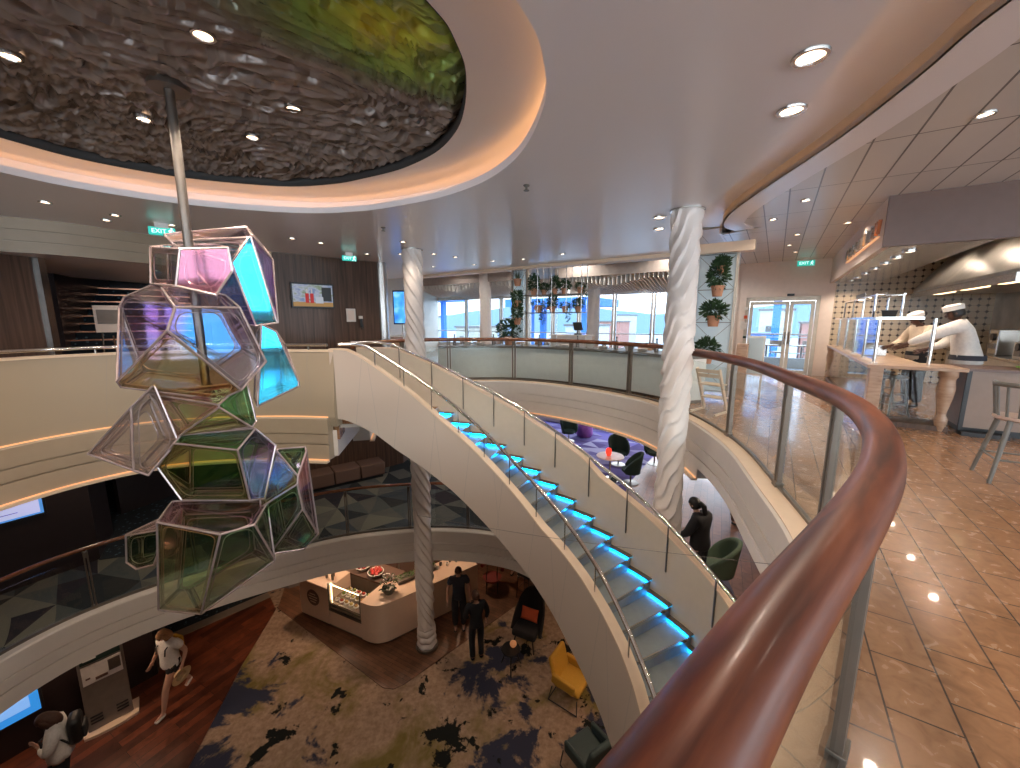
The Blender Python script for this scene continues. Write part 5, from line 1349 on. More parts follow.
for k, (a, lb) in enumerate([(10.2, 'nearer steel container behind the food shield glass'), (11.2, 'middle steel container behind the food shield glass'), (12.2, 'farther steel container behind the food shield glass')]):
    t = thing('food_container', lb, 'container', S3(a, 1.62, .93), group='steel containers on the serving counter'); x, y = S(a, 1.62)
    MB().box((x, y, 1.02), (.3, .34, .18), RS).build('body', M['steel'], t, smooth=False, bevel=.01); MB().box((x, y, 1.12), (.32, .36, .015), RS).build('lid', M['chrome'], t, smooth=False)
CB = thing('kitchen_cabinet', 'taupe fronted kitchen cabinet right of the turned table leg', 'cabinet', S3(8.4, 3.5, 0))
m = MB(); sbox(m, 8.08, 8.72, 2.3, 4.25, .1, .9); m.build('body', M['counterpanel'], CB, smooth=False)
m = MB(); sbox(m, 8.03, 8.75, 2.285, 4.28, .9, .935); m.build('worktop', M['mauve'], CB, smooth=False)
m = MB(); sbox(m, 8.06, 8.1, 2.285, 2.33, .06, .9); m.build('edge_trim', M['black'], CB, smooth=False)
m = MB(); sbox(m, 8.16, 8.7, 2.35, 4.25, 0, .1); m.build('plinth', M['black'], CB, smooth=False)
t = thing('rubber_mat', 'small black rubber mat on the tiles at the foot of the taupe cabinet', 'mat', S3(8.02, 2.55, 0)); m = MB(); sbox(m, 7.96, 8.12, 2.3, 2.75, 0, .05); m.build('pad', M['rubber'], t, smooth=False); m = MB(); sbox(m, 7.95, 7.97, 2.3, 2.75, 0, .055); m.build('edge', M['black'], t, smooth=False)
HD = thing('extractor_hood', 'long stainless extractor hood above the cooks along the back wall', 'hood', S3(11, 3.5, 2.0))
def hoodprof(): return [(2.75, 2.2), (2.75, 2.32), (3.3, 3.1), (4.28, 3.1), (4.28, 2.2)]
vs = [S3(8.6, b, z) for b, z in hoodprof()] + [S3(13.8, b, z) for b, z in hoodprof()]
MB().add(vs, [(0, 1, 2, 3, 4), (9, 8, 7, 6, 5)] + [(k, k+5, (k+1) % 5+5, (k+1) % 5) for k in range(5)]).build('canopy', M['hood'], HD, smooth=False)
m = MB(); sbox(m, 8.6, 13.8, 2.72, 2.76, 2.14, 2.26); m.build('lip', M['steel'], HD, smooth=False)
for a in (9.4, 11.0, 12.6): m = MB(); sbox(m, a-.5, a+.5, 2.95, 3.05, 2.17, 2.2); m.build('fill_strip', emis('hood_fill_%d' % int(a), (1, .7, .4), 2.5), HD, smooth=False)  # under-hood strips added to brighten the kitchen
BC = thing('back_counter', 'stainless back counter behind the cooks', 'counter', S3(11, 3.9, 0))
m = MB(); sbox(m, 8.8, 13.8, 3.5, 4.28, .1, .88); m.build('body', M['hood'], BC, smooth=False)
m = MB(); sbox(m, 8.8, 13.8, 3.45, 4.28, .88, .92); m.build('worktop', M['steel'], BC, smooth=False); m = MB(); sbox(m, 8.9, 13.7, 3.6, 4.2, 0, .1); m.build('plinth', M['black'], BC, smooth=False)
for k, (a, b, w_, h, mt, nm, lb) in enumerate([(9.3, 3.75, .4, .45, 'paper', 'coffee_machine', 'white drinks machine with black dial at the right end of the kitchen'), (10.6, 3.8, .5, .3, 'hood', 'grill', 'low steel grill on the back counter behind the cooks'), (11.8, 3.8, .4, .5, 'steel', 'oven', 'steel oven on the back counter behind the nearer cook')]):
    t = thing(nm, lb, 'kitchen machine', S3(a, b, .92)); x, y = S(a, b)
    MB().box((x, y, .92+h/2), (w_, .4, h), RS).build('body', M[mt], t, smooth=False, bevel=.015)
    Rm = Matrix.Translation((x, y, .92+h*.7)) @ Matrix.Rotation(RS-pi/2, 4, 'Z')
    MB().cyl((0, 0, 0), .07, .03, 18).xf(Rm @ Matrix.Translation((0, -w_/2-.0, 0)) @ Matrix.Rotation(pi/2, 4, 'X')).build('dial', M['black'], t)
    MB().box((0, -w_/2-.01, -h*.35), (.2, .02, .1)).xf(Rm).build('panel', M['dsteel'], t, smooth=False)
t = thing('chopping_board', 'bright green chopping board on the cabinet top by the cook', 'board', S3(8.5, 3.05, .936)); x, y = S(8.5, 3.05)
MB().box((x, y, .946), (.32, .24, .02), RS).build('board', pm('green_plastic', (.2, .5, .06), .4), t, smooth=False, bevel=.005); MB().box((x+.1, y, .958), (.03, .18, .006), RS).build('grip', M['leaf2'], t, smooth=False)
# lettering on the kitchen front: standing letters with a warm glow strip beneath
word = 'OCEANVIEW'
SN = thing('sign_lettering', 'raised metal OCEANVIEW lettering on the taupe front above the kitchen counter', 'sign', S3(9.5, 1.1, 2.8))
for k, ch in enumerate(word):
    a = 11.1 - k*.372
    F = Matrix.Translation(S3(a, 1.13, 2.93)) @ Matrix.Rotation(atan2(AU[1], AU[0])+pi, 4, 'Z') @ Matrix.Rotation(pi/2, 4, 'X')
    text_mb(ch, .28, .022).xf(F).build('letter', M['copper'] if k == 8 else M['steel'], SN, smooth=False)
m = MB(); sbox(m, 8.05, 11.25, 1.12, 1.155, 2.8, 2.812); m.build('glow_strip', M['liplight'], SN, smooth=False)

# ------------------------------------------------------------------ stools on the walkway
def round_stool(label, group):
    t = thing('reflection_stool', label, 'stool', (0, 0, 0), group=group)
    MB().lathe([(0, .64), (.16, .64), (.18, .66), (.17, .68), (0, .685)], (0, 0, 0), 24).build('seat', M['stoolgrey'], t, local=True)
    L = []
    for k in range(4):
        a = pi/4+k*pi/2
        MB().tube([(cos(a)*.24, sin(a)*.24, 0), (cos(a)*.11, sin(a)*.11, .65)], [.015, .02], 8).build('leg', M['stoolgrey'], t, local=True)
    for z, r in ((.22, .205), (.38, .17)):
        MB().tube([(cos(pi/4+k*pi/2)*r, sin(pi/4+k*pi/2)*r, z) for k in range(4)], .01, 6, closed=True).build('stretcher', M['stoolgrey'], t, local=True)
    return t
rs = round_stool('grey wooden stool standing in for a reflection in the glass base of the serving counter, nearest the turned leg', 'stools standing in for reflections at the serving counter')  # stools added where the counter glass would mirror those in front
x, y = S(8.95, 1.72); rs.location = (x, y, 0)
x, y = S(9.75, 1.7); dup(rs, (x, y, 0), .3, 'grey wooden stool standing in for a reflection in the glass base of the serving counter, in the middle')
x, y = S(10.6, 1.7); dup(rs, (x, y, 0), .1, 'grey wooden stool standing in for a reflection in the glass base of the serving counter, nearest the doors')
def spindle_stool(x, y, rz, label):
    t = thing('spindle_back_stool', label, 'stool', (x, y, 0), rz)
    MB().lathe([(0, .62), (.17, .62), (.205, .64), (.2, .665), (.12, .655), (0, .655)], (0, 0, 0), 28).build('seat', M['tabletop'], t, local=True)
    for sx, sy in ((-1, -1), (1, -1), (1, 1), (-1, 1)):
        MB().tube([(sx*.21, sy*.21, 0), (sx*.12, sy*.12, .64)], [.016, .023], 10).build('leg', M['stoolgrey'], t, local=True)
    for z, r in ((.24, .175),): 
        for p, q in (((-1, -1), (1, -1)), ((1, -1), (1, 1)), ((1, 1), (-1, 1)), ((-1, 1), (-1, -1))): MB().tube([(p[0]*r, p[1]*r, z), (q[0]*r, q[1]*r, z)], .01, 8).build('stretcher', M['stoolgrey'], t, local=True)
    pts = [(.22*cos(radians(a)), .22*sin(radians(a)), .98 + (.0 if abs(a+90) > 70 else .0)) for a in range(-205, 26, 10)]
    MB().tube(pts, .02, 10, sz=1.2).build('top_rail', M['stoolgrey'], t, local=True)
    for a in (-200, -172, -145, -118, -90, -62, -35, -8, 20):
        r0 = .175; MB().tube([(r0*cos(radians(a)), r0*sin(radians(a)), .65), (.22*cos(radians(a)), .22*sin(radians(a)), .98)], .011 if a not in (-200, 20) else .018, 8).build('spindle', M['stoolgrey'], t, local=True)
    return t
spindle_stool(5.04, 3.76, radians(-33.7), 'grey spindle-backed stool standing on the tiles at the right before the taupe cabinet')
# cable lying on the tiles under the counter
t = thing('floor_cable', 'thin dark cable lying on the tiles under the serving counter', 'cable', S3(8.5, 1.7, 0))
MB().tube([(*p, .012) for p in spline([S(8.3, 1.45), S(8.5, 1.7), S(8.45, 2.0), S(8.8, 2.1), S(9.3, 1.9)], 6)], .008, 6).build('cable', M['black'], t); MB().box((*S(8.3, 1.45), .03), (.08, .05, .05), RS).build('plug', M['black'], t, smooth=False)

# ------------------------------------------------------------------ the harbour outside
def obuild(name, label, cat, a, b, w_, d, h, mt, zb=-11, group=None, roof=None):
    t = thing(name, label, cat, S3(a, b, zb), group=group)
    m = MB(); sbox(m, a, a+d, b-w_/2, b+w_/2, zb, zb+h); m.build('walls', mt, t, smooth=False)
    m = MB(); sbox(m, a-.4, a+d+.4, b-w_/2-.4, b+w_/2+.4, zb+h, zb+h+.5); m.build('roof', roof or M['greybox'], t, smooth=False)
    m = MB()
    for k in range(int(w_/4)): sbox(m, a-.1, a+.05, b-w_/2+1.5+4*k, b-w_/2+3+4*k, zb+h*.55, zb+h*.75)
    m.build('window_row', M['dsteel'], t, smooth=False)
quay = MB(); quay.prism([S(60, -260), S(60, 200), S(420, 400), S(420, -400)], -12.5, -11); struct(quay.build('floor_quay', pm('quay_concrete', (.5, .5, .48), .8), smooth=False))
wat = MB(); wat.prism([S(17, -260), S(17, 200), S(60, 200), S(60, -260)], -14.1, -14); o = wat.build('harbour_water', pm('harbour_water', (.12, .3, .42), .1, var=.2, scale=.5), smooth=False); tag(o, 'blue harbour water between the windows and the quay', 'water', kind='stuff')
hill = MB(); rnd = random.Random(3); pts = [(380, b, -11) for b in range(-400, 401, 20)]
vs = []; fs = []
for k, (a, b, z) in enumerate(pts):
    x, y = S(a, b); h = 12+6*sin(b*.02)+rnd.uniform(0, 3); vs += [(x, y, -11), (x+AU[0]*20, y+AU[1]*20, h), (x+AU[0]*60, y+AU[1]*60, -11)]
for k in range(len(pts)-1): fs += [(3*k, 3*k+3, 3*k+4, 3*k+1), (3*k+1, 3*k+4, 3*k+5, 3*k+2)]
struct(hill.add(vs, fs).build('ground_hills', pm('distant_hill', (.22, .3, .36), .9), fix=False))
Bl = pm('crane_blue', (.05, .2, .55), .5); 
rnd = random.Random(8)
cols = [pm('shed_%d' % k, c, .7) for k, c in enumerate([(.6, .58, .55), (.5, .22, .16), (.65, .65, .68), (.3, .35, .42), (.55, .48, .36)])]
for k in range(26):
    b = -190+k*12.5+rnd.uniform(-3, 3); a = rnd.choice([95, 120, 150, 190])
    obuild('harbour_shed', 'distant harbour building on the quay seen through the far windows', 'building', a, b, rnd.uniform(6, 9), 12, rnd.uniform(9, 15.5), cols[k % 5], group='buildings along the quay')
def gantry(a, b, h, w_, label):
    t = thing('gantry_crane', label, 'crane', S3(a, b, -11), group='cranes on the quay')
    for db in (-w_/2, w_/2):
        for da in (0, 5): m = MB(); sbox(m, a+da, a+da+1, b+db-.5, b+db+.5, -11, -11+h); m.build('leg', Bl, t, smooth=False)
    m = MB(); sbox(m, a-4, a+10, b-w_/2-3, b+w_/2+3, -11+h, -11+h+1.4); m.build('girder', Bl, t, smooth=False)
    m = MB(); sbox(m, a, a+6, b-w_/2, b+w_/2, -11+h*.45, -11+h*.45+.8); m.build('cross_beam', Bl, t, smooth=False)
gantry(66, -34, 15, 11, 'blue gantry crane on the quay right of the pale far column'); gantry(66, -72, 17, 10, 'blue gantry crane on the quay behind the copper pendants'); gantry(70, -4, 22, 8, 'blue crane on the quay seen through the glass doors')
for k, (b, lb) in enumerate([(-96, 'blue ship moored on the left beyond the far windows'), (-56, 'blue and white ship moored behind the hanging plant shelf')]):
    t = thing('moored_ship', lb, 'ship', S3(44, b, -14)); hp = [S(40, b-17), S(40, b+12), S(44, b+17), S(50, b+12), S(50, b-17)]
    MB().prism(hp, -13.99, -6.5).build('hull', Bl, t, smooth=False)
    m = MB(); sbox(m, 41.5, 48.5, b-15, b+3, -6.5, -.5); m.build('superstructure', M['paper'], t, smooth=False)
    m = MB(); sbox(m, 44, 46.5, b-9, b-5, -.5, 3); m.build('funnel', Bl, t, smooth=False); MB().tube([S3(45, b+6, -6.5), S3(45, b+6, 3.5)], .25, 8).build('mast', M['paper'], t)

t = thing('taut_wire', 'thin taut wire stretched across the void in front of the staircase', 'wire', (-1.25, 5.0, -.15))
wa, wb = Vector((-1.25, 5.0, -1.02)), Vector((2.13, 2.55, -.14))
MB().tube([tuple(wa.lerp(wb, k/12) + Vector((0, 0, -.05*sin(pi*k/12)))) for k in range(13)], .0022, 5).build('wire', M['dsteel'], t)
for p in (wa, wb): MB().sphere(p, .008, 8, 5).build('end_stop', M['dsteel'], t)
# ------------------------------------------------------------------ middle deck furniture
def swivel_chair(mat, label, group=None):
    t = thing('swivel_tub_chair', label, 'chair', (0, 0, 0), group=group)
    vs = []; fs = []; NA_, NZ = 20, 8
    for i in range(NZ+1):
        f = i/NZ
        for k in range(NA_+1):
            an = radians(-35 + 250*k/NA_); h = (.5*(sin(max(0, min(1, (k/NA_)))*pi)**.8))
            r = .23 + .08*f; z = .34 + f*(.12 + h)
            vs.append((r*cos(an)*1.05, r*sin(an)*1.0, z))
    for i in range(NZ):
        for k in range(NA_): q = i*(NA_+1)+k; fs.append((q, q+1, q+NA_+2, q+NA_+1))
    MB().add(vs, fs).build('backrest', mat, t, local=True, fix=False, solid=.06, ang=60)
    MB().lathe([(0, .33), (.2, .33), (.25, .38), (.24, .44), (0, .46)], (0, -.02, 0), 24).build('seat', mat, t, local=True)
    MB().tube([(0, 0, .03), (0, 0, .34)], .025, 10).build('stem', M['dsteel'], t, local=True)
    MB().lathe([(0, 0), (.23, 0), (.22, .02), (.03, .035), (0, .035)], (0, 0, 0), 24).build('base', M['dsteel'], t, local=True)
    return t
gc = swivel_chair(M['green'], 'dark green tub chair directly behind the round table with the red candle', 'dark green tub chairs on the deck below')
gc.location = (3.55, 12.35, Z1+.013); gc.rotation_euler = (0, 0, .1)
dup(gc, (3.5, 10.85, Z1+.02), -1.9, 'dark green tub chair right of the round table with the red candle')
dup(gc, (4.75, 12.4, Z1+.013), -.6, 'dark green tub chair furthest right, close behind the nearer fluted column')
dup(gc, (1.95, 11.7, Z1+.013), 1.2, 'dark green tub chair left of the round table, half hidden by the stair rail')
dup(gc, (2.3, 14.9, Z1+.013), .2, 'dark green tub chair far back on the purple carpet beside the purple pouf')
sg = swivel_chair(M['palegreen'], 'sage green tub chair beside the person in black'); sg.location = (3.64, 6.3, Z1+.025); sg.rotation_euler = (0, 0, -2.0)
t = thing('pouf', 'round purple pouf on the purple carpet of the deck below', 'pouf', (3.05, 15.6, Z1+.013)); MB().lathe([(0, 0), (.28, 0), (.33, .08), (.33, .42), (.28, .5), (0, .5)], (3.05, 15.6, Z1+.013), 26).build('body', M['purplefab'], t); MB().lathe([(0, .5), (.28, .5), (.25, .53), (0, .54)], (3.05, 15.6, Z1+.013), 26).build('top_cushion', M['purplefab'], t)
tx, ty = 2.95, 11.1
t = thing('round_table', 'round pale table with chrome stem on the deck below', 'table', (tx, ty, Z1+.012)); b_ = Z1+.012
MB().lathe([(0, .72), (.39, .72), (.4, .735), (.39, .75), (0, .75)], (tx, ty, b_), 32).build('tabletop', M['tabletop'], t); MB().tube([(tx, ty, b_+.02), (tx, ty, b_+.72)], .03, 12).build('stem', M['chrome'], t); MB().lathe([(0, 0), (.26, 0), (.24, .02), (0, .03)], (tx, ty, b_), 28).build('base', M['chrome'], t)
t = thing('candle_lamp', 'glowing red glass candle holder on the round table', 'candle', (tx-.05, ty, b_+.75)); MB().lathe([(0, .012), (.05, .012), (.085, .08), (.085, .16), (.06, .22), (.055, .22), (.075, .15), (.045, .02), (0, .02)], (tx-.05, ty, b_+.75), 20).build('glass', M['redglass'], t); MB().cyl((tx-.05, ty, b_+.75), .06, .012, 18).build('base', M['copper'], t)
# bench of three cushions
bp, bq = Vector((-5.55, 10.15)), Vector((-3.85, 11.38)); bd = (bq-bp).normalized(); bn = Vector((-bd.y, bd.x)); BR = atan2(bd.y, bd.x)
bh_ = thing('upholstered_bench', 'long bench of three taupe cushion blocks against the panelled wall below', 'bench', (*(bp+bq)/2, Z1))
for k in range(4):
    c_ = bp + bd*(-.35+.72*k) + bn*.3
    MB().box((c_.x, c_.y, Z1+.27), (.7, .62, .38), BR).build('cushion', M['taupefab'], bh_, bevel=.03)
c_ = (bp+bq)/2 + bn*.3 + bd*(-.3); MB().box((c_.x, c_.y, Z1+.04), (2.7, .55, .08), BR).build('plinth', M['black'], bh_, smooth=False)
# lift lobby screen and a small stand
d = Vector((-8.17+8.95, 7.2-5.95)).normalized(); R = atan2(d.y, d.x); n_ = Vector((d.y, -d.x))
c_ = Vector((-8.78, 6.22)) + n_*.06
tv = thing('wall_screen', 'bright information screen on the dark lift wall of the middle deck', 'screen', (c_.x, c_.y, -1.9))
MB().box((c_.x, c_.y, -1.5), (1.2, .05, .72), R).build('casing', M['black'], tv, smooth=False, bevel=.006)
p = c_ + n_*.032
MB().box((p.x, p.y, -1.5), (1.12, .008, .64), R).build('screen', emis('screen_blue', (.1, .35, .85), .4), tv, smooth=False)
q = p + n_*.006 + d*.22
MB().box((q.x, q.y, -1.5), (.6, .004, .58), R).build('page', emis('screen_page', (.5, .53, .85), .5), tv, smooth=False)
q = p + n_*.009 + d*.33; MB().box((q.x, q.y, -1.4), (.2, .004, .16), R).build('blue_box', emis('screen_box', (.05, .3, .8), 1.), tv, smooth=False)
q = p + n_*.009 + d*(-.22); MB().box((q.x, q.y, -1.68), (.22, .004, .14), R).build('picture', emis('screen_pic', (.4, .2, .3), .8), tv, smooth=False)
for k in range(3):
    q = p + n_*.009 + d*.1; MB().box((q.x, q.y, -1.42-.06*k if k < 2 else -1.7), (.18 if k < 2 else .34, .004, .014), R).build('text_line', emis('screen_text%d' % k, (.15, .15, .3), .5), tv, smooth=False)
t = thing('sign_stand', 'slim black stand with a brass foot on the speckled carpet behind the sculpture', 'stand', (-9.7, 9.7, Z1+.012))
MB().box((-9.7, 9.7, Z1+.03), (.45, .25, .03), .4).build('foot', M['copper'], t, smooth=False)
for s in (-1, 1): MB().tube([(-9.7+s*.14, 9.7+s*.06, Z1+.04), (-9.7+s*.14, 9.7+s*.06, Z1+1.1)], .02, 8).build('upright', M['black'], t)
MB().box((-9.7, 9.7, Z1+1.3), (.5, .03, .6), .4).build('panel', M['black'], t, smooth=False)

# ------------------------------------------------------------------ lower deck: the cafe counter
bz = Z2+.012
A_, B_, C_ = Vector((-5.36, 9.06)), Vector((-3.02, 7.98)), Vector((-.35, 10.0))
d1 = (B_-A_).normalized(); d2 = (C_-B_).normalized(); n1 = Vector((-d1.y, d1.x)); n2 = Vector((-d2.y, d2.x))
L1 = (B_-A_).length
CF = thing('cafe_counter', 'white cafe counter with rounded corner and lit display case on the lowest deck', 'counter', (-3.4, 8.6, bz))
def P1(s, o): v = A_+d1*s+n1*o; return (v.x, v.y)
def P2(s, o): v = B_+d2*s+n2*o; return (v.x, v.y)
def corner(r, o):
    out = []
    a = B_-d1*r; c = B_+d2*r
    for k in range(9):
        f = k/8; v = a*(1-f)**2 + B_*2*f*(1-f) + c*f*f
        out.append((v.x, v.y))
    return out
DW = .72
D0_, D1_ = 1.02, 2.08
MB().prism([P1(0, 0), P1(D0_, 0), P1(D0_, DW), P1(0, DW)], bz+.08, bz+1.05).build('end_block', M['counter'], CF, smooth=False, bevel=.02)
MB().prism([P1(D1_, 0)] + corner(.32, 0) + [P2(1.2, 0), P2(2.7, 0), P2(2.7, DW), P2(.55, DW), P1(D1_, DW)], bz+.08, bz+1.05).build('corner_block', M['counter'], CF, ang=30)
MB().prism([P1(D0_, .02), P1(D1_, .02), P1(D1_, DW), P1(D0_, DW)], bz+.08, bz+.48).build('case_base', M['counter'], CF, smooth=False)
MB().prism([P1(.06, .06), P1(L1-.3, .06), P2(.3, .06), P2(2.62, .06), P2(2.62, DW-.06), P2(.5, DW-.06), P1(.1, DW-.06)], bz, bz+.08).build('plinth', M['dsteel'], CF, smooth=False)
dc = MB().prism([P1(D0_, .0), P1(D1_, .0), P1(D1_, .012), P1(D0_, .012)], bz+.48, bz+1.2).build('display_glass', M['glass'], CF, smooth=False)
m = MB()
for s in (D0_+.02, D1_-.02): m.bar((*P1(s, .02), bz+.48), (*P1(s, .02), bz+1.2), .03, .03, (1, 0, 0))
m.bar((*P1(D0_, .02), bz+.5), (*P1(D1_, .02), bz+.5), .04, .05); m.bar((*P1(D0_, .02), bz+.62), (*P1(D1_, .02), bz+.62), .02, .03)
m.build('case_frame', M['dsteel'], CF, smooth=False)
MB().prism([P1(D0_, .03), P1(D1_, .03), P1(D1_, .68), P1(D0_, .68)], bz+.66, bz+.69).build('case_shelf', M['steel'], CF, smooth=False)
MB().bar((*P1(D0_+.02, .1), bz+.7), (*P1(D0_+.02, .1), bz+1.15), .012, .012, (1, 0, 0)).build('case_light', emis('case_light', (1, .72, .4), 6), CF, smooth=False)
MB().bar((*P1(D0_+.05, .05), bz+1.16), (*P1(D1_-.05, .05), bz+1.16), .01, .01).build('case_light', emis('case_light_top', (1, .72, .4), 7), CF, smooth=False)
# round medallion on the end block
nm = -n1; Rm = Matrix.Translation((*P1(.5, -.004), bz+.66)) @ Matrix.Rotation(atan2(d1.y, d1.x), 4, 'Z') @ Matrix.Rotation(pi/2, 4, 'X')
md = MB().cyl((0, 0, 0), .21, .012, 36).xf(Rm).build('medallion', M['taupefab'], CF)
m = MB()
for k, wv in enumerate((.2, .3, .26, .18)): m.box((0, .1-.07*k, .014), (wv, .018, .004))
m.xf(Rm).build('medallion_lines', M['counter'], md, smooth=False)
# pastries and salads in the case
rnd = random.Random(12)
food = [pm('pastry_%d' % k, c, .6, var=.2, scale=40) for k, c in enumerate([(.6, .36, .12), (.7, .55, .2), (.5, .06, .04), (.75, .68, .55), (.18, .28, .05)])]
for i in range(5):
    for j in range(3):
        x, y = P1(D0_+.12+.155*i, .17+.2*j); k = rnd.randrange(5)
        t = thing('pastry_plate', 'small plate with a pastry in the lit display case', 'food', (x, y, bz+.69), group='plates in the display case')
        MB().lathe([(0, 0), (.05, 0), (.068, .012), (.066, .015), (0, .006)], (x, y, bz+.69), 14).build('plate', M['paper'], t)
        MB().sphere((x, y, bz+.73), (.045, .04, .033), 9, 6).build('pastry', food[k], t)
        if rnd.random() < .6: MB().sphere((x+.01, y, bz+.765), .016, 7, 5).build('topping', food[(k+2) % 5], t)
# back work counter with fruit bowls
bk = thing('cafe_back_counter', 'dark back counter behind the white cafe counter', 'counter', (-4.0, 9.6, bz))
e0 = A_+d1*.25+n1*.84; ed = d1; en = n1
def PB(s, o): v = e0+ed*s+en*o; return (v.x, v.y)
MB().prism([PB(0, 0), PB(1.9, 0), PB(1.9, .6), PB(0, .6)], bz+.1, bz+.9).build('body', M['greybox'], bk, smooth=False)
MB().prism([PB(-.03, -.03), PB(1.93, -.03), PB(1.93, .63), PB(-.03, .63)], bz+.9, bz+.94).build('worktop', M['taupefab'], bk, smooth=False)
MB().prism([PB(.05, .05), PB(1.85, .05), PB(1.85, .55), PB(.05, .55)], bz, bz+.1).build('plinth', M['black'], bk, smooth=False)
for bi, (s, lb, fl) in enumerate([(.86, 'white bowl heaped with red fruit, left one behind the display case', 'red'), (1.36, 'pale green bowl heaped with red fruit, right one behind the display case', 'pink')]):
    x, y = PB(s, .22-.06*bi); zz = bz+.94
    t = thing('fruit_bowl', lb, 'bowl', (x, y, zz)); MB().lathe([(0, 0), (.09, 0), (.2, .12), (.19, .12), (.08, .015), (0, .015)], (x, y, zz), 24).build('bowl', M['paper'] if bi == 0 else M['leaf2'], t); MB().lathe([(.185, .115), (.205, .115), (.205, .127), (.185, .127), (.185, .115)], (x, y, zz), 24).build('rim', M['paper'], t)
    fm = pm('red_fruit_%d' % bi, (.55, .03, .03) if bi == 0 else (.6, .08, .07), .4, var=.3, scale=30)
    proto = None
    for j in range(12):
        a = j*2.4; r = .045*sqrt(j); h = .12 + .05*(1-r/.16)
        if proto is None:
            proto = MB().sphere((0, 0, 0), .045, 9, 6).build('berry', fm, None); tag(proto, 'red fruit heaped in the %s bowl behind the display case' % ('white' if bi == 0 else 'pale green'), 'fruit', 'red fruit in the %s bowl' % ('white' if bi == 0 else 'pale green')); o = proto
        else: o = proto.copy(); COL.objects.link(o)
        o.location = (x+r*cos(a), y+r*sin(a), zz+h)
# things on the counter
x, y = P1(.42, .4); t = thing('glass_jar', 'small glass dispenser with chrome tap on the end of the cafe counter', 'jar', (x, y, bz+1.05)); MB().lathe([(0, 0), (.07, 0), (.07, .2), (.06, .22), (0, .22)], (x, y, bz+1.05), 16).build('jar', M['glass'], t); MB().cyl((x, y, bz+1.27), .072, .02, 16).build('lid', M['chrome'], t)
x, y = P1(.22, .42); t = thing('tap', 'chrome tap on the end of the cafe counter', 'tap', (x, y, bz+1.05)); MB().tube([(x, y, bz+1.05), (x, y, bz+1.25), (x+.06, y-.06, bz+1.28), (x+.09, y-.09, bz+1.22)], .014, 8).build('spout', M['chrome'], t); MB().cyl((x, y, bz+1.05), .03, .03, 12).build('base', M['chrome'], t)
for k, s in enumerate((.66, .76, .86)):
    x, y = P1(s, .3+.12*(k % 2)); t = thing('syrup_bottle', 'small dark bottle beside the display case on the cafe counter', 'bottle', (x, y, bz+1.05), group='bottles by the display case'); MB().lathe([(0, 0), (.03, 0), (.03, .13), (.012, .17), (.012, .22), (0, .22)], (x, y, bz+1.05), 12).build('body', M['dsteel'], t); MB().cyl((x, y, bz+1.27), .015, .03, 8).build('pump', M['copper'], t)
x, y = P2(.42, .34); t = thing('flower_arrangement', 'grey arrangement of white flowers in a dark pot on the counter corner', 'flowers', (x, y, bz+1.05)); MB().lathe([(0, 0), (.1, 0), (.15, .08), (.14, .14), (0, .14)], (x, y, bz+1.05), 18).build('pot', M['dsteel'], t)
f = MB(); foliage(f, (x, y, bz+1.3), (.2, .2, .16), 220, .08, 70); f.build('foliage', M['leaf2'], t, smooth=False, fix=False)
f = MB(); rnd = random.Random(3)
for _ in range(16): f.sphere((x+rnd.uniform(-.16, .16), y+rnd.uniform(-.16, .16), bz+1.36+rnd.uniform(0, .14)), .025, 6, 4)
f.build('blossoms', M['paper'], t)
t = thing('moss_planter', 'long low planter of green moss along the cafe counter behind the fluted column', 'planter', (*P2(1.2, .55), bz+1.05))
MB().prism([P2(.7, .45), P2(1.75, .45), P2(1.75, .68), P2(.7, .68)], bz+1.05, bz+1.13).build('box', M['greybox'], t, smooth=False)
f = MB()
for k in range(14): foliage(f, (*P2(.76+.07*k, .565), bz+1.15), (.06, .09, .05), 50, .045, 90+k)
f.build('moss', pm('moss', (.09, .22, .05), .8, var=.6, scale=30), t, smooth=False, fix=False)
for k in range(6):
    x, y = P2(1.75+.14*k, .45+.1*(k % 2)); t = thing('coffee_cup', 'small cup on the cafe counter right of the fluted column', 'cup', (x, y, bz+1.05), group='cups on the cafe counter'); MB().lathe([(0, 0), (.03, 0), (.042, .08), (.038, .08), (.027, .01), (0, .01)], (x, y, bz+1.05), 14).build('cup', M['dsteel'] if k % 2 else M['paper'], t); MB().tube([(x+.04, y, bz+1.11), (x+.065, y, bz+1.1), (x+.04, y, bz+1.075)], .006, 6).build('handle', M['paper'], t)
# tall cabinets behind the cafe
for k in range(3):
    v = e0+ed*(.75+.75*k)+en*1.5; R = atan2(ed.y, ed.x)
    t = thing('tall_cabinet', ['tall taupe cabinet behind the fruit bowls', 'tall taupe cabinet behind the moss planter, middle of three', 'tall taupe cabinet nearest the fluted column behind the cafe'][k], 'cabinet', (v.x, v.y, bz), group='tall cabinets behind the cafe')
    MB().box((v.x, v.y, bz+1.05), (.72, .4, 2.0), R).build('body', M['greybox'], t, smooth=False); w_ = v-en*.21
    MB().box((w_.x, w_.y, bz+1.1), (.66, .02, 1.85), R).build('door', M['taupefab'], t, smooth=False); MB().box((v.x, v.y, bz+.025), (.7, .36, .05), R).build('plinth', M['black'], t, smooth=False)

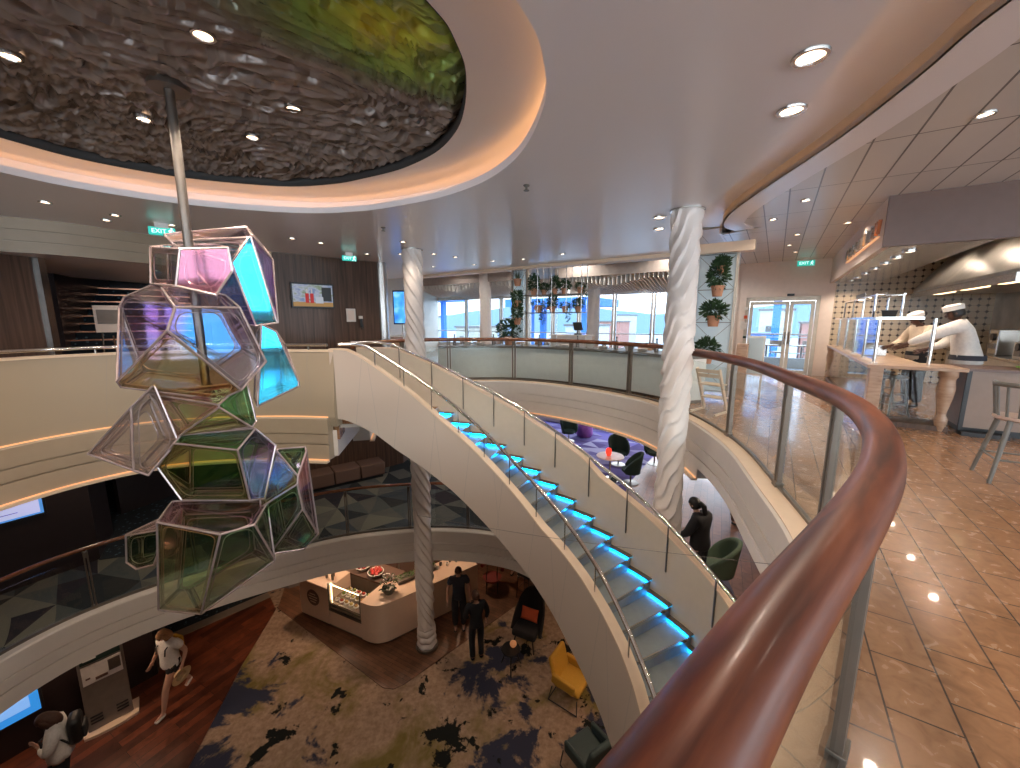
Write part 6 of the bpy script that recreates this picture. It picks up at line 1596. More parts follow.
# ------------------------------------------------------------------ lower deck seating
def wing_chair(x, y, rz, mat, label):
    t = thing('wing_armchair', label, 'armchair', (x, y, bz), rz)
    def sheet(pts_fn, n, m_):
        vs = [pts_fn(i/n, j/m_) for i in range(n+1) for j in range(m_+1)]
        return MB().add(vs, [(i*(m_+1)+j, i*(m_+1)+j+1, (i+1)*(m_+1)+j+1, (i+1)*(m_+1)+j) for i in range(n) for j in range(m_)])
    def back(u, v):
        a = (u-.5)*2; w_ = .34*(1-.12*v**3); s = a*abs(a)**.3
        wrap = .34*abs(a)**2.2*(1-.55*v)
        z = .34 + v*.82*(1-.32*abs(a)**3)
        return (w_*a*1.05, .27+.14*v - wrap*1.25, z)
    sheet(back, 16, 12).build('backrest', mat, t, local=True, fix=False, solid=.07, ang=70)
    MB().box((0, -.02, .38), (.58, .58, .16)).build('seat', mat, t, local=True, bevel=.05)
    for sx in (-1, 1):
        for sy in (-1, 1): MB().tube([(sx*.27, -.02+sy*.27, 0), (sx*.2, -.02+sy*.2, .32)], [.012, .018], 8).build('leg', M['black'], t, local=True)
    return t
wing_chair(.42, 8.2, -.45, M['blackfab'], 'high black wing armchair on the blotched carpet holding an orange cushion')
def cushion(w_, h, d):
    vs = []; fs = []; n = 10
    for s in (1, -1):
        for i in range(n+1):
            for j in range(n+1):
                u, v = i/n*2-1, j/n*2-1
                e = (1-u**4)*(1-v**4); pin = 1-.06*(1-abs(u*v))*(u*u+v*v)
                vs.append((u*w_/2*pin, s*d/2*e**.6, v*h/2*pin))
        o = 0 if s == 1 else (n+1)**2
        for i in range(n):
            for j in range(n): q = o+i*(n+1)+j; fs.append((q, q+1, q+n+2, q+n+1))
    return MB().add(vs, fs)
t = thing('throw_cushion', 'bright orange cushion leaning in the black wing armchair', 'cushion', (.42, 8.2, bz+.46), -.45)
Rm = Matrix.Translation((0.0, .1, .19)) @ Matrix.Rotation(-.42, 4, 'X'); cu = cushion(.42, .28, .13).xf(Rm).build('cover', M['orange'], t, local=True)
MB().tube([Rm @ Vector(p) for p in ((-.2, 0, -.13), (.2, 0, -.13), (.2, 0, .13), (-.2, 0, .13))], .006, 6, closed=True).build('piping', M['orange'], cu, local=True)
x, y = .02, 7.5; t = thing('side_table', 'small black three-legged side table before the black armchair', 'table', (x, y, bz))
MB().lathe([(0, .45), (.2, .45), (.21, .46), (.2, .475), (0, .475)], (x, y, bz), 24).build('tabletop', M['black'], t)
for k in range(3): a = .5+k*2.1; MB().tube([(x+.24*cos(a), y+.24*sin(a), bz), (x+.1*cos(a), y+.1*sin(a), bz+.45)], .014, 8).build('leg', M['black'], t)
MB().tube([(x+.19*cos(.5+k*2.1), y+.19*sin(.5+k*2.1), bz+.16) for k in range(3)], .01, 6, closed=True).build('stretcher', M['black'], t)
t = thing('glow_lamp', 'small peach globe lamp on the black side table', 'lamp', (x+.05, y+.03, bz+.475)); MB().sphere((x+.05, y+.03, bz+.56), (.075, .075, .07), 14, 9).build('globe', pm('peach_globe', (.6, .28, .14), .4, emit=(1, .4, .15), es=.15), t); MB().cyl((x+.05, y+.03, bz+.475), .045, .02, 14).build('base', M['copper'], t)
def sled_chair(x, y, rz, mat, label):
    t = thing('sled_armchair', label, 'armchair', (x, y, bz), rz)
    MB().box((0, -.03, .38), (.56, .56, .13)).build('seat', mat, t, local=True, bevel=.045)
    bk = MB().box((0, 0, 0), (.56, .1, .5)).xf(Matrix.Translation((0, .28, .64)) @ Matrix.Rotation(-.25, 4, 'X')); bk.build('backrest', mat, t, local=True, bevel=.045)
    for s in (-1, 1):
        am = MB().box((0, 0, 0), (.07, .5, .2)).xf(Matrix.Translation((s*.3, .02, .5)) @ Matrix.Rotation(.12, 4, 'X')); am.build('arm', mat, t, local=True, bevel=.03)
        MB().tube([(s*.3, -.28, .3), (s*.34, -.3, .02), (s*.34, .32, .02), (s*.3, .26, .32)], .011, 8).build('sled_leg', M['black'], t, local=True)
    MB().tube([(-.34, .32, .02), (.34, .32, .02)], .011, 8).build('crossbar', M['black'], t, local=True)
    return t
sled_chair(1.22, 6.85, .95, M['yellow'], 'mustard yellow armchair with black sled legs beside the staircase')
sled_chair(1.3, 5.5, pi+.55, M['teal'], 'dark teal armchair with black sled legs nearest the camera on the blotched carpet')
def bar_chair(x, y, rz, label, group=None):
    t = thing('counter_stool', label, 'stool', (x, y, bz), rz, group)
    MB().box((0, 0, .7), (.38, .38, .07)).build('seat', M['blackfab'], t, local=True, bevel=.02)
    MB().box((0, .18, .86), (.38, .04, .24)).build('backrest', M['blackfab'], t, local=True, bevel=.015)
    for sx in (-1, 1):
        for sy in (-1, 1): MB().tube([(sx*.2, sy*.2, 0), (sx*.16, sy*.16, .68)], .012, 8).build('leg', M['black'], t, local=True)
    MB().tube([(-.185, -.185, .25), (.185, -.185, .25), (.185, .185, .25), (-.185, .185, .25)], .009, 6, closed=True).build('footrest', M['black'], t, local=True)
bar_chair(.45, 9.75, -.6, 'black counter stool beyond the staff member in the dark blouse'); bar_chair(1.2, 10.4, -.6, 'black counter stool furthest back under the stair stringer')
t = thing('red_tub_chair', 'red upholstered tub chair behind the staff member in the dark blouse', 'chair', (-.5, 10.0, bz)); c3 = (-.5, 10.0, bz)
MB().lathe([(0, .35), (.22, .35), (.26, .42), (0, .47)], c3, 20).build('seat', pm('red_seat', (.2, .03, .025), .8), t)
MB().tube([(c3[0]+.3*cos(a*.35-.3), c3[1]+.3*sin(a*.35-.3), bz+.68) for a in range(10)], .05, 10).build('backrest', pm('red_upholstery', (.22, .03, .025), .8), t)
for k in range(4): a = pi/4+k*pi/2; MB().tube([(c3[0]+.22*cos(a), c3[1]+.22*sin(a), bz), (c3[0]+.2*cos(a), c3[1]+.2*sin(a), bz+.66)], .013, 8).build('leg', M['black'], t)

# information kiosk and lit screen by the wall
kx, ky, R = -7.62, 6.42, radians(48)
t = thing('information_kiosk', 'grey information kiosk with leaflets and vents against the dark wall below', 'kiosk', (kx, ky, bz)); Rm = Matrix.Translation((kx, ky, bz)) @ Matrix.Rotation(R, 4, 'Z')
MB().prism([(-.36, -.3), (-.2, -.34), (0, -.355), (.2, -.34), (.36, -.3), (.4, .1), (-.4, .1)], 0, .05).xf(Rm).build('base', M['counter'], t, smooth=False)
MB().add([(-.3, -.2, .05), (.3, -.2, .05), (.3, .1, .05), (-.3, .1, .05), (-.3, -.06, 1.75), (.3, -.06, 1.75), (.3, .1, 1.75), (-.3, .1, 1.75)], [(0, 3, 2, 1), (4, 5, 6, 7), (0, 1, 5, 4), (1, 2, 6, 5), (2, 3, 7, 6), (3, 0, 4, 7)]).xf(Rm).build('body', M['greybox'], t, smooth=False, bevel=.01)
def kface(z): return -.2 + .14*(z-.05)/1.7 - .012
for z0, z1, mt, nm in ((.95, 1.3, 'paper', 'leaflet_panel'), (1.34, 1.65, 'green', 'screen_panel')):
    MB().add([(-.26, kface(z0), z0), (.26, kface(z0), z0), (.26, kface(z1), z1), (-.26, kface(z1), z1)], [(0, 1, 2, 3)]).xf(Rm).build(nm, M[mt], t, smooth=False, fix=False, solid=.015)
for x0, z0, x1, z1, mt in ((-.22, 1.4, -.05, 1.55, 'paper'), (.08, 1.05, .24, 1.26, 'dsteel'), (-.1, .99, .06, 1.04, 'mauve'), (-.22, 1.05, -.16, 1.08, 'mauve')):
    MB().add([(x0, kface(z0)-.012, z0), (x1, kface(z0)-.012, z0), (x1, kface(z1)-.012, z1), (x0, kface(z1)-.012, z1)], [(0, 1, 2, 3)]).xf(Rm).build('leaflet', M[mt], t, smooth=False, fix=False, solid=.008)
for s in (-1, 1):
    for k in range(3): MB().box((s*.17, kface(.2+.06*k), .2+.06*k), (.16, .02, .018)).xf(Rm).build('vent', M['black'], t, smooth=False)
d = Vector((-8.1+8.75, 6.55-5.5)).normalized(); R = atan2(d.y, d.x); n_ = Vector((d.y, -d.x))
c_ = Vector((-8.68, 5.61)) + n_*.06; t = thing('wall_screen', 'blue lit screen on the dark wall of the lowest deck beside the kiosk', 'screen', (c_.x, c_.y, -5.3))
MB().box((c_.x, c_.y, -4.85), (1.1, .05, .8), R).build('casing', M['black'], t, smooth=False, bevel=.006); p = c_+n_*.03; MB().box((p.x, p.y, -4.85), (1.02, .008, .72), R).build('screen', emis('lower_screen', (.03, .25, .7), .6), t, smooth=False)
q = p+n_*.006; MB().box((q.x, q.y, -4.85), (.8, .004, .44), R).build('page', emis('lower_page', (.2, .42, .85), .6), t, smooth=False)
# ------------------------------------------------------------------ people
def skin_mesh(nd, ed, sub=1):
    """nd: {name: (pos, rx, ry)}; grows one smooth surface over the edges"""
    names = list(nd); me = bpy.data.meshes.new('skinbase'); me.from_pydata([nd[k][0] for k in names], [(names.index(a), names.index(b)) for a, b in ed], [])
    o = bpy.data.objects.new('skinbase', me); COL.objects.link(o)
    md = o.modifiers.new('S', 'SKIN'); md.use_smooth_shade = True; md.branch_smoothing = .3
    for k, n_ in enumerate(names):
        sv = me.skin_vertices[0].data[k]; sv.radius = (nd[n_][1], nd[n_][2]); sv.use_root = (k == 0)
    s2 = o.modifiers.new('U', 'SUBSURF'); s2.levels = sub; s2.render_levels = sub
    dg = bpy.context.evaluated_depsgraph_get(); ev = o.evaluated_get(dg); m = ev.to_mesh()
    mb = MB().add([v.co[:] for v in m.vertices], [tuple(p.vertices) for p in m.polygons]); ev.to_mesh_clear()
    bpy.data.objects.remove(o); bpy.data.meshes.remove(me)
    return mb
DEF = dict(pelvis=(0, 0, .93), belly=(0, .01, 1.08), chest=(0, 0, 1.27), neck=(0, -.01, 1.44), head=(0, .02, 1.56),
    shL=(-.175, 0, 1.39), elL=(-.235, -.03, 1.11), wrL=(-.245, .05, .87), shR=(.175, 0, 1.39), elR=(.235, -.03, 1.11), wrR=(.245, .05, .87),
    hipL=(-.09, 0, .9), knL=(-.1, .03, .49), anL=(-.1, -.02, .085), hipR=(.09, 0, .9), knR=(.1, .03, .49), anR=(.1, -.02, .085))
def person(label, loc, rz, top, legs, hair, pose={}, skin='skin', sleeve='long', shorts=False, hairstyle='short', shoe='black', sc_=1., cap=None, apron=None, bulk=1., rest=0, toes=None, look=0, name='person'):
    J = dict(DEF); J.update(pose); V = {k: Vector(v) for k, v in J.items()}
    t = thing(name, label, 'person', loc, rz); t.scale = (sc_,)*3
    b = bulk
    nd = {'pelvis': (V['pelvis'], .11*b, .085*b), 'belly': (V['belly'], .1*b, .08*b), 'chest': (V['chest'], .11*b, .08*b), 'neck': (V['neck'], .05, .05), 'nk2': (V['neck'].lerp(V['head'], .55), .047, .05)}
    ed = [('pelvis', 'belly'), ('belly', 'chest'), ('chest', 'neck'), ('neck', 'nk2')]
    for s in 'LR':
        sh, el, wr, hip, kn, an = (V[k+s] for k in ('sh', 'el', 'wr', 'hip', 'kn', 'an'))
        d = (wr-el).normalized(); palm = wr+d*.065
        nd.update({'sh'+s: (sh, .05*b, .05*b), 'el'+s: (el, .04*min(b, 1.15), .04*min(b, 1.15)), 'wr'+s: (wr, .026, .03), 'pa'+s: (palm, .02, .034),
                   'hip'+s: (hip, .078*b, .082*b), 'kn'+s: (kn, .054*b, .058*b), 'ca'+s: (kn.lerp(an, .35), .05*b, .055*b), 'an'+s: (an, .036, .04)})
        ed += [('chest', 'sh'+s), ('sh'+s, 'el'+s), ('el'+s, 'wr'+s), ('wr'+s, 'pa'+s), ('pelvis', 'hip'+s), ('hip'+s, 'kn'+s), ('kn'+s, 'ca'+s), ('ca'+s, 'an'+s)]
        sd = d.cross(Vector((1 if s == 'L' else -1, 0, .2))).normalized(); cu = d.cross(sd)
        for k, (o, l) in enumerate(((-.027, .07), (-.009, .08), (.009, .075), (.026, .06))):
            f0 = palm+d*.03+sd*o; f1 = f0+d*l*.55+cu*.006; f2 = f1+d*l*.4+cu*.02
            nd.update({'f%d0%s' % (k, s): (f0, .009, .009), 'f%d1%s' % (k, s): (f1, .008, .008), 'f%d2%s' % (k, s): (f2, .007, .007)})
            ed += [('pa'+s, 'f%d0%s' % (k, s)), ('f%d0%s' % (k, s), 'f%d1%s' % (k, s)), ('f%d1%s' % (k, s), 'f%d2%s' % (k, s))]
        th0 = wr+d*.03-sd*.03; th1 = th0+d*.035-sd*.022+cu*.008
        nd.update({'t0'+s: (th0, .011, .011), 't1'+s: (th1, .009, .009)}); ed += [('wr'+s, 't0'+s), ('t0'+s, 't1'+s)]
        ft = toes[s] if toes else Vector((0, .15, -.055))
        nd['to'+s] = (an+Vector(ft), .034, .022); ed.append(('an'+s, 'to'+s))
    body = skin_mesh(nd, ed)
    # head: skull with jaw, nose, ears
    hc = V['head']; hd = (V['head']-V['neck']).normalized(); Rl = Matrix.Rotation(look, 3, 'Z')
    tilt = Vector((0, 0, 1)).rotation_difference(hd).to_matrix() @ Rl
    hm = MB().sphere((0, 0, 0), (.074, .094, .115), 18, 14)
    hv = []
    for x, y, z in hm.v:
        if z < -.02: k = 1-.28*((-z-.02)/.1); x *= k; y = y*k+.012*((-z-.02)/.1)
        if y > .07: y = .07+(y-.07)*.55
        hv.append((x, y, z))
    hm.v = hv
    hm.sphere((0, .09, -.012), (.013, .02, .022), 8, 6); hm.sphere((0, .078, -.055), (.024, .012, .007), 8, 5); hm.sphere((0, .072, .022), (.05, .012, .01), 10, 5)
    for s in (-1, 1): hm.sphere((s*.076, 0, -.005), (.012, .02, .03), 8, 6)
    T4 = Matrix.Translation(hc) @ tilt.to_4x4()
    hm.xf(T4); body.join(hm)
    body.build('body', M[skin], t, local=True, ang=70)
    ey = MB()
    for s in (-1, 1): ey.sphere((s*.03, .08, .008), (.011, .007, .007), 8, 5)
    ey.xf(T4).build('eyes', M['black'], t, local=True)
    # hair
    hr = MB()
    if hairstyle != 'bald':
        hs = MB().sphere((0, 0, 0), (.084, .104, .122), 18, 12)
        keep = [f for f in hs.f if sum(hs.v[i][2] for i in f)/len(f) > (.035 if sum(hs.v[i][1] for i in f)/len(f) > .035 else -.06)]
        hr.add(hs.v, keep)
    if hairstyle == 'bun': hr.sphere((0, -.12, .04), (.05, .05, .05), 12, 8)
    if hairstyle == 'pony': hr.tube([(0, -.1, .03), (0, -.15, -.03), (0, -.14, -.14), (0, -.12, -.2)], [.03, .04, .035, .012], 10)
    if hairstyle == 'long':
        hr.sphere((0, -.03, -.06), (.095, .08, .14), 14, 10); 
        for s in (-1, 1): hr.sphere((s*.07, .02, -.05), (.03, .05, .11), 10, 8)
    hr.xf(T4).build('hair', M[hair], t, local=True, fix=False, solid=.006)
    # top
    pl = V['pelvis']; low = pl+Vector((0, 0, -.13))
    td = {'low': (low, .172*b, .142*b), 'belly': (V['belly'], .142*b, .118*b), 'chest': (V['chest'], .162*b, .122*b), 'neck': (V['chest'].lerp(V['neck'], .8), .07, .065)}
    td['mid'] = (pl, .165*b, .135*b)
    te = [('low', 'mid'), ('mid', 'belly'), ('belly', 'chest'), ('chest', 'neck')]
    for s in 'LR':
        sh, el, wr = V['sh'+s], V['el'+s], V['wr'+s]
        td['sh'+s] = (sh, .078*b, .078*b); te.append(('chest', 'sh'+s))
        if sleeve == 'long': td['el'+s] = (el, .06*b, .06*b); td['wr'+s] = (wr.lerp(el, .1), .043, .043); te += [('sh'+s, 'el'+s), ('el'+s, 'wr'+s)]
        else: td['el'+s] = (sh.lerp(el, .62), .068*b, .068*b); te.append(('sh'+s, 'el'+s))
    tp = skin_mesh(td, te).build('top', M[top], t, local=True, ang=70)
    # trousers or shorts
    ld = {'pel': (pl+Vector((0, 0, .14)), .136*b, .108*b), 'pe2': (pl+Vector((0, 0, -.03)), .15*b, .118*b)}; le = [('pel', 'pe2')]
    for s in 'LR':
        hip, kn, an = V['hip'+s], V['kn'+s], V['an'+s]
        ld['h'+s] = (hip+Vector((0, 0, -.02)), .098*b, .103*b); le.append(('pe2', 'h'+s))
        if shorts: ld['k'+s] = (hip.lerp(kn, .55), .09*b, .095*b); le.append(('h'+s, 'k'+s))
        else: ld['k'+s] = (kn, .074*b, .078*b); ld['a'+s] = (an+Vector((0, 0, .0)), .062*b, .066*b); le += [('h'+s, 'k'+s), ('k'+s, 'a'+s)]
    skin_mesh(ld, le).build('shorts' if shorts else 'trousers', M[legs], t, local=True, ang=70)
    for s in 'LR':
        an = V['an'+s]; f = Vector(toes[s]) if toes else Vector((0, .15, -.055)); f = f.normalized()
        sm = skin_mesh({'h': (an+Vector((0, -.0, -.035))-f*.03, .045, .04), 'm': (an+f*.08+Vector((0, 0, -.02)), .047, .036), 't': (an+f*.17+Vector((0, 0, .0)), .04, .026)}, [('h', 'm'), ('m', 't')])
        sm.build('shoe', M[shoe], t, local=True, ang=70)
    if cap:
        cm = MB().lathe([(.0, .105), (.06, .11), (.1, .085), (.098, .02), (.092, .02), (.09, .08), (0, .1)], (0, 0, .02), 22, 1, 1.12).xf(T4 @ Matrix.Rotation(.12, 4, 'X'))
        cm.build('hat', M[cap], t, local=True)
    if apron:
        am = MB().lathe([(.156, -.03), (.15, .04), (.146, .04), (.15, -.03), (.156, -.03)], (pl.x, pl.y, pl.z+.02), 24, b, .85*b); am.build('apron_band', M[apron], t, local=True)
    return t
def facing(dx, dy): return atan2(dy, dx) - pi/2
# two cooks behind the serving counter
x, y = S(8.95, 2.5)
person('cook in white jacket and white cap seen from behind, reaching left over the counter', (x, y, 0), facing(-.83, .62), 'cloth_white', 'cloth_slate', 'hairb',
    dict(belly=(0, .04, 1.1), chest=(0, .1, 1.29), neck=(0, .15, 1.46), head=(0, .2, 1.58), shL=(-.18, .14, 1.42), elL=(-.2, .42, 1.27), wrL=(-.14, .68, 1.12), shR=(.18, .1, 1.4), elR=(.27, .16, 1.14), wrR=(.2, .38, 1.05)),
    'skind', cap='cloth_white', apron='cloth_slate', bulk=1.4, sc_=1.08)
x, y = S(10.1, 2.2)
person('farther cook in white cap and cream jacket, looking down, hair in a bun', (x, y, 0), facing(-.9, .1), 'cloth_cream', 'cloth_black', 'hairb',
    dict(head=(0, .1, 1.54), neck=(0, .04, 1.43), elL=(-.22, .12, 1.15), wrL=(-.14, .34, 1.08), elR=(.22, .12, 1.15), wrR=(.14, .34, 1.08)), 'skind', hairstyle='bun', cap='cloth_white', apron='cloth_black', bulk=1.12, sc_=1.05)
# middle deck
person('person in black with a dark ponytail seen from behind on the deck below', (3.22, 6.15, Z1+.022), facing(-.55, .8), 'cloth_black', 'cloth_black', 'hairb',
    dict(belly=(0, .03, 1.08), chest=(0, .07, 1.27), neck=(0, .1, 1.43), head=(0, .14, 1.55), elL=(-.24, .1, 1.12), wrL=(-.2, .3, 1.0), elR=(.24, .08, 1.1), wrR=(.2, .3, .98)), hairstyle='pony', bulk=1.22, sc_=1.03)
person('standing person of whom only a leg and dark shoe show below the curved fascia', (5.2, 8.55, Z1+.022), facing(.8, -.4), 'cloth_black', 'mauve', 'hairbr', {}, shoe='black')
# lower deck
person('staff member in dark short-sleeved blouse standing by the cafe counter facing the camera', (-1.24, 8.6, bz), facing(.15, -1), 'cloth_slate', 'cloth_black', 'hairbr', dict(elL=(-.26, 0, 1.1), wrL=(-.27, .06, .86), elR=(.26, 0, 1.1), wrR=(.27, .06, .86)), sleeve='short', bulk=1.08)
person('staff member in black with pinned fair hair seen from behind on the blotched carpet', (-.74, 7.72, bz), facing(-.35, .9), 'cloth_black', 'cloth_black', 'hairbr', dict(elL=(-.25, .02, 1.1), wrL=(-.15, .14, 1.0), elR=(.26, 0, 1.12), wrR=(.25, .08, .9)), hairstyle='bun', bulk=1.02)
wp = dict(knL=(-.09, .2, .52), anL=(-.1, .3, .09), knR=(.1, -.05, .5), anR=(.1, -.36, .2), elL=(-.26, -.12, 1.13), wrL=(-.27, -.02, .9), elR=(.27, .0, 1.12), wrR=(.3, .12, .93), head=(0, .06, 1.55))
person('walking person with fair hair, white top, dark shorts and white trainers carrying a straw hat', (-6.62, 6.72, bz+.0), facing(-.25, -.97), 'cloth_white', 'cloth_black', 'hairbl', wp, sleeve='short', shorts=True, hairstyle='long', shoe='cloth_white', bulk=1.22, toes={'L': (0, .15, -.055), 'R': (0, .1, -.12)})
def rel(loc, rz, p): v = Matrix.Rotation(rz, 3, 'Z') @ Vector(p); return (loc[0]+v.x, loc[1]+v.y, loc[2]+v.z)
fz = facing(-.25, -.97); hx = rel((-6.62, 6.72, bz), fz, (-.33, .06, .74))
t = thing('straw_hat', 'round straw hat carried in the hand of the walking person', 'hat', hx, fz)
Rm = Matrix.Rotation(radians(75), 4, 'Y') 
MB().lathe([(.0, .1), (.07, .1), (.09, .06), (.095, 0), (.17, -.01), (.175, -.004), (.1, .012), (.08, .08), (0, .108)], (0, 0, 0), 26).xf(Rm).build('brim_and_crown', M['straw'], t, local=True)
MB().lathe([(.096, .01), (.1, .01), (.097, .035), (.093, .035), (.096, .01)], (0, 0, 0), 24).xf(Rm).build('ribbon', M['cloth_white'], t, local=True)
bx = rel((-6.62, 6.72, bz), fz, (0, -.17, 1.2)); t = thing('yellow_backpack', 'small yellow backpack on the back of the walking person', 'bag', bx, fz)
MB().box((0, 0, 0), (.24, .1, .3)).build('body', M['yellow'], t, local=True, bevel=.04)
for s in (-1, 1): MB().tube([(s*.1, .04, -.1), (s*.13, .1, .05), (s*.12, .2, .17), (s*.11, .3, .1), (s*.11, .32, -.02)], .012, 6).build('strap', M['black'], t, local=True)
wl = (-6.95, 5.1, bz); fz = facing(-.75, -.65)
person('person in white jumper with dark hair and black rucksack at the bottom left', wl, fz, 'cloth_white', 'cloth_black', 'hairbr', dict(elL=(-.25, .06, 1.12), wrL=(-.06, .18, 1.18), elR=(.27, -.02, 1.12), wrR=(.27, .12, .92), head=(0, .07, 1.54), knR=(.1, .14, .5), anR=(.1, .22, .09), anL=(-.1, -.2, .12)), hairstyle='long', bulk=1.3)
bx = rel(wl, fz, (0, -.2, 1.2)); t = thing('black_rucksack', 'black rucksack worn by the person in the white jumper', 'bag', bx, fz)
MB().box((0, 0, 0), (.3, .16, .42)).build('body', M['black'], t, local=True, bevel=.06); MB().box((0, -.09, -.06), (.22, .05, .2)).build('pocket', M['rubber'], t, local=True, bevel=.02)
for s in (-1, 1): MB().tube([(s*.11, .07, -.15), (s*.15, .14, .02), (s*.13, .22, .2), (s*.12, .34, .12), (s*.13, .33, -.06)], .014, 6).build('strap', M['rubber'], t, local=True)
person('seated person in pale clothes at the far end of the cafe', (.35, 10.75, bz-.2), facing(-.4, -.9), 'cloth_cream', 'taupefab', 'hairbr', dict(pelvis=(0, 0, .93), hipL=(-.09, .05, .9), knL=(-.11, .42, .88), anL=(-.11, .4, .5), hipR=(.09, .05, .9), knR=(.11, .42, .88), anR=(.11, .4, .5), wrL=(-.16, .26, 1.0), wrR=(.16, .26, 1.0), elL=(-.25, .05, 1.12), elR=(.25, .05, 1.12)), shorts=False)
bar_chair(.35, 10.75, facing(-.4, -.9)+pi-pi, 'black counter stool carrying the seated person in pale clothes')
LK = 1.9
# ------------------------------------------------------------------ downlights and ceiling fittings
def spot(loc, power, ang=150, col=(1, .82, .66), r=.06, blend=.6):
    l = bpy.data.lights.new('downlight_lamp', 'SPOT'); l.energy = power*LK; l.spot_size = radians(ang); l.spot_blend = blend
    l.color = col; l.shadow_soft_size = r
    o = bpy.data.objects.new('downlight_lamp', l); COL.objects.link(o); o.location = loc; return o
def downlight(x, y, z, label, group=None, r=.075, power=0, col=(1, .82, .66), tilt=None):
    t = thing('downlight', label, 'ceiling light', (x, y, z), group=group)
    MB().lathe([(r*.72, 0), (r*.78, -.012), (r, -.012), (r*1.04, .0), (r*1.04, .02), (r*.72, .02), (r*.72, 0)], (x, y, z), 24).build('trim_ring', M['steel'], t)
    MB().lathe([(0, -.004), (r*.74, -.004), (r*.74, .015), (0, .015)], (x, y, z), 20).build('lens', M['lamp'], t)
    if power: spot((x, y, z-.04), power, col=col)
    return t
PW = 26
DG = 'downlights in the relief dome'
for (x, y), lb in zip([(-1.87, 2.71), (-1.77, 3.54), (-2.42, 4.03), (-3.14, 3.7), (-3.28, 2.89), (-2.44, 2.29)],
        ['dome downlight beside the edge of the green patch, right of the pole', 'dome downlight level with the dark grey relief on the far right of the pole', 'dome downlight nearest the far rim of the dark relief ceiling',
         'dome downlight left of the pole close to the rim', 'dome downlight at the far left of the dark relief ceiling', 'dome downlight nearest the camera on the dark relief ceiling']):
    downlight(x, y, dome_z(x, y)+.01, lb, DG, .065, 34)
MG = 'downlights in the smooth white ceiling'
for (x, y), lb, p in [((1.58, 2.32), 'large downlight in the white ceiling nearest the panelled side', PW), ((1.86, 2.86), 'large downlight in the white ceiling, second from the panelled side', PW),
        ((2.02, 5.62), 'small downlight at the head of the nearer fluted column, left side', 8), ((2.34, 5.75), 'small downlight at the head of the nearer fluted column, right side', 8), ((2.27, 6.3), 'small downlight just beyond the nearer fluted column', 0)]:
    downlight(x, y, ZC, lb, MG, .085, p)
rows = [(-5.47, 4.92), (-5.6, 5.76), (-5.22, 5.5), (-4.94, 6.05), (-1.9, 7.3), (-2.3, 8.6), (-1.6, 8.6), (-1.2, 9.0), (-.4, 9.6), (.3, 9.3), (-.9, 10.2), (-3.0, 8.6), (-3.4, 7.4), (-3.7, 7.0), (1.1, 8.6), (-2.0, 10.6), (-2.6, 11.2)]
for i, (x, y) in enumerate(rows):
    downlight(x, y, ZC, 'small round downlight in the white ceiling toward the far side of the atrium', 'small downlights in the far white ceiling', .06, 12 if i % 2 == 0 else 0)
for i, (a, b) in enumerate([(7.1, -.55), (7.35, .2), (8.4, -.2), (10.1, .2), (11.4, .1), (12.6, .25), (5.2, 1.3), (3.2, 2.0), (9.4, .9), (1.2, 2.3), (2.4, 4.2), (5.0, 3.6)]):
    x, y = S(a, b); downlight(x, y, ZP-.002, 'round downlight set in the metal ceiling panels over the tiled walkway', 'downlights in the panelled ceiling', .065, PW*.45)
for i, a in enumerate([8.35, 9.1, 9.9, 10.8, 11.8, 12.9, 13.8]):
    x, y = S(a, 1.55); downlight(x, y, 2.6, 'warm downlight in the steel soffit above the kitchen counter', 'downlights in the kitchen soffit', .075, 20)
for a in (9.2, 10.6, 12.2): spot((*S(a, 2.7), 3.15), 22, 150)  # bare spots without fittings, added to brighten the cooks
for i, (a, b) in enumerate([(10.0, -2.2), (10.0, -4.6), (10.1, -7.0), (12.9, -1.5), (15.2, -3.5), (15.2, -6.6), (10.2, -9.4), (15.3, -9.6)]):  # fill lights added to lift the dull promenade ceiling
    x, y = S(a, b); downlight(x, y, 3.398, 'round downlight added to brighten the ceiling above the promenade canopies', 'added downlights over the promenade', .065, 30, col=(1, .93, .84))
# lobby lights added to brighten it; bare spots for middle and lower deck (warm, dim)
for i, (x, y) in enumerate([(-6.6, 7.6), (-7.4, 8.4), (-7.9, 9.6), (-6.8, 9.4)]):
    downlight(x, y, ZC-.461, 'small downlight added to brighten the low lobby behind the sculpture', 'added downlights in the lobby ceiling', .06, 12)
for x, y, p in [(-7.4, 3.4, 8), (-7.4, 6.5, 8), (-5.9, 8.8, 10), (-3.4, 9.8, 10), (-1.0, 10.2, 10), (1.8, 9.5, 12), (4.4, 10, 14), (4.2, 6.2, 16), (3.5, 3.2, 12), (5.5, 13, 16), (1.5, 14, 12)]:
    spot((x, y, -.5), p*1.9, col=(1, .76, .56)); 
for x, y, p in [(-5.0, 9.6, 16), (-3.2, 9.2, 16), (-1.3, 10.3, 10), (-7.6, 6.3, 12), (-8.2, 5.0, 6), (2.6, 8.2, 10), (2.2, 5.8, 12), (2.0, 3.5, 8)]:
    spot((x, y, Z1-.5), p*1.9, 140, col=(1, .68, .45))
# sprinkler heads
for (x, y), lb in (((.17, 4.33), 'small sprinkler head in the white ceiling right of the oval recess'), ((-1.9, 6.2), 'small sprinkler head in the white ceiling beyond the oval recess')):
    t = thing('ceiling_sprinkler', lb, 'sprinkler', (x, y, ZC)); MB().lathe([(0, 0), (.035, 0), (.03, -.012), (.012, -.014), (.012, -.05), (0, -.05)], (x, y, ZC), 14).build('body', M['dsteel'], t)
    MB().lathe([(0, -.05), (.03, -.05), (.03, -.055), (0, -.055)], (x, y, ZC), 12).build('deflector', M['dsteel'], t)

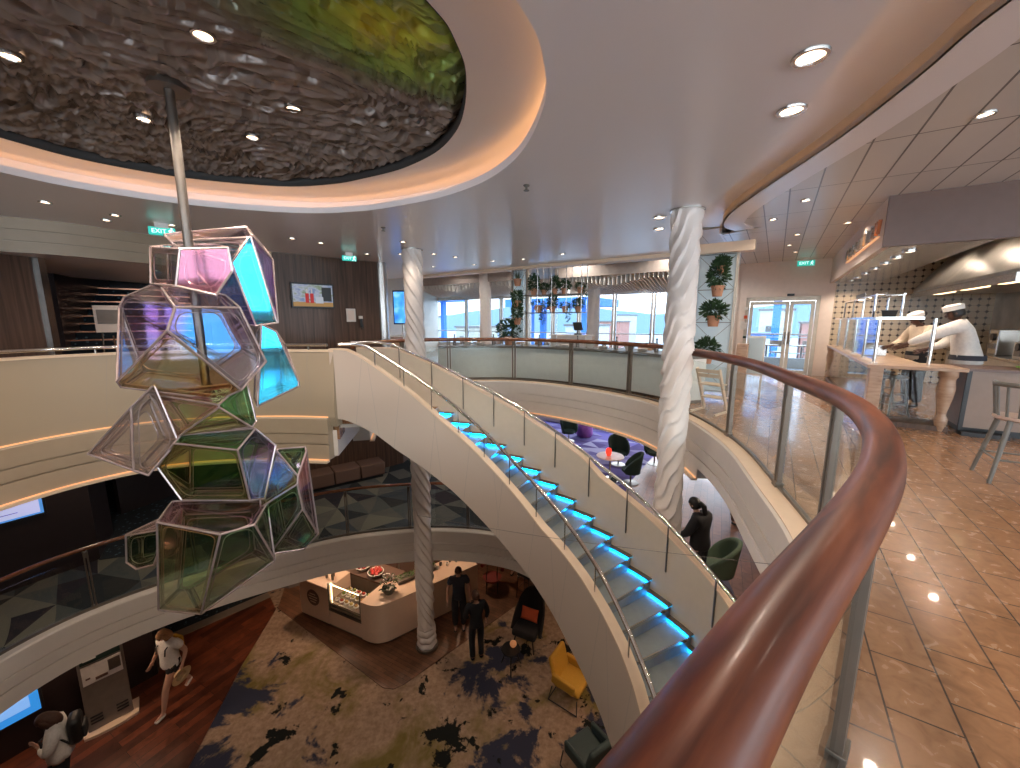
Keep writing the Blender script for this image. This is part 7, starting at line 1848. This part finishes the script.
# ------------------------------------------------------------------ world and camera
w = bpy.data.worlds.new('sky'); sc.world = w; w.use_nodes = True
nt = w.node_tree; bg = nt.nodes['Background']
tc = nt.nodes.new('ShaderNodeTexCoord'); sp = nt.nodes.new('ShaderNodeSeparateXYZ'); nt.links.new(tc.outputs['Generated'], sp.inputs[0])
cr = ramp(nt, sp.outputs[2], [(0, (.88, .94, 1)), (.05, (.95, .98, 1)), (.25, (.82, .91, 1)), (1, (.6, .78, 1))])
nt.links.new(cr, bg.inputs[0]); bg.inputs[1].default_value = 5.5
def area(name, loc, dirv, sx, sy, power=0, col=(1, 1, 1), portal=False):
    l = bpy.data.lights.new(name, 'AREA'); l.shape = 'RECTANGLE'; l.size = sx; l.size_y = sy; l.energy = power*LK; l.color = col
    if portal: l.cycles.is_portal = True
    o = bpy.data.objects.new(name, l); COL.objects.link(o); o.location = loc
    o.rotation_euler = Vector(dirv).to_track_quat('-Z', 'Y').to_euler(); return o
DV = (-AU[0], -AU[1], 0)
area('window_portal', S3(WA+.15, -8.3, 1.55), DV, 14.6, 2.4, portal=True)
area('door_portal', S3(DA+.2, .25, 1.1), DV, 1.7, 2.2, portal=True)
area('window_portal', S3(WA+.15, -6, -1.7), DV, 12, 1.9, portal=True)
area('window_portal', S3(-8.25, -4, 1.55), AU+(0,), 26, 2.4, portal=True)  # portal of the added windows behind the camera
area('window_portal', S3(-.2, 9.25, 1.55), (-AV[0], -AV[1], 0), 15.6, 2.4, portal=True)  # portal of the added starboard windows
sun = bpy.data.lights.new('sun', 'SUN'); sun.energy = 0.9; sun.angle = .05; sun.color = (.95, .97, 1)
so = bpy.data.objects.new('sun', sun); COL.objects.link(so); so.rotation_euler = Vector((-.5, -.75, -.55)).to_track_quat('-Z', 'Y').to_euler()

cam = bpy.data.cameras.new('camera'); co = bpy.data.objects.new('camera', cam); COL.objects.link(co)
co.location = (0, 0, 1.6); co.rotation_euler = (radians(90)-math.atan(64/394), 0, 0)
cam.sensor_fit = 'HORIZONTAL'; cam.sensor_width = 36; cam.lens = 394/1020*36; cam.clip_start = .02
sc.camera = co
sc.view_settings.view_transform = 'Standard'; sc.view_settings.look = 'None'
sc.view_settings.gamma = 1; sc.view_settings.use_curve_mapping = False; sc.view_settings.exposure = 0.5
sc.cycles.use_denoising = True
sc.cycles.max_bounces = 10; sc.cycles.transparent_max_bounces = 24; sc.cycles.diffuse_bounces = 4; sc.cycles.glossy_bounces = 3
sc.cycles.caustics_reflective = False; sc.cycles.caustics_refractive = False; sc.cycles.sample_clamp_indirect = 6
